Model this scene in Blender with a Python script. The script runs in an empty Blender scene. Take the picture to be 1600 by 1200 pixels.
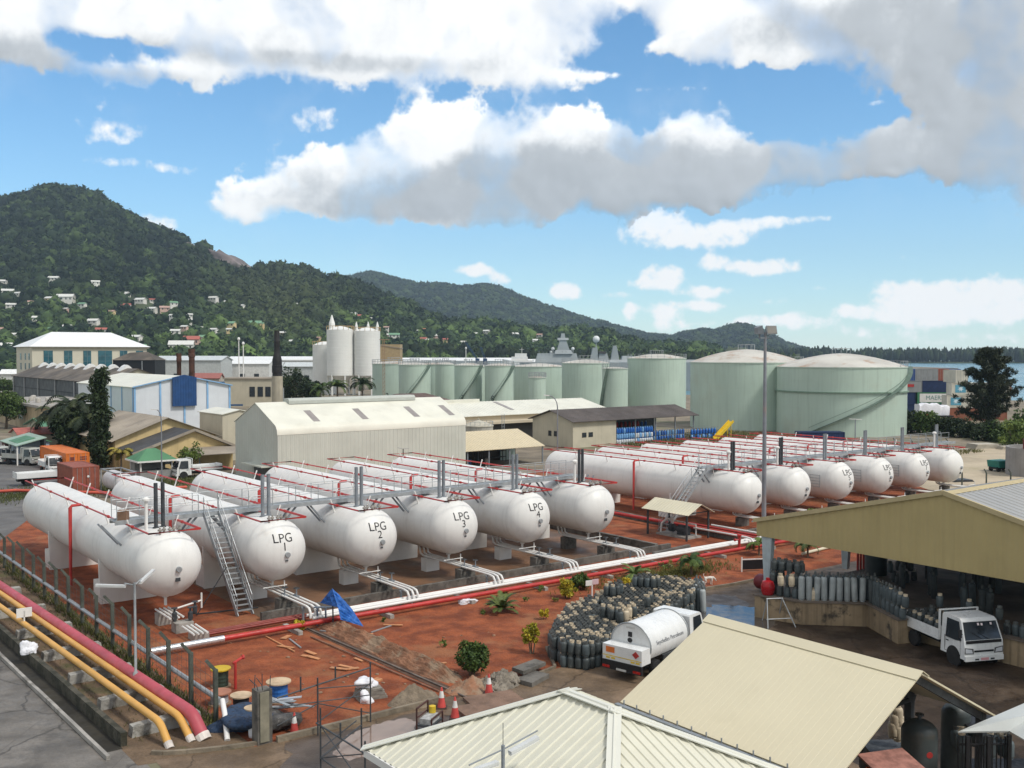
import bpy, bmesh, math, random
import numpy as np
from mathutils import Vector, Matrix
S = bpy.context.scene
COL = S.collection
R = math.radians
# ------------------------------------------------------------------ camera, world, sun
CAM_H = 14.0; FOC = 1560.0; HORIZON = 552.0
PITCH = math.atan((600 - HORIZON) / FOC)
cam = bpy.data.cameras.new('camera'); cam_o = bpy.data.objects.new('camera', cam); COL.objects.link(cam_o)
cam.sensor_width = 36.0; cam.lens = FOC / 1600 * 36.0; cam.clip_start = 0.1; cam.clip_end = 40000
cam_o.location = (0, 0, CAM_H); cam_o.rotation_euler = (math.pi / 2 - PITCH, 0, 0)
S.camera = cam_o
FWD = Vector((0, math.cos(PITCH), -math.sin(PITCH))); UP = Vector((0, math.sin(PITCH), math.cos(PITCH)))
def ray(px, py): return FWD + Vector((1, 0, 0)) * ((px - 800) / FOC) + UP * ((600 - py) / FOC)
def G(px, py, z=0.0):
    """world point seen at photo pixel (px,py) lying at height z"""
    d = ray(px, py); t = (z - CAM_H) / d.z
    return Vector((0, 0, CAM_H)) + d * t
def GD(px, py, Y):
    """world point seen at photo pixel (px,py) lying at world depth Y"""
    d = ray(px, py); return Vector((0, 0, CAM_H)) + d * (Y / d.y)
YA = R(38.0)                                   # the yard grid is turned 38 degrees
EP = Vector((math.cos(YA), math.sin(YA), 0)); EQ = Vector((-math.sin(YA), math.cos(YA), 0))
def W(p, q, z=0.0): return EP * p + EQ * q + Vector((0, 0, z))
def yard(v): return (v.dot(EP), v.dot(EQ))
def YG(px, py, z=0.0): return yard(G(px, py, z))

SUN_EL = R(52); SUN_DIR = Vector((0.86, -0.51, 0)).normalized() * math.cos(SUN_EL) + Vector((0, 0, math.sin(SUN_EL)))
sun = bpy.data.lights.new('sun', 'SUN'); sun.energy = 2.65; sun.angle = R(11.0); sun.color = (1.0, 0.955, 0.88)
sun_o = bpy.data.objects.new('sun', sun); COL.objects.link(sun_o); sun_o.location = (60, -60, 90)
sun_o.rotation_euler = SUN_DIR.to_track_quat('Z', 'Y').to_euler()
S.view_settings.view_transform = 'Standard'; S.view_settings.look = 'None'
S.view_settings.gamma = 1.0; S.view_settings.use_curve_mapping = False
S.view_settings.exposure = 0.12
S.cycles.max_bounces = 5; S.cycles.diffuse_bounces = 3; S.cycles.glossy_bounces = 2; S.cycles.transparent_max_bounces = 6
S.cycles.volume_bounces = 0; S.cycles.volume_step_rate = 4.0

def vnoise(shape, cell, rng):
    """smooth value noise on a grid"""
    h, w = shape
    gy, gx = int(h / cell) + 3, int(w / cell) + 3
    th = rng.random((gy, gx)) * 2 * np.pi; gxv = np.cos(th); gyv = np.sin(th)
    y = np.arange(h) / cell; x = np.arange(w) / cell
    yi = y.astype(int); xi = x.astype(int); fy = (y - yi)[:, None]; fx = (x - xi)[None]
    uy = fy * fy * fy * (fy * (fy * 6 - 15) + 10); ux = fx * fx * fx * (fx * (fx * 6 - 15) + 10)
    def c(dy, dx): return gxv[yi + dy][:, xi + dx] * (fx - dx) + gyv[yi + dy][:, xi + dx] * (fy - dy)
    n = (c(0, 0) * (1 - ux) + c(0, 1) * ux) * (1 - uy) + (c(1, 0) * (1 - ux) + c(1, 1) * ux) * uy
    return np.clip(n * .75 + .5, 0, 1)
def fbm(shape, cell, octs, rng, gain=0.5, billow=False):
    o = np.zeros(shape); a = 1.0; tot = 0
    for k in range(octs):
        n = vnoise(shape, max(cell, 1.5), rng)
        if billow: n = 1 - np.abs(n * 2 - 1)
        o += n * a; tot += a; a *= gain; cell *= 0.5
    return o / tot
def sstep(a, b, x):
    t = np.clip((x - a) / (b - a), 0, 1); return t * t * (3 - 2 * t)
def make_sky():
    """cumulus field as one direction-space picture: azimuth -40..40, elevation -3..47 degrees"""
    AZ0, AZ1, EL0, EL1 = -40.0, 40.0, -3.0, 47.0
    w, h = 1920, 1200
    rng = np.random.default_rng(11)
    az = np.linspace(AZ0, AZ1, w)[None, :]; el = np.linspace(EL0, EL1, h)[:, None]
    def pos(px, py):
        d = ray(px, py).normalized(); return math.degrees(math.atan2(d.x, d.y)), math.degrees(math.asin(d.z))
    k = math.degrees(1 / FOC)
    wx = (fbm((h, w), 90, 6, rng, .6) - .5) * 4.2; wy = (fbm((h, w), 90, 6, rng, .6) - .5) * 3.0
    def field(bl):
        f = np.zeros((h, w))
        for (px, py, rx, ry, wt) in bl:
            a, e = pos(px, py)
            dx = (az + wx * min(1, rx / 90) - a) / (rx * k * 1.0); dy = (el + wy * min(1, ry / 45) - e) / (ry * k * 1.0)
            f = 1 - (1 - f) * (1 - np.clip(wt, 0, 1) * np.exp(-(dx * dx + dy * dy) ** 1.5 * .65))
        return f
    big = [(420,15,420,82,1),(130,25,230,55,.9),(90,95,150,26,.75),(700,40,190,70,1),(540,98,170,34,.9),(300,95,80,28,.7),(830,110,44,34,.85),(790,60,110,50,1),(300,-150,900,130,1),(1200,-150,700,120,1),
      (1130,50,160,36,1),(1225,78,95,22,.9),(1050,18,110,34,.9),(1290,60,60,24,.7),(960,118,60,10,.5),
      (1400,15,210,48,1),(1490,60,130,62,1),(1560,120,100,90,1),(1580,190,90,80,1),(1545,235,78,38,1),(1640,150,100,170,1),(1475,105,70,46,.9),
      (455,308,100,30,1),(375,330,46,16,.8),(545,275,95,44,1),(600,245,60,40,.9),(655,225,52,48,1),(705,205,62,44,1),(740,240,80,50,1),(850,225,80,52,1),(890,200,50,40,1),(930,240,60,46,1),(790,280,210,48,1),(700,300,160,40,1),(960,285,190,44,1),(1085,215,58,52,1),(1120,255,66,50,1),(1130,290,70,30,1),(1000,250,60,40,.8),(760,335,150,17,.9),(560,318,120,24,1),
      (1245,246,52,30,.95),(1350,238,66,32,.95),(1400,228,50,24,.8),(1300,266,100,16,.8),(1200,265,50,24,.8)]
    small = [(1020,355,50,30,1.1),(1075,368,60,16,.8),(1125,367,42,18,1),(1185,350,60,9,.7),(1250,342,60,5,.45),(1035,434,34,17,1.1),(1030,445,45,9,.6),(880,456,24,13,1),(745,422,32,11,1),(782,437,14,9,.9),(1113,410,17,13,.9),(1190,415,60,13,1),(1105,457,36,8,.9),(1100,478,30,9,.9),(985,490,14,15,.9),(1040,490,28,16,.9),(1050,512,24,10,.7),(1330,487,26,9,.9),(1180,500,42,10,.7),(1440,462,55,24,1),(1500,485,110,24,.9),(1570,465,80,26,1),(1450,492,110,10,.6),(1260,508,45,9,.6),(1240,498,20,12,.6),(960,462,40,6,.5),(1420,402,20,7,.35),
      (490,184,42,17,.55),(175,205,42,20,.6),(160,158,16,12,.4),(220,258,80,8,.42),(160,252,20,10,.4),(290,266,40,8,.35),(252,350,26,15,.75),(1375,160,22,4,.4),(1050,140,70,6,.35),(60,215,90,8,.2),(1210,470,25,6,.5),(1280,450,16,5,.4),(930,470,18,5,.4),(1205,550,120,10,.3),(1500,530,160,9,.4),(1350,520,60,9,.4),(1120,506,60,7,.4)]
    GRAY = [(1500,90,150,80,.9),(1580,170,110,100,1),(1560,240,110,44,1),(1640,120,80,170,1),(820,305,260,40,1),(960,300,210,42,1),(680,312,160,26,.9),(1010,250,70,36,.8),(770,270,110,26,.8),(870,262,90,30,.8),(1300,255,190,44,1),(1110,290,110,38,1),(1130,262,60,26,.6),(560,330,110,12,.6),(30,88,90,30,.8),(480,95,250,14,.6),(1390,28,160,36,.9),(160,112,120,12,.5),(760,345,150,9,.25)]
    fb = field(big); fs = field(small); fb = fb - .62 * field([(120,70,34,14,1),(205,82,52,15,1),(985,55,46,26,.9),(960,95,60,12,.8),(1010,100,50,14,.7)])
    n1 = fbm((h, w), 64, 7, rng, .55); nb = fbm((h, w), 40, 6, rng, .55, True); n3 = fbm((h, w), 22, 5, rng, .6)
    soft = fbm((h, w), 90, 2, rng, .5)
    core = 1 - .75 * sstep(.55, .95, fb)
    D = fb + ((n1 - .5) * 1.5 + (nb - .68) * .8) * core - .05
    edge = .30 + .48 * sstep(.38, .66, soft)
    a_big = sstep(.43, .43 + edge, D)
    Ds = fs + (n3 - .5) * 1.1 * np.clip(fs * 3, 0, 1) + (nb - .5) * .4 * np.clip(fs * 3, 0, 1)
    a_small = sstep(.40, 1.0, Ds)
    wisp = sstep(.5, .9, fbm((h, w), 120, 6, rng, .6)) * .10 * sstep(0, 12, el + 0 * az)
    wisp = np.clip(wisp + .52 * np.exp(-np.clip(el, 0, 90) / 5.5), 0, 1)
    alpha = np.clip(1 - (1 - a_big) * (1 - a_small) * (1 - wisp), 0, 1)
    # light: sun behind the viewer to the right and high; density above each point shades it
    dens = np.clip(D - .52, 0, 1.0)
    acc = np.zeros((h, w))
    for s in range(1, 26):
        sh = s * 3
        acc[:-sh] += np.roll(dens, -s, 1)[sh:]
    acc = acc / 25
    gray = field(GRAY)
    gmask = sstep(.0, 1.05, gray + (n1 - .5) * .9 + (nb - .6) * .5) * .92 + sstep(.25, .8, acc) * .22
    gmask = np.clip(gmask, 0, 1)
    def blur(f, r):
        for ax in (0, 1):
            c = np.cumsum(np.pad(f, [(r + 1, r) if i == ax else (0, 0) for i in (0, 1)], mode='edge'), axis=ax)
            f = (c[2 * r + 1:] - c[:-2 * r - 1]) / (2 * r + 1) if ax == 0 else (c[:, 2 * r + 1:] - c[:, :-2 * r - 1]) / (2 * r + 1)
        return f
    Dl = blur(D, 5)
    emb = Dl - np.roll(np.roll(Dl, -6, 0), -4, 1); emb = np.clip(emb * 1.0 - .035, -.2, .12)
    lum = 1.07 - .53 * gmask + emb * (.85 - .3 * gmask) * (a_big > .2)
    lum = np.where(a_big > .05, lum, 1.03)
    col = np.ones((h, w, 4))
    warm = np.array([.99, 1.0, 1.0]); cool = np.array([.90, .965, 1.03])
    for c in range(3): col[..., c] = lum * (warm[c] * (1 - gmask) + cool[c] * gmask)
    col[..., 3] = alpha
    # fade out towards the borders of the picture so the general cloud layer takes over
    img = bpy.data.images.new('cumulus_field', w, h, alpha=True, float_buffer=True)
    img.colorspace_settings.name = 'Non-Color'; img.alpha_mode = 'CHANNEL_PACKED'
    img.pixels.foreach_set(col.astype(np.float32).ravel()); img.update(); img.pack()
    return img, (AZ0, AZ1, EL0, EL1)
SKY_STRENGTH = 0.10
def build_world():
    w = bpy.data.worlds.new('World'); S.world = w; w.use_nodes = True
    nt = w.node_tree; N = nt.nodes; L = nt.links; N.clear()
    def nd(t, **k):
        n = N.new(t)
        for a, b in k.items(): setattr(n, a, b)
        return n
    def mth(op, a, b=None, c=None):
        n = nd('ShaderNodeMath', operation=op)
        for i, v in enumerate((a, b, c)):
            if v is None: continue
            if isinstance(v, (int, float)): n.inputs[i].default_value = v
            else: L.new(v, n.inputs[i])
        return n.outputs[0]
    img, (A0, A1, E0, E1) = make_sky()
    tc = nd('ShaderNodeTexCoord'); sep = nd('ShaderNodeSeparateXYZ'); L.new(tc.outputs['Generated'], sep.inputs[0])
    X, Y, Z = sep.outputs
    az = mth('ARCTAN2', X, Y); el = mth('ARCSINE', Z)
    u = mth('DIVIDE', mth('SUBTRACT', az, R(A0)), R(A1 - A0)); v = mth('DIVIDE', mth('SUBTRACT', el, R(E0)), R(E1 - E0))
    cmb = nd('ShaderNodeCombineXYZ'); L.new(u, cmb.inputs[0]); L.new(v, cmb.inputs[1])
    im = nd('ShaderNodeTexImage', image=img, extension='CLIP', interpolation='Cubic'); L.new(cmb.outputs[0], im.inputs[0])
    sky = nd('ShaderNodeTexSky', sky_type='NISHITA'); sky.sun_disc = False; sky.sun_elevation = SUN_EL
    sky.sun_rotation = math.atan2(SUN_DIR.x, SUN_DIR.y); sky.altitude = 0; sky.air_density = 1.0; sky.dust_density = 0.25; sky.ozone_density = 1.2
    sk = nd('ShaderNodeMix', data_type='RGBA', blend_type='MULTIPLY'); sk.inputs[0].default_value = 1.0
    L.new(sky.outputs[0], sk.inputs[6]); sk.inputs[7].default_value = (SKY_TINT[0], SKY_TINT[1], SKY_TINT[2], 1)
    # the general broken cloud cover outside the pictured part of the sky
    nz = nd('ShaderNodeTexNoise'); nz.inputs['Scale'].default_value = 2.6; nz.inputs['Detail'].default_value = 5
    L.new(tc.outputs['Generated'], nz.inputs['Vector'])
    rm = nd('ShaderNodeMapRange'); rm.inputs[1].default_value = .36; rm.inputs[2].default_value = .52; L.new(nz.outputs[0], rm.inputs[0])
    inside = mth('MULTIPLY', mth('LESS_THAN', mth('ABSOLUTE', mth('SUBTRACT', u, .5)), .5), mth('LESS_THAN', v, 1.0))
    gen = mth('MULTIPLY', mth('MULTIPLY', rm.outputs[0], mth('GREATER_THAN', Z, 0.02)), mth('SUBTRACT', 1.0, inside))
    m1 = nd('ShaderNodeMix', data_type='RGBA'); L.new(gen, m1.inputs[0]); L.new(sk.outputs[2], m1.inputs[6])
    cl = CLOUD / SKY_STRENGTH
    m1.inputs[7].default_value = (cl * .84, cl * .82, cl * .79, 1)
    sc = nd('ShaderNodeMix', data_type='RGBA', blend_type='MULTIPLY'); sc.inputs[0].default_value = 1.0
    L.new(im.outputs[0], sc.inputs[6]); sc.inputs[7].default_value = (cl, cl, cl, 1)
    m2 = nd('ShaderNodeMix', data_type='RGBA'); L.new(mth('MULTIPLY', im.outputs[1], inside), m2.inputs[0]); L.new(m1.outputs[2], m2.inputs[6]); L.new(sc.outputs[2], m2.inputs[7])
    bg = nd('ShaderNodeBackground'); bg.inputs[1].default_value = SKY_STRENGTH; L.new(m2.outputs[2], bg.inputs[0])
    out = nd('ShaderNodeOutputWorld'); L.new(bg.outputs[0], out.inputs[0])
SKY_TINT = (.70, 1.22, 1.50); CLOUD = 1.02
build_world()
S.world.cycles.sampling_method = 'MANUAL'; S.world.cycles.sample_map_resolution = 512
# ------------------------------------------------------------------ materials
MATS = {}
def M(name, col, rough=.65, var=.12, sc=1.5, metal=0.0, bump=0.0, bsc=None, streak=0.0, stain=None, samt=.35, ssc=.6, sthr=.55, corr=None, vcol=False, seam=None, slab=None, crack=None, speck=0, col2=None, spec=.4):
    """procedural paint / earth / metal: broad mottling, optional vertical runs, patches of a second colour, ribs"""
    if name in MATS: return MATS[name]
    m = bpy.data.materials.new(name); m.use_nodes = True; MATS[name] = m
    nt = m.node_tree; N = nt.nodes; L = nt.links
    b = N['Principled BSDF']; b.inputs['Roughness'].default_value = rough; b.inputs['Metallic'].default_value = metal
    b.inputs['Specular IOR Level'].default_value = spec
    tc = N.new('ShaderNodeTexCoord'); oi = N.new('ShaderNodeObjectInfo')
    vm = N.new('ShaderNodeVectorMath'); vm.operation = 'ADD'
    sc_ = N.new('ShaderNodeVectorMath'); sc_.operation = 'SCALE'; sc_.inputs['Scale'].default_value = 37.0
    cx = N.new('ShaderNodeCombineXYZ'); 
    for i in range(3): L.new(oi.outputs['Random'], cx.inputs[i])
    L.new(cx.outputs[0], sc_.inputs[0]); L.new(tc.outputs['Object'], vm.inputs[0]); L.new(sc_.outputs[0], vm.inputs[1])
    P = vm.outputs[0]
    def noise(s, det=5, vec=P, rg=.55):
        n = N.new('ShaderNodeTexNoise'); n.inputs['Scale'].default_value = s; n.inputs['Detail'].default_value = det; n.inputs['Roughness'].default_value = rg
        L.new(vec, n.inputs['Vector']); return n.outputs[0]
    def ramp(v, a, b2, c, d):
        r = N.new('ShaderNodeMapRange'); r.interpolation_type = 'SMOOTHSTEP'
        for i, q in enumerate((a, b2, c, d)): r.inputs[i + 1].default_value = q
        L.new(v, r.inputs[0]); return r.outputs[0]
    def mix(f, a, c, mode='MIX'):
        x = N.new('ShaderNodeMix'); x.data_type = 'RGBA'; x.blend_type = mode
        for s, v in ((x.inputs[0], f), (x.inputs[6], a), (x.inputs[7], c)):
            if isinstance(v, (int, float)): s.default_value = v
            elif isinstance(v, tuple): s.default_value = v
            else: L.new(v, s)
        return x.outputs[2]
    c4 = (*col, 1.0)
    n1 = noise(sc)
    lo = tuple(max(0, x * (1 - var)) for x in col) + (1,); hi = tuple(min(.95, x * (1 + var)) for x in (col2 or col)) + (1,)
    c = mix(ramp(n1, .3, .7, 0, 1), lo, hi)
    if vcol:
        at = N.new('ShaderNodeAttribute'); at.attribute_name = 'Col'; c = mix(1.0, c, at.outputs['Color'], 'MULTIPLY')
    if streak:
        mp = N.new('ShaderNodeMapping'); mp.inputs['Scale'].default_value = (2.2, 2.2, .10); L.new(P, mp.inputs[0])
        c = mix(ramp(noise(1.3, 5, mp.outputs[0]), .45, .75, 0, streak), c, tuple(x * .45 for x in col) + (1,))
    if speck:
        c = mix(ramp(noise(11, 4, rg=.7), .42, .66, 0, speck), c, tuple(x * .42 for x in col) + (1,))
        c = mix(ramp(noise(17, 3, rg=.6), .62, .74, 0, speck), c, tuple(min(.8, x * 1.9 + .02) for x in col) + (1,))
    if crack:
        vo = N.new('ShaderNodeTexVoronoi'); vo.feature = 'DISTANCE_TO_EDGE'; vo.inputs['Scale'].default_value = crack
        wv = N.new('ShaderNodeVectorMath'); wv.operation = 'ADD'; nz_ = N.new('ShaderNodeTexNoise'); nz_.inputs['Scale'].default_value = 1.3; nz_.inputs['Detail'].default_value = 4; L.new(P, nz_.inputs['Vector'])
        L.new(P, wv.inputs[0]); L.new(nz_.outputs['Color'], wv.inputs[1]); L.new(wv.outputs[0], vo.inputs['Vector'])
        c = mix(ramp(vo.outputs['Distance'], 0, .022, .75, 0), c, tuple(x * .3 for x in col) + (1,))
    if seam or slab:
        sp2 = N.new('ShaderNodeSeparateXYZ'); L.new(tc.outputs['Object'], sp2.inputs[0]); msk = None
        for ax2, pit in ([seam] if seam else []) + [(a_, slab) for a_ in ('X', 'Y') if slab]:
            md = N.new('ShaderNodeMath'); md.operation = 'PINGPONG'; md.inputs[1].default_value = pit / 2; L.new(sp2.outputs['XYZ'.index(ax2)], md.inputs[0])
            k_ = ramp(md.outputs[0], 0.0, .03, (.28 if seam else .55), 0); c = mix(k_, c, tuple(x * .5 for x in col) + (1,))
    if stain:
        c = mix(ramp(noise(ssc, 6, rg=.65), sthr, sthr + .14, 0, samt), c, (*stain, 1))
    L.new(c, b.inputs['Base Color'])
    r0 = ramp(noise(sc * 2.3), .3, .7, max(0.02, rough - .1), min(1, rough + .12)); L.new(r0, b.inputs['Roughness'])
    h = None
    if corr:
        ax, pitch = corr
        sp = N.new('ShaderNodeSeparateXYZ'); L.new(tc.outputs['Object'], sp.inputs[0])
        mm = N.new('ShaderNodeMath'); mm.operation = 'MULTIPLY'; mm.inputs[1].default_value = 2 * math.pi / pitch; L.new(sp.outputs['XYZ'.index(ax)], mm.inputs[0])
        sn = N.new('ShaderNodeMath'); sn.operation = 'SINE'; L.new(mm.outputs[0], sn.inputs[0]); h = sn.outputs[0]
        bp = N.new('ShaderNodeBump'); bp.inputs['Strength'].default_value = .5; bp.inputs['Distance'].default_value = .03; L.new(h, bp.inputs['Height']); L.new(bp.outputs[0], b.inputs['Normal'])
    elif bump:
        bp = N.new('ShaderNodeBump'); bp.inputs['Strength'].default_value = min(1, bump); bp.inputs['Distance'].default_value = .08
        L.new(noise(bsc or sc * 6, 6, rg=.65), bp.inputs['Height']); L.new(bp.outputs[0], b.inputs['Normal'])
    return m
# ------------------------------------------------------------------ mesh builder
class MB:
    def __init__(s): s.v = []; s.f = []; s.mi = []
    def add(s, vs, fs, mi=0):
        o = len(s.v); s.v += [tuple(x) for x in vs]; s.f += [tuple(i + o for i in f) for f in fs]; s.mi += [mi] * len(fs); return s
    def box(s, x0, y0, z0, x1, y1, z1, mi=0):
        return s.add([(x0,y0,z0),(x1,y0,z0),(x1,y1,z0),(x0,y1,z0),(x0,y0,z1),(x1,y0,z1),(x1,y1,z1),(x0,y1,z1)],
                     [(3,2,1,0),(4,5,6,7),(0,1,5,4),(1,2,6,5),(2,3,7,6),(3,0,4,7)], mi)
    def bar(s, a, b, w, h=None, mi=0, up=(0,0,1)):
        """rectangular bar from a to b"""
        h = h or w; a = Vector(a); b = Vector(b); d = (b - a).normalized(); u = Vector(up)
        if abs(d.dot(u)) > .98: u = Vector((1, 0, 0))
        x = d.cross(u).normalized(); y = x.cross(d)
        vs = [p + x * sx * w / 2 + y * sy * h / 2 for p in (a, b) for sx, sy in ((-1,-1),(1,-1),(1,1),(-1,1))]
        return s.add(vs, [(3,2,1,0),(4,5,6,7),(0,1,5,4),(1,2,6,5),(2,3,7,6),(3,0,4,7)], mi)
    def tube(s, pts, r, n=8, mi=0, cap=True, closed=False):
        pts = [Vector(p) for p in pts]; k = len(pts); rs = r if isinstance(r, (list, tuple)) else [r] * k
        vs = []; prev = None
        for i, p in enumerate(pts):
            if closed: d = pts[(i + 1) % k] - pts[i - 1]
            else: d = (pts[min(i + 1, k - 1)] - pts[max(i - 1, 0)])
            d = d.normalized() if d.length > 1e-9 else Vector((0, 0, 1))
            if prev is None:
                u = Vector((0, 0, 1)) if abs(d.z) < .95 else Vector((1, 0, 0)); x = d.cross(u).normalized()
            else: x = (prev - d * prev.dot(d)).normalized()
            y = d.cross(x); prev = x
            sc = 1.0
            if 0 < i < k - 1:
                a1 = (pts[i] - pts[i - 1]).normalized(); c = max(.35, abs(a1.dot(d))); sc = 1 / c if c < .999 else 1
            vs += [p + (x * math.cos(2 * math.pi * j / n) + y * math.sin(2 * math.pi * j / n)) * rs[i] * min(sc, 1.35) for j in range(n)]
        fs = []
        for i in range(k if closed else k - 1):
            for j in range(n):
                a = i * n + j; b = i * n + (j + 1) % n; i2 = (i + 1) % k
                fs.append((a, b, i2 * n + (j + 1) % n, i2 * n + j))
        if cap and not closed: fs += [tuple(range(n))[::-1], tuple((k - 1) * n + j for j in range(n))]
        return s.add(vs, fs, mi)
    def lathe(s, prof, n=24, c=(0,0,0), axis='z', mi=0, cap=True):
        """prof = [(radius, height)...] turned about an axis through c"""
        vs = []; c = Vector(c)
        for r, h in prof:
            for j in range(n):
                t = 2 * math.pi * j / n; a, b = r * math.cos(t), r * math.sin(t)
                vs.append(c + (Vector((a, b, h)) if axis == 'z' else Vector((b, h, a)) if axis == 'y' else Vector((h, a, b))))
        fs = []
        for i in range(len(prof) - 1):
            for j in range(n):
                fs.append((i*n + j, i*n + (j+1) % n, (i+1)*n + (j+1) % n, (i+1)*n + j))
        if cap:
            if prof[0][0] > 1e-4: fs.append(tuple(range(n))[::-1])
            if prof[-1][0] > 1e-4: fs.append(tuple((len(prof)-1)*n + j for j in range(n)))
        return s.add(vs, fs, mi)
    def prism(s, poly, a, b, axis='y', mi=0):
        """2-D outline extruded from a to b along an axis; outline lives in the other two axes (x,z), (y,z) or (x,y)"""
        f = {'y': lambda u, v, t: (u, t, v), 'x': lambda u, v, t: (t, u, v), 'z': lambda u, v, t: (u, v, t)}[axis]
        k = len(poly); vs = [f(u, v, a) for u, v in poly] + [f(u, v, b) for u, v in poly]
        return s.add(vs, [tuple(range(k))[::-1], tuple(range(k, 2*k))] + [(i, (i+1) % k, k + (i+1) % k, k + i) for i in range(k)], mi)
    def slab(s, quad, t, mi=0):
        """a flat polygon given thickness t downwards along its normal"""
        q = [Vector(x) for x in quad]; n = (q[1] - q[0]).cross(q[-1] - q[0]).normalized()
        if n.z < 0: q = q[::-1]; n = -n
        k = len(q)
        return s.add(q + [x - n * t for x in q], [tuple(range(k)), tuple(range(k, 2*k))[::-1]] + [(i, k+i, k+(i+1) % k, (i+1) % k) for i in range(k)], mi)
    def ribbed(s, a, b, c, d, n, h=.04, t=.03, mi=0, wid=.3):
        """ribbed sheet: ribs run a->d, b->c, counted along a->b"""
        a, b, c, d = map(Vector, (a, b, c, d)); nn = (b - a).cross(d - a)
        if nn.length < 1e-6: nn = (b - a).cross(c - a)
        nn.normalize()
        prof = []
        for i in range(n):
            o = i / n; st = 1 / n
            prof += [(o, 0), (o + st * (1 - wid) , 0), (o + st * (1 - wid * .8), 1), (o + st * (1 - wid * .2), 1)]
        prof.append((1, 0)); k = len(prof)
        vs = [a.lerp(b, u) + nn * (h * w_) for u, w_ in prof] + [d.lerp(c, u) + nn * (h * w_) for u, w_ in prof]
        fs = [(i, i+1, k+i+1, k+i) for i in range(k - 1)]
        s.add(vs, fs, mi)
        lo = [x - nn * t for x in (a, b, c, d)]
        return s.add(lo + [a, b, c, d], [(3,2,1,0),(0,1,5,4),(1,2,6,5),(2,3,7,6),(3,0,4,7)], mi)
    def xf(s, mat, start=0):
        for i in range(start, len(s.v)): s.v[i] = tuple(mat @ Vector(s.v[i]))
        return s
    def build(s, name, mats, parent=None, smooth=0, fix=True, loc=None):
        me = bpy.data.meshes.new(name); me.from_pydata(s.v, [], s.f)
        if not isinstance(mats, (list, tuple)): mats = [mats]
        for m in mats: me.materials.append(m)
        me.polygons.foreach_set('material_index', s.mi)
        if fix and len(s.f) < 60000:
            bm = bmesh.new(); bm.from_mesh(me); bmesh.ops.recalc_face_normals(bm, faces=bm.faces); bm.to_mesh(me); bm.free()
        if smooth:
            me.polygons.foreach_set('use_smooth', [True] * len(me.polygons)); me.set_sharp_from_angle(angle=R(smooth))
        me.update()
        o = bpy.data.objects.new(name, me); COL.objects.link(o)
        if parent is not None: o.parent = parent
        if loc is not None: o.location = loc
        return o
def tag(o, label=None, cat=None, group=None, kind=None):
    if label: o['label'] = label
    if cat: o['category'] = cat
    if group: o['group'] = group
    if kind: o['kind'] = kind
    return o
def thing(name, label, cat, loc, rot=None, group=None):
    o = bpy.data.objects.new(name, None); COL.objects.link(o); o.empty_display_size = .3
    o.location = loc; o.rotation_euler = (0, 0, YA if rot is None else rot)
    return tag(o, label, cat, group)
KIDS = {}
def copy_tree(o, parent=None):
    c = o.copy(); COL.objects.link(c)
    if parent is not None: c.parent = parent
    for ch in list(o.children): copy_tree(ch, c)
    return c
def place(o, loc, rot=None, label=None, group=None):
    o.location = loc
    if rot is not None: o.rotation_euler = (0, 0, rot)
    return tag(o, label, None, group)
def text_mb(txt, size, mi=0, depth=0.0, cuts=0):
    """lettering as flat mesh in the x-z plane, centred, facing -y; returns list of verts and faces"""
    cu = bpy.data.curves.new('lettering', 'FONT'); cu.body = txt; cu.size = size; cu.align_x = 'CENTER'; cu.align_y = 'CENTER'; cu.resolution_u = 3
    cu.fill_mode = 'FRONT'
    ob = bpy.data.objects.new('lettering', cu); COL.objects.link(ob)
    dg = bpy.context.evaluated_depsgraph_get(); me = ob.evaluated_get(dg).to_mesh()
    bm = bmesh.new(); bm.from_mesh(me)
    bmesh.ops.triangulate(bm, faces=bm.faces)
    if cuts: bmesh.ops.subdivide_edges(bm, edges=bm.edges, cuts=cuts)
    vs = [(v.co.x, 0.0, v.co.y) for v in bm.verts]; bm.verts.index_update(); fs = [tuple(v.index for v in f.verts) for f in bm.faces]
    bm.free(); ob.evaluated_get(dg).to_mesh_clear(); bpy.data.objects.remove(ob); bpy.data.curves.remove(cu)
    return vs, fs
def np_mesh(name, v, f, mats, parent=None, smooth=False, col=None, mi=None):
    """fast mesh from arrays, all faces with the same vertex count"""
    v = np.asarray(v, np.float32); f = np.asarray(f, np.int32); k = f.shape[1]
    me = bpy.data.meshes.new(name); me.vertices.add(len(v)); me.loops.add(f.size); me.polygons.add(len(f))
    me.vertices.foreach_set('co', v.ravel()); me.loops.foreach_set('vertex_index', f.ravel())
    me.polygons.foreach_set('loop_start', np.arange(0, f.size, k, dtype=np.int32)); me.polygons.foreach_set('loop_total', np.full(len(f), k, np.int32))
    if not isinstance(mats, (list, tuple)): mats = [mats]
    for m in mats: me.materials.append(m)
    if mi is not None: me.polygons.foreach_set('material_index', np.asarray(mi, np.int32))
    if smooth: me.polygons.foreach_set('use_smooth', np.ones(len(f), bool))
    if col is not None:
        a = me.color_attributes.new('Col', 'FLOAT_COLOR', 'POINT'); a.data.foreach_set('color', np.asarray(col, np.float32).ravel())
    me.update(calc_edges=True); me.validate()
    o = bpy.data.objects.new(name, me); COL.objects.link(o)
    if parent is not None: o.parent = parent
    return o
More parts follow.
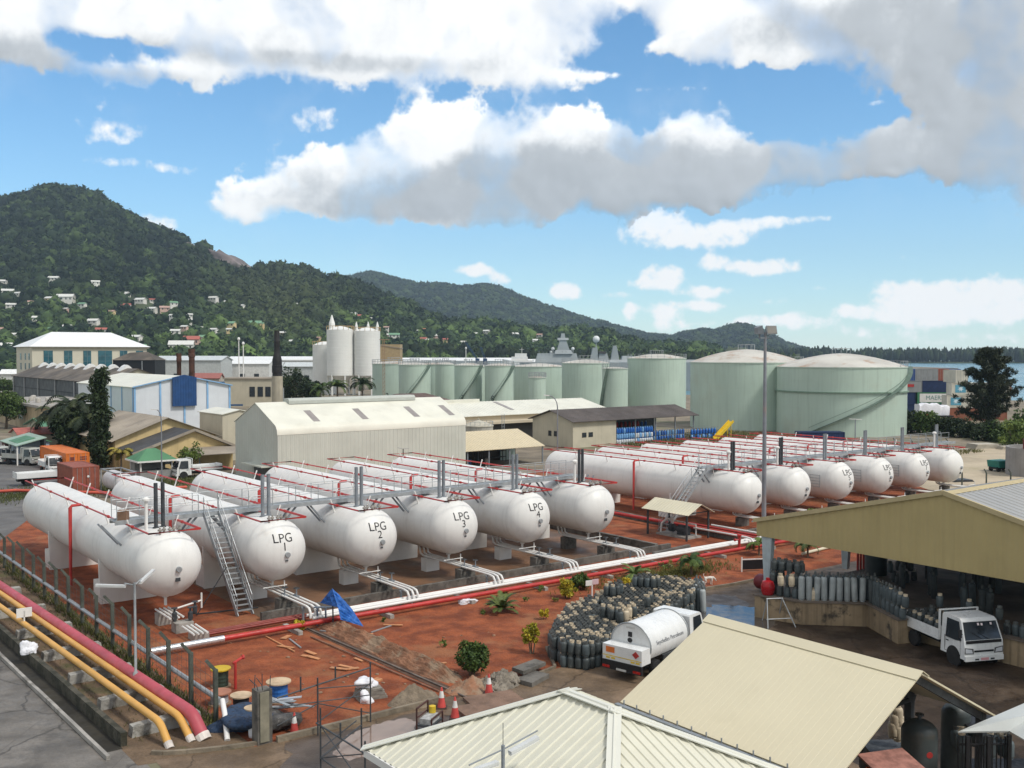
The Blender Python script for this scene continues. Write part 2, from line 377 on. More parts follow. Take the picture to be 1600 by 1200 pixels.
# ------------------------------------------------------------------ shared materials
white_paint = M('white_paint', (.72,.71,.68), .42, .05, .9, streak=.10, stain=(.55,.46,.36), samt=.16, ssc=.5, sthr=.6)
tank_white = M('tank_white', (.70,.695,.665), .5, .04, .6, streak=.16, stain=(.50,.44,.36), samt=.30, ssc=.45, sthr=.58, seam=('Y', 3.05))
red_paint = M('red_paint', (.42,.035,.03), .45, .15, 2.0, stain=(.30,.06,.04), samt=.5)
red_faded = M('red_faded', (.50,.085,.05), .5, .18, 2.0)
galv = M('galvanised', (.33,.35,.36), .45, .15, 3.0, metal=.35)
steel_dark = M('dark_steel', (.045,.05,.055), .5, .25, 3.0)
grey_steel = M('grey_steel', (.20,.22,.24), .5, .15, 2.0)
concrete = M('concrete', (.33,.31,.28), .85, .18, 1.2, bump=.5, stain=(.10,.09,.075), samt=.6, ssc=.9, sthr=.52)
concrete_dark = M('weathered_concrete', (.13,.12,.105), .9, .3, 1.4, bump=.5, stain=(.03,.03,.028), samt=.7, ssc=1.2, sthr=.5)
black_rubber = M('rubber', (.02,.02,.022), .8, .2, 4)
glass_dark = M('dark_glass', (.02,.026,.032), .12, .2, 1.0, spec=.6)
blue_tarp_m = M('blue_tarp', (.015,.11,.40), .45, .25, 3, bump=.7, bsc=7, stain=(.16,.32,.62), samt=.6, ssc=3, sthr=.6)
wood_m = M('raw_wood', (.48,.22,.10), .75, .25, 4, stain=(.3,.2,.12), samt=.4)
black_paint = M('black_paint', (.012,.012,.014), .5, .1, 3)
orange_paint = M('orange_paint', (.62,.16,.025), .5, .1, 1.5, streak=.15)
cream_sheet = M('cream_sheet', (.62,.57,.42), .5, .05, .5, stain=(.45,.40,.29), samt=.25, ssc=.5)
leaf_green = M('leaf_green', (.085,.13,.028), .6, .45, 1.2, vcol=True)
bark = M('bark', (.13,.10,.07), .9, .3, 3, bump=.6)
# ------------------------------------------------------------------ ground, roads, water
rngp = random.Random(5)
def sheet(name, pts, z, mat, kind='structure', skirt=0.0, label=None, cat=None):
    mb = MB(); k = len(pts); vs = [(x, y, z) for x, y in pts]
    mb.add(vs, [tuple(range(k))])
    if skirt:
        mb.add(vs + [(x, y, z - skirt) for x, y in pts], [(i, k + i, k + (i + 1) % k, (i + 1) % k) for i in range(k)])
    me = bpy.data.meshes.new(name); me.from_pydata(mb.v, [], mb.f); me.materials.append(mat)
    bm = bmesh.new(); bm.from_mesh(me); bmesh.ops.triangulate(bm, faces=[f for f in bm.faces if len(f.verts) > 4])
    for f in bm.faces:
        if abs(f.normal.z) > .5 and f.normal.z < 0: f.normal_flip()
    bm.to_mesh(me); bm.free()
    o = bpy.data.objects.new(name, me); COL.objects.link(o); o['kind'] = kind
    if label: tag(o, label, cat)
    return o
def ypts(l): return [tuple(W(p, q)[:2]) for p, q in l]
def ppts(l): return [tuple(G(x, y)[:2]) for x, y in l]
m_ground = M('ground_earth', (.20,.165,.12), .95, .3, .25, bump=.5, bsc=3, stain=(.10,.12,.05), samt=.6, ssc=.12, sthr=.5)
m_red = M('red_soil', (.215,.053,.019), .95, .25, .9, bump=1, bsc=7, stain=(.29,.125,.055), samt=.7, ssc=.33, sthr=.52, col2=(.285,.078,.027), speck=.42)
m_pave = M('wet_paving', (.155,.108,.068), .6, .3, .7, bump=.35, bsc=9, stain=(.25,.175,.115), samt=.8, ssc=.3, sthr=.5, slab=6.0, spec=.3, crack=.3, speck=.4)
m_road = M('concrete_road', (.165,.150,.132), .6, .28, .6, bump=.3, bsc=9, spec=.25, crack=.22, speck=.3, stain=(.085,.078,.07), samt=.75, ssc=.32, sthr=.5, slab=4.5)
m_dirt = M('brown_dirt', (.155,.105,.065), .95, .3, .6, bump=.9, bsc=4, stain=(.06,.07,.022), samt=.65, ssc=.5, sthr=.50, speck=.5)
m_asph = M('asphalt', (.12,.115,.11), .8, .2, .4, bump=.3, bsc=8, stain=(.19,.17,.14), samt=.5, ssc=.2)
m_sand = M('sandy_lot', (.42,.35,.25), .95, .15, .3, bump=.5, bsc=3, stain=(.22,.2,.1), samt=.5, ssc=.15)
m_bund = M('bund_floor', (.16,.085,.045), .6, .3, .35, bump=.3, bsc=4, stain=(.10,.07,.05), samt=.7, ssc=.25, sthr=.48)
m_water = M('sea_water', (.09,.22,.28), .25, .1, .02, bump=.06, bsc=.5, spec=.5)
m_puddle = M('puddle_water', (.05,.045,.045), .03, .1, 1, spec=1.0)
sheet('ground', [(-1400,-90),(900,-90),(900,286),(340,286),(200,292),(110,300),(70,330),(-10,380),(-60,560),(60,840),(420,940),(420,1600),(-2200,1600),(-2200,600)], 0, m_ground, skirt=4)
sheet('sea', [(-9000,-400),(9000,-400),(9000,9000),(-9000,9000)], -2.0, m_water)
sheet('red_earth', ypts([(14.4,33.3),(29.0,33.4),(31.2,36.5),(34,38.9),(39,39.5),(43,39.6),(47,39.1),(52,38.7),(58,38.4),(110,38.4),(112,60),(104,84),(58,94),(14.4,92)]), .006, m_red)
sheet('verge', ypts([(10.6,34.2),(14.4,33.3),(14.4,110),(10.2,110)]), .008, m_dirt)
sheet('road', ypts([(-40,5),(10.15,5),(10.9,34.4),(9.9,52),(9.2,120),(-60,120)]), .006, m_road)
sheet('yard_paving', ypts([(10.3,5),(60,5),(60,38.4),(52,38.7),(47,39.1),(43,39.6),(39,39.5),(34,38.9),(31.2,36.5),(29,33.4),(14.4,33.3),(11.2,34.3)]), .010, m_pave)
def blob_pts(pts, n=8, amp=.5, seed=1):
    r = random.Random(seed); out = []; k = len(pts)
    for i in range(k):
        a, b = Vector(pts[i]), Vector(pts[(i + 1) % k])
        for j in range(n):
            t = j / n; q = a.lerp(b, t); d = (b - a); nn = Vector((-d.y, d.x)).normalized(); out.append(tuple(q + nn * (r.uniform(-amp, amp) * math.sin(math.pi * (t * .9 + .05)))))
    return out
m_wet = M('wet_dark_paving', (.045,.030,.020), .5, .35, .6, bump=.4, bsc=9, stain=(.10,.072,.05), samt=.7, ssc=.35, sthr=.52, spec=.35, speck=.4, crack=.25)
sheet('wet_ground', blob_pts(ypts([(41.6,33.5),(40.5,30.0),(36.5,27),(33,24.5),(30,20),(30,6),(62,6),(62,13),(46,13),(46,33.4)]), 6, .7, 4), .013, m_wet)
sheet('damp_ground', blob_pts(ypts([(38.6,35.6),(44,38.2),(45.5,37.2),(43.4,33.6),(41.5,31.2),(38,31.5),(36.6,33.2)]), 6, .5, 5), .0145, M('damp_paving', (.085,.062,.045), .4, .3, .6, bump=.3, bsc=9))
sheet('damp_ground', blob_pts(ypts([(15.4,32.9),(21,32.6),(22,30),(20.5,27),(15.5,27.5),(14.2,30)]), 6, .4, 6), .0145, M('damp_paving', (.085,.062,.045), .4, .3, .6))
sheet('truck_lot', ppts([(-60,695),(45,688),(100,715),(130,745),(105,775),(60,800),(0,845),(-60,880)]), .014, m_asph)
sheet('sandy_lot', ppts([(1385,742),(1500,704),(1700,690),(1700,800),(1520,790)]), .012, m_sand)
sheet('bund_floor', ypts([(21.8,49.4),(52.6,49.4),(51.2,80),(21.8,80)]), .014, m_bund)
sheet('puddle', blob_pts(ppts([(1085,952),(1120,945),(1160,947),(1200,949),(1212,975),(1180,1000),(1100,985),(1078,966)]), 7, .32, 8), .018, m_puddle)
sheet('puddle', blob_pts(ppts([(560,1142),(600,1128),(635,1122),(652,1130),(648,1150),(600,1175),(545,1190),(520,1180),(535,1155)]), 5, .12, 9), .018, M('muddy_puddle', (.22,.155,.125), .06, .1, 1, spec=.5))
# ------------------------------------------------------------------ hills
hn = np.random.default_rng(3)
HNOISE = fbm((400, 1600), 60, 6, hn, .55) - .5
def skyfun(pts):
    xs = [a for a, b in pts]; ys = [b for a, b in pts]
    return lambda x: np.interp(x, xs, ys)
class Hill:
    def __init__(s, sky, Rx, Rv, r0x, r0v, amp, power):
        s.sky = skyfun(sky); s.R = lambda x: np.interp(x, Rx, Rv); s.r0 = lambda x: np.interp(x, r0x, r0v); s.amp = amp; s.pw = power
    def z(s, px, Y):
        px = np.asarray(px, float); Y = np.asarray(Y, float)
        Rr = s.R(px); r0 = s.r0(px); t = (Y - r0) / (Rr - r0)
        zt = CAM_H + (HORIZON - s.sky(px)) / FOC * Rr - 3
        tt = np.clip(t, 0, 1)
        f = tt ** s.pw * (1 - .12 * np.sin(tt * math.pi * 2))
        back = np.clip(t - 1, 0, 3)
        n = HNOISE[np.clip((t * 150 + 30).astype(int), 0, 399), np.clip(((px + 400) * .9).astype(int), 0, 1599)]
        bump = n * s.amp * np.clip(tt * 4, 0, 1) * np.clip((1.02 - tt) * 5, 0.05, 1)
        return np.maximum(zt * f + bump, 0) * np.clip(1 - back * .9, 0, 1) - np.where(t < 0, 2, 0) - back * 20
def hill_mesh(name, H, x0, x1, nx, nr, mat):
    px = np.linspace(x0, x1, nx); ts = np.concatenate([np.linspace(-.03, 1.0, nr), [1.08, 1.2, 1.5]])
    P, T = np.meshgrid(px, ts); Y = H.r0(P) + T * (H.R(P) - H.r0(P))
    Z = H.z(P, Y); X = (P - 800) / FOC * Y
    v = np.stack([X, Y, Z], -1).reshape(-1, 3); k = len(ts)
    i, j = np.meshgrid(np.arange(k - 1), np.arange(nx - 1), indexing='ij'); a = (i * nx + j).ravel()
    f = np.stack([a, a + 1, a + nx + 1, a + nx], -1)
    o = np_mesh(name, v, f, mat, smooth=True); o['kind'] = 'structure'; return o
near = Hill([(-400,380),(-200,350),(-80,332),(0,322),(30,312),(60,305),(85,300),(110,301),(140,304),(160,312),(180,327),(205,343),(235,355),(260,366),(290,378),(320,392),(345,397),(370,404),(400,416),(425,421),(455,420),(475,424),(495,434),(512,441),(540,440),(565,448),(590,462),(620,475),(650,487),(680,497),(712,507),(760,512),(806,516),(850,518),(900,523),(950,531),(1000,540),(1100,549),(1250,551)],
            [-400,100,500,800,1250],[1750,1700,1500,1350,1300],[-400,300,600,800,1250],[600,600,700,800,900], 46, 1.35)
far = Hill([(300,470),(480,440),(540,436),(562,431),(578,428),(596,432),(620,440),(650,446),(690,445),(715,449),(745,450),(775,452),(800,460),(830,471),(850,479),(880,487),(905,499),(940,510),(980,517),(1010,523),(1050,528),(1075,522),(1095,518),(1120,518),(1150,515),(1175,516),(1200,524),(1222,535),(1245,545),(1300,553)],
           [300,900,1300],[3600,3400,3000],[300,1300],[1700,1900], 60, 1.1)
m_hill = M('hill_ground', (.045,.06,.022), .95, .4, .02, bump=.6, bsc=.2)
hill_mesh('hills', near, -330, 1250, 300, 90, m_hill)
hill_mesh('far_hills', far, 300, 1300, 200, 40, m_hill)
def ico(sub):
    bm = bmesh.new(); bmesh.ops.create_icosphere(bm, subdivisions=sub, radius=1); bm.verts.ensure_lookup_table()
    v = np.array([x.co[:] for x in bm.verts]); f = np.array([[q.index for q in p.verts] for p in bm.faces]); bm.free(); return v, f
def crowns(name, pos, rad, zsc, cols, mat, rng, sub=1, jit=.28, leaves=0):
    bv, bf = ico(sub); n = len(pos); nv = len(bv)
    j = 1 + (rng.random((n, nv, 1)) - .5) * 2 * jit
    v = bv[None] * j * rad[:, None, None] * np.stack([np.ones(n), np.ones(n), zsc], -1)[:, None, :] + pos[:, None, :]
    f = bf[None] + (np.arange(n) * nv)[:, None, None]
    sh = np.ones((n, nv, 1)) * (.8 + .4 * rng.random((n, nv, 1)))
    c = np.concatenate([cols[:, None, :] * sh, np.ones((n, nv, 1))], -1)
    v = v.reshape(-1, 3); f = f.reshape(-1, 3); c = c.reshape(-1, 4)
    if leaves:
        k = n * leaves; d = rng.normal(size=(k, 3)); d[:, 2] = np.abs(d[:, 2]) * 1.1 - .25; d /= np.linalg.norm(d, axis=1, keepdims=True)
        rr = np.repeat(rad, leaves)[:, None]; zs = np.repeat(np.stack([np.ones(n), np.ones(n), zsc], -1), leaves, 0)
        P = np.repeat(pos, leaves, 0) + d * rr * zs * rng.uniform(.75, 1.12, (k, 1))
        a = rng.normal(size=(k, 3)); b = rng.normal(size=(k, 3)); sz = rr * rng.uniform(.22, .42, (k, 1))
        a *= sz / np.linalg.norm(a, axis=1, keepdims=True); b *= sz / np.linalg.norm(b, axis=1, keepdims=True)
        lv = np.stack([P + a, P - a * .5 + b, P - a * .5 - b * .8], 1).reshape(-1, 3); o = len(v)
        lc = np.repeat(cols, leaves, 0) * rng.uniform(.6, 1.7, (k, 1)); lc = np.repeat(np.concatenate([lc, np.ones((k, 1))], 1), 3, 0)
        v = np.concatenate([v, lv]); f = np.concatenate([f, np.arange(k * 3).reshape(-1, 3) + o]); c = np.concatenate([c, lc])
    return np_mesh(name, v, f, mat, smooth=False, col=c)
m_forest = M('forest_leaves', (1,1,1), .8, .12, .3, vcol=True, spec=.2, bump=.8, bsc=1.2)
rf = np.random.default_rng(21)
def palette(n, rng, dark=.0):
    t = rng.random((n, 1)) ** 1.6
    a = np.array([[.007,.015,.007]]); b = np.array([[.052,.080,.022]]); c = a * (1 - t) + b * t
    return c * (.75 + .5 * rng.random((n, 1)))
# houses on the hill: photo position, width in metres, wall colour, roof colour, orientation
HOUSES = [(86,437,13,'w','w'),(6,442,12,'w','w'),(14,458,14,'w','w'),(30,461,10,'w','w'),(80,469,12,'y','w'),(104,469,20,'w','w'),(19,480,11,'w','w'),(151,443,10,'w','w'),(195,462,15,'w','w'),(221,471,13,'w','w'),(197,480,13,'w','r'),(239,486,11,'w','w'),(259,484,12,'p','p'),(147,505,12,'w','w'),(334,468,13,'w','w'),(357,474,11,'w','w'),(465,478,7,'y','w'),(359,509,14,'y','g'),(397,511,18,'y','g'),(334,519,9,'w','w'),(296,537,20,'p','r'),(284,546,22,'w','w'),(322,531,13,'w','g'),(214,531,10,'w','w'),(215,504,9,'p','w'),(159,519,10,'w','r'),(6,545,14,'y','w'),(106,514,8,'w','w'),(175,490,9,'y','p'),(378,480,9,'w','w'),(4,518,9,'w','p'),(275,521,9,'w','w'),(409,548,14,'w','w'),(406,509,11,'y','g'),(420,526,9,'w','w'),(550,493,13,'w','w'),(559,496,10,'p','r'),(577,500,9,'w','w'),(616,526,13,'w','g'),(700,511,14,'y','w'),(668,518,14,'o','o'),(684,527,14,'p','w'),(660,532,12,'w','r'),(676,537,16,'w','w'),(720,510,10,'w','w'),(723,537,10,'w','w'),(806,524,12,'w','w'),(786,524,10,'w','r'),(760,520,9,'w','w'),(645,528,11,'p','p'),(697,533,9,'y','r'),(130,478,9,'w','g'),(60,500,10,'w','w')]
rh = random.Random(17)
for k in range(46):
    hx = rh.uniform(0, 880); hy = rh.uniform(470 if hx < 420 else 498 + (hx-420)*.035, 546 if hx < 560 else 534)
    if all(abs(hx - a[0]) > 11 or abs(hy - a[1]) > 7 for a in HOUSES): HOUSES.append((round(hx), round(hy), rh.choice((6,7,8,9)), rh.choice('wwwypw'), rh.choice('wwwrgpw')))
hw = {'w':('white', M('house_white', (.72,.70,.64), .7, .1)), 'y':('cream yellow', M('house_yellow', (.66,.52,.27), .7, .1)), 'p':('pinkish', M('house_pink', (.62,.42,.34), .7, .1)), 'o':('ochre orange', M('house_ochre', (.50,.23,.10), .7, .15))}
hr = {'w':('pale metal', M('roof_pale', (.62,.62,.58), .5, .12)), 'r':('red', M('roof_red', (.38,.11,.08), .6, .2)), 'p':('dusty pink', M('roof_pink', (.45,.29,.24), .6, .15)), 'g':('green', M('roof_green_h', (.16,.30,.18), .5, .15)), 'o':('rust orange', M('roof_rust', (.40,.17,.08), .6, .2))}
ORD = ['first','second','third','fourth','fifth','sixth','seventh','eighth','ninth','tenth','eleventh','twelfth','thirteenth','fourteenth','fifteenth','sixteenth','seventeenth','eighteenth','nineteenth','twentieth','twenty-first','twenty-second','twenty-third','twenty-fourth','twenty-fifth','twenty-sixth','twenty-seventh','twenty-eighth']
def hit(H, px, py):
    Y = np.linspace(float(H.r0(px)) + 2, float(H.R(px)), 900); zr = np.array([GD(px, py, y).z for y in Y]); zt = H.z(np.full(900, px), Y)
    k = np.argmax(zt >= zr); return float(Y[k]) if zt[k] >= zr[k] else float(Y[0])
cnt = {}; hpos = []
m_win = M('house_window', (.03,.035,.04), .2, .1)
for (px, py, w, wc, rc) in sorted(HOUSES):
    w = w * .82
    Y = hit(near, px, py + 3); z = float(near.z(px, Y)); x = (px - 800) / FOC * Y; hpos.append((x, Y, w))
    sizew = 'long' if w >= 13 else 'small' if w <= 8.3 else 'mid-sized'; key = (sizew, wc, rc); cnt[key] = cnt.get(key, 0) + 1
    t = thing('hillside_house', f"{sizew} {hw[wc][0]} house, {hr[rc][0]} roof, on wooded hillside, {ORD[cnt[key]-1]} such from left", 'house', (x, Y, z + .6), rngp.uniform(-.5, .5), 'houses on the wooded hillside')
    d = w * .55; h = 3.4 if w < 13 else 4.8
    mb = MB(); mb.box(-w/2, -d/2, -3, w/2, d/2, h); mb.prism([(-d/2, h), (d/2, h), (0, h + d*.27)], -w/2, w/2, 'x'); mb.build('wall', hw[wc][1], t)
    mb = MB(); o = .6
    mb.slab([(-w/2-o,-d/2-o,h-.3),(w/2+o,-d/2-o,h-.3),(w/2+o,0,h+d*.3),(-w/2-o,0,h+d*.3)], .2); mb.slab([(-w/2-o,d/2+o,h-.3),(w/2+o,d/2+o,h-.3),(w/2+o,0,h+d*.3),(-w/2-o,0,h+d*.3)], .2)
    mb.build('roof', hr[rc][1], t)
    for k in range(max(2, int(w / 3.5))):
        xx = -w/2 + (k + .5) * w / max(2, int(w / 3.5)); mb = MB(); mb.box(xx-.6, -d/2-.05, h*.35, xx+.6, -d/2+.1, h*.75); mb.build('window', m_win, t)
# forest on the near hill
N1 = 19000
px = rf.uniform(-130, 1120, N1 * 2); u = rf.random(N1 * 2)
r0 = near.r0(px); Rr = near.R(px); Y = r0 + (Rr - r0) * u ** .8
keep = np.ones(len(px), bool)
X = (px - 800) / FOC * Y
for hx, hy, w in hpos:
    keep &= ~((np.abs(X - hx - (Y - hy) * hx / hy) < w * .62 + 3) & (Y > hy - 30) & (Y < hy + w * .5 + 2))
for rx, ry in ((303,385),(345,402),(362,408),(385,417)):
    keep &= ~((np.abs(px - rx) < 10 + (rx > 340) * 8) & (near.z(px, Y) > GD(rx, ry + 22, 1500).z))
px, Y, X = px[keep][:N1], Y[keep][:N1], X[keep][:N1]; n = len(px)
rad = (2.2 + 6.5 * rf.random(n) ** 2.2) * np.interp(Y, [600, 1600], [.85, 1.3]); Z = near.z(px, Y) + rad * .35
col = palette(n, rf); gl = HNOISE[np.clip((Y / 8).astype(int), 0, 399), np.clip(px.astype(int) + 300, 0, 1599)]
slope_light = np.clip(1.1 - Z / 110, .25, 1.0)[:, None]; col *= (1 + gl[:, None] * 1.6) * (.55 + 1.45 * slope_light)  # sunlit lower and shaded upper slopes painted into the crown colours
lit = np.exp(-(((px - 440) / 90) ** 2 + ((Y - 1150) / 260) ** 2)); col = col * (1 - .55 * lit[:, None]) + np.array([[.075,.09,.026]]) * .55 * lit[:, None]  # one sunny patch of slope, also painted into the crown colours
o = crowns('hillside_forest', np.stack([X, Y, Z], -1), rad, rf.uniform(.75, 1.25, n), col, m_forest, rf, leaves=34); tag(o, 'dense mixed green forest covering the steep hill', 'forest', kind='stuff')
# dark straight trees along the foot of the hill and far ridge woods
n = 900; px = rf.uniform(590, 1240, n); Y = rf.uniform(820, 1020, n); X = (px - 800) / FOC * Y
hh = np.interp(px, [590, 700, 900, 1240], [12, 11, 8.5, 6.5]) * rf.uniform(.7, 1.25, n)
o = crowns('shore_wood', np.stack([X, Y, hh * .8], -1), hh * .42, np.full(n, 2.2), palette(n, rf) * .8, m_forest, rf, leaves=24); tag(o, 'row of dark shore trees along the foot of the hill', 'wood', kind='stuff')
n = 9000; px = rf.uniform(480, 1262, n); u = rf.random(n) ** .6; Y = far.r0(px) + (far.R(px) - far.r0(px)) * u
X = (px - 800) / FOC * Y; rad = rf.uniform(7, 15, n)
o = crowns('distant_forest', np.stack([X, Y, far.z(px, Y) + 1], -1), rad, np.full(n, .9), palette(n, rf) * .9, m_forest, rf, leaves=14); tag(o, 'hazy forest on the distant hill range', 'forest', kind='stuff')
# far spit across the water
xs = np.linspace(1195, 2100, 60); top = [(float((x - 800) / FOC * 1700), 1700.0) for x in xs]
sheet('spit', [(a * 1.0, 1590 + 25 * math.sin(i * .7)) for i, (a, b) in enumerate(top)] + [(a * 1.15, 1980) for a, b in top[::-1]], -.6, m_hill, skirt=3)
n = 1500; px = rf.uniform(1200, 1960, n); Y = rf.uniform(1625, 1800, n); X = (px - 800) / FOC * Y
hh = rf.uniform(8.5, 13, n) * (1 + .35 * HNOISE[60, np.clip(px.astype(int) - 400, 0, 1599)] * 2)
o = crowns('spit_wood', np.stack([X, Y, hh * .9], -1), hh * .36, np.full(n, 2.5), palette(n, rf) * .72, m_forest, rf, jit=.4, leaves=20); tag(o, 'dark casuarina wood on the spit across the water', 'wood', kind='stuff')
# bare rock on the ridge
m_rock = M('bare_rock', (.17,.14,.135), .9, .35, .05, bump=.8, bsc=.3, stain=(.05,.06,.03), samt=.6, ssc=.06)
for k, (rx, ry, w, h, lab) in enumerate([(303,386,13,9,'small bare grey rock peak on the ridge of the green hill'),(362,407,34,13,'long purple grey rock outcrop on the hill shoulder')]):
    Y = 1470 if k == 0 else 1440; P = GD(rx, ry + 6, Y); bv, bf = ico(3); j = np.random.default_rng(k)
    jj = 1 + (j.random((len(bv), 1)) - .5) * .35; v = bv * jj * np.array([[w, 26, h]])
    v[:, 2] -= v[:, 0] * .45
    o = np_mesh('rock_outcrop', v, bf, m_rock); o.location = P; tag(o, lab, 'rock')
# ------------------------------------------------------------------ the air
def haze():
    mb = MB(); mb.box(-3200, -260, -5, 3200, 3800, 420); m = bpy.data.materials.new('haze'); m.use_nodes = True; nt = m.node_tree
    nt.nodes.remove(nt.nodes['Principled BSDF']); pv = nt.nodes.new('ShaderNodeVolumePrincipled'); pv.inputs['Color'].default_value = (.60,.80,1.0,1); pv.inputs['Density'].default_value = HAZE
    nt.links.new(pv.outputs[0], nt.nodes['Material Output'].inputs['Volume']); o = mb.build('haze', m); o['kind'] = 'stuff'; tag(o, 'thin pale blue haze in the air', 'haze')
HAZE = .00010
haze()
# ------------------------------------------------------------------ gas bullets, walkways, pipelines
TR = 1.70; HE = 1.38
def head_y(x, z): return -HE * math.sqrt(max(0.0, 1 - (x * x + z * z) / (TR * TR)))
def tank_parts(t, L, zc, riser_y, riser, dark_vents, number, lattice=False, cap_post=False):
    prof = [(TR * math.sin(a), -HE * math.cos(a)) for a in np.linspace(0.001, math.pi/2, 14)]
    rings = []
    for k in range(1, 8):
        yy = L * k / 8; rings += [(TR, yy - .04), (TR + .008, yy - .03), (TR + .008, yy + .03), (TR, yy + .04)]
    prof += [(TR, L)] + [(TR * math.cos(a), L + HE * math.sin(a)) for a in np.linspace(0.06, math.pi/2 - .001, 14)]
    mb = MB(); mb.lathe(prof, 56, (0, 0, zc), 'y', cap=False); mb.build('shell', tank_white, t, smooth=40)
    for ys in (7.0, L - 6.2):
        mb = MB(); mb.box(-1.5, ys - .35, 0, 1.5, ys + 1.0, 1.15)
        arc = [(TR * 1.005 * math.sin(a), zc - TR * 1.005 * math.cos(a)) for a in np.linspace(-1.15, 1.15, 15)]
        poly = [(-1.55, 0), (-1.62, zc - TR * .38)] + arc + [(1.62, zc - TR * .38), (1.55, 0)]
        mb2 = MB(); mb2.prism(poly, ys - .55, ys - .35, 'y'); mb2.build('saddle_plate', white_paint, t); mb.build('saddle_block', white_paint, t)
    zf = zc + TR + .10
    mb = MB(); mb.tube([(-1.3,-1.1,zf),(1.3,-1.1,zf),(1.3,L+1.0,zf),(-1.3,L+1.0,zf)], .048, 7, closed=True)
    for yy in np.arange(1.5, L, 4.2):
        for sx in (-1.3, 1.3): mb.lathe([(.001,-.09),(.085,-.09),(.085,.09),(.001,.09)], 8, (sx, yy, zf), 'y')
    sp = mb.build('spray_pipe', red_paint, t, smooth=40)
    for yy in np.arange(2.2, L, 4.2):
        for sx in (-1, 1):
            mb = MB(); mb.tube([(sx*1.08, yy, zc + TR*.74), (sx*1.36, yy, zf + .28)], .045, 6); mb.build('pipe_stay', white_paint, t)
    if riser:
        mb = MB(); mb.tube([(-1.3, riser_y, zf), (-1.80, riser_y, zf - .02), (-1.90, riser_y, zf - .14), (-1.92, riser_y, .25)], .085, 9); mb.build('riser_pipe', red_paint, t, smooth=50)
    for k, sx in enumerate((-.2, .2)):
        mb = MB(); mb.lathe([(.17, 0), (.17, .05), (.1, .06), (.1, .3), (.105, .3), (.105, 2.35), (.085, 2.35), (.085, 2.2)], 12, (sx, 1.15 + .1 * k, zc + TR - .02), 'z'); mb.build('vent_stack', steel_dark if dark_vents else grey_steel, t, smooth=50)
    for k in range(5):
        mb = MB(); mb.lathe([(.06, -.05), (.06, .12), (.12, .12), (.12, .2), (.05, .21), (.05, .3)], 8, (-.5 + .25 * k, -.35 + .12 * (k % 2), zc + TR - .06), 'z'); mb.build('nozzle', concrete, t, smooth=40)
    # gauge and plate on the dished end
    y0 = head_y(.08, -.1); mb = MB(); mb.lathe([(.001,-.13),(.13,-.13),(.15,-.1),(.15,0),(.001,.02)], 14, (.08, y0, zc - .1), 'y'); mb.build('gauge', galv, t, smooth=40)
    if number is None:
        y0 = head_y(.08, -.62); mb = MB(); mb.box(-.06, y0 - .05, zc - .72, .18, y0 + .08, zc - .54); mb.build('name_plate', steel_dark, t)
    else:
        y0 = head_y(.06, -.42); mb = MB(); mb.box(-.02, y0 - .03, zc - .46, .14, y0 + .06, zc - .40); mb.build('name_plate', steel_dark, t)
        for txt, ox, oz, sz, nm in (('LPG', -.10, .78, .66, 'lettering'), (number, -.05, .33, .62, 'lettering')):
            vs, fs = text_mb(txt, sz, cuts=2); mb = MB(); mb.add([(x + ox, head_y(x + ox, z + oz) - .012, zc + z + oz) for x, _, z in vs], fs); o = mb.build(nm, black_paint, t, fix=False)
    if lattice:
        mb = MB()
        for k in range(5): mb.bar((-TR - .04, .5, zc - .5 + .25 * k), (-TR - .04, 1.5, zc - .5 + .25 * k), .03)
        for yy in (.5, 1.5): mb.bar((-TR - .04, yy, zc - .55), (-TR - .04, yy, zc + .55), .03)
        mb.build('rung_frame', galv, t)
    if cap_post:
        mb = MB(); mb.lathe([(.09,0),(.09,1.5),(.2,1.52),(.2,1.62),(.1,1.7),(.001,1.72)], 10, (-.75, 1.0, zc + TR - .05), 'z'); mb.build('cap_post', white_paint, t, smooth=40)
    mb = MB(); mb.tube([(0, .4, zc - TR + .1), (0, .4, .95)], .08, 8); mb.lathe([(.16,0),(.16,.06)], 10, (0,.4,zc-TR-.12), 'z'); mb.build('drain_pipe', white_paint, t, smooth=50)
ROW1 = [(17.5 + 5.92 * i) for i in range(6)]
ROW2 = [(64.05 + 6.3 * i) for i in range(6)]
lab1 = ['unnumbered white gas bullet nearest the wire fence, dark vent stacks', 'white gas bullet lettered LPG one, beside the steep steel stair', 'white gas bullet lettered LPG two, third from the wire fence', 'white gas bullet lettered LPG three, in the middle of the near row', 'white gas bullet lettered LPG four, fifth from the wire fence', 'unnumbered white gas bullet next to LPG 4, last of the near row']
lab2 = ['unnumbered white gas bullet with grey stair, behind the small pump shelter', 'unnumbered white gas bullet just right of the tall floodlight mast', 'white gas bullet lettered LPG five, third in the far row', 'white gas bullet lettered LPG six, between five and seven', 'white gas bullet lettered LPG seven, beside the last far bullet', 'unnumbered white gas bullet farthest right, beside the sandy lot']
for i, p in enumerate(ROW1):
    t = thing('gas_tank', lab1[i], 'gas tank', W(p, 51.2), None, 'near row of white gas bullets')
    tank_parts(t, 24.4, 3.2, 11.2, True, i == 0 or i == 5, str(i) if 1 <= i <= 4 else None, False, i in (0, 5))
for i, p in enumerate(ROW2):
    t = thing('gas_tank', lab2[i], 'gas tank', W(p, 51.6), None, 'far row of white gas bullets')
    tank_parts(t, 22.6, 2.8, 10.6, True, i in (0, 1), str(i + 3) if 2 <= i <= 4 else None, 2 <= i <= 4, i in (0, 1, 5))
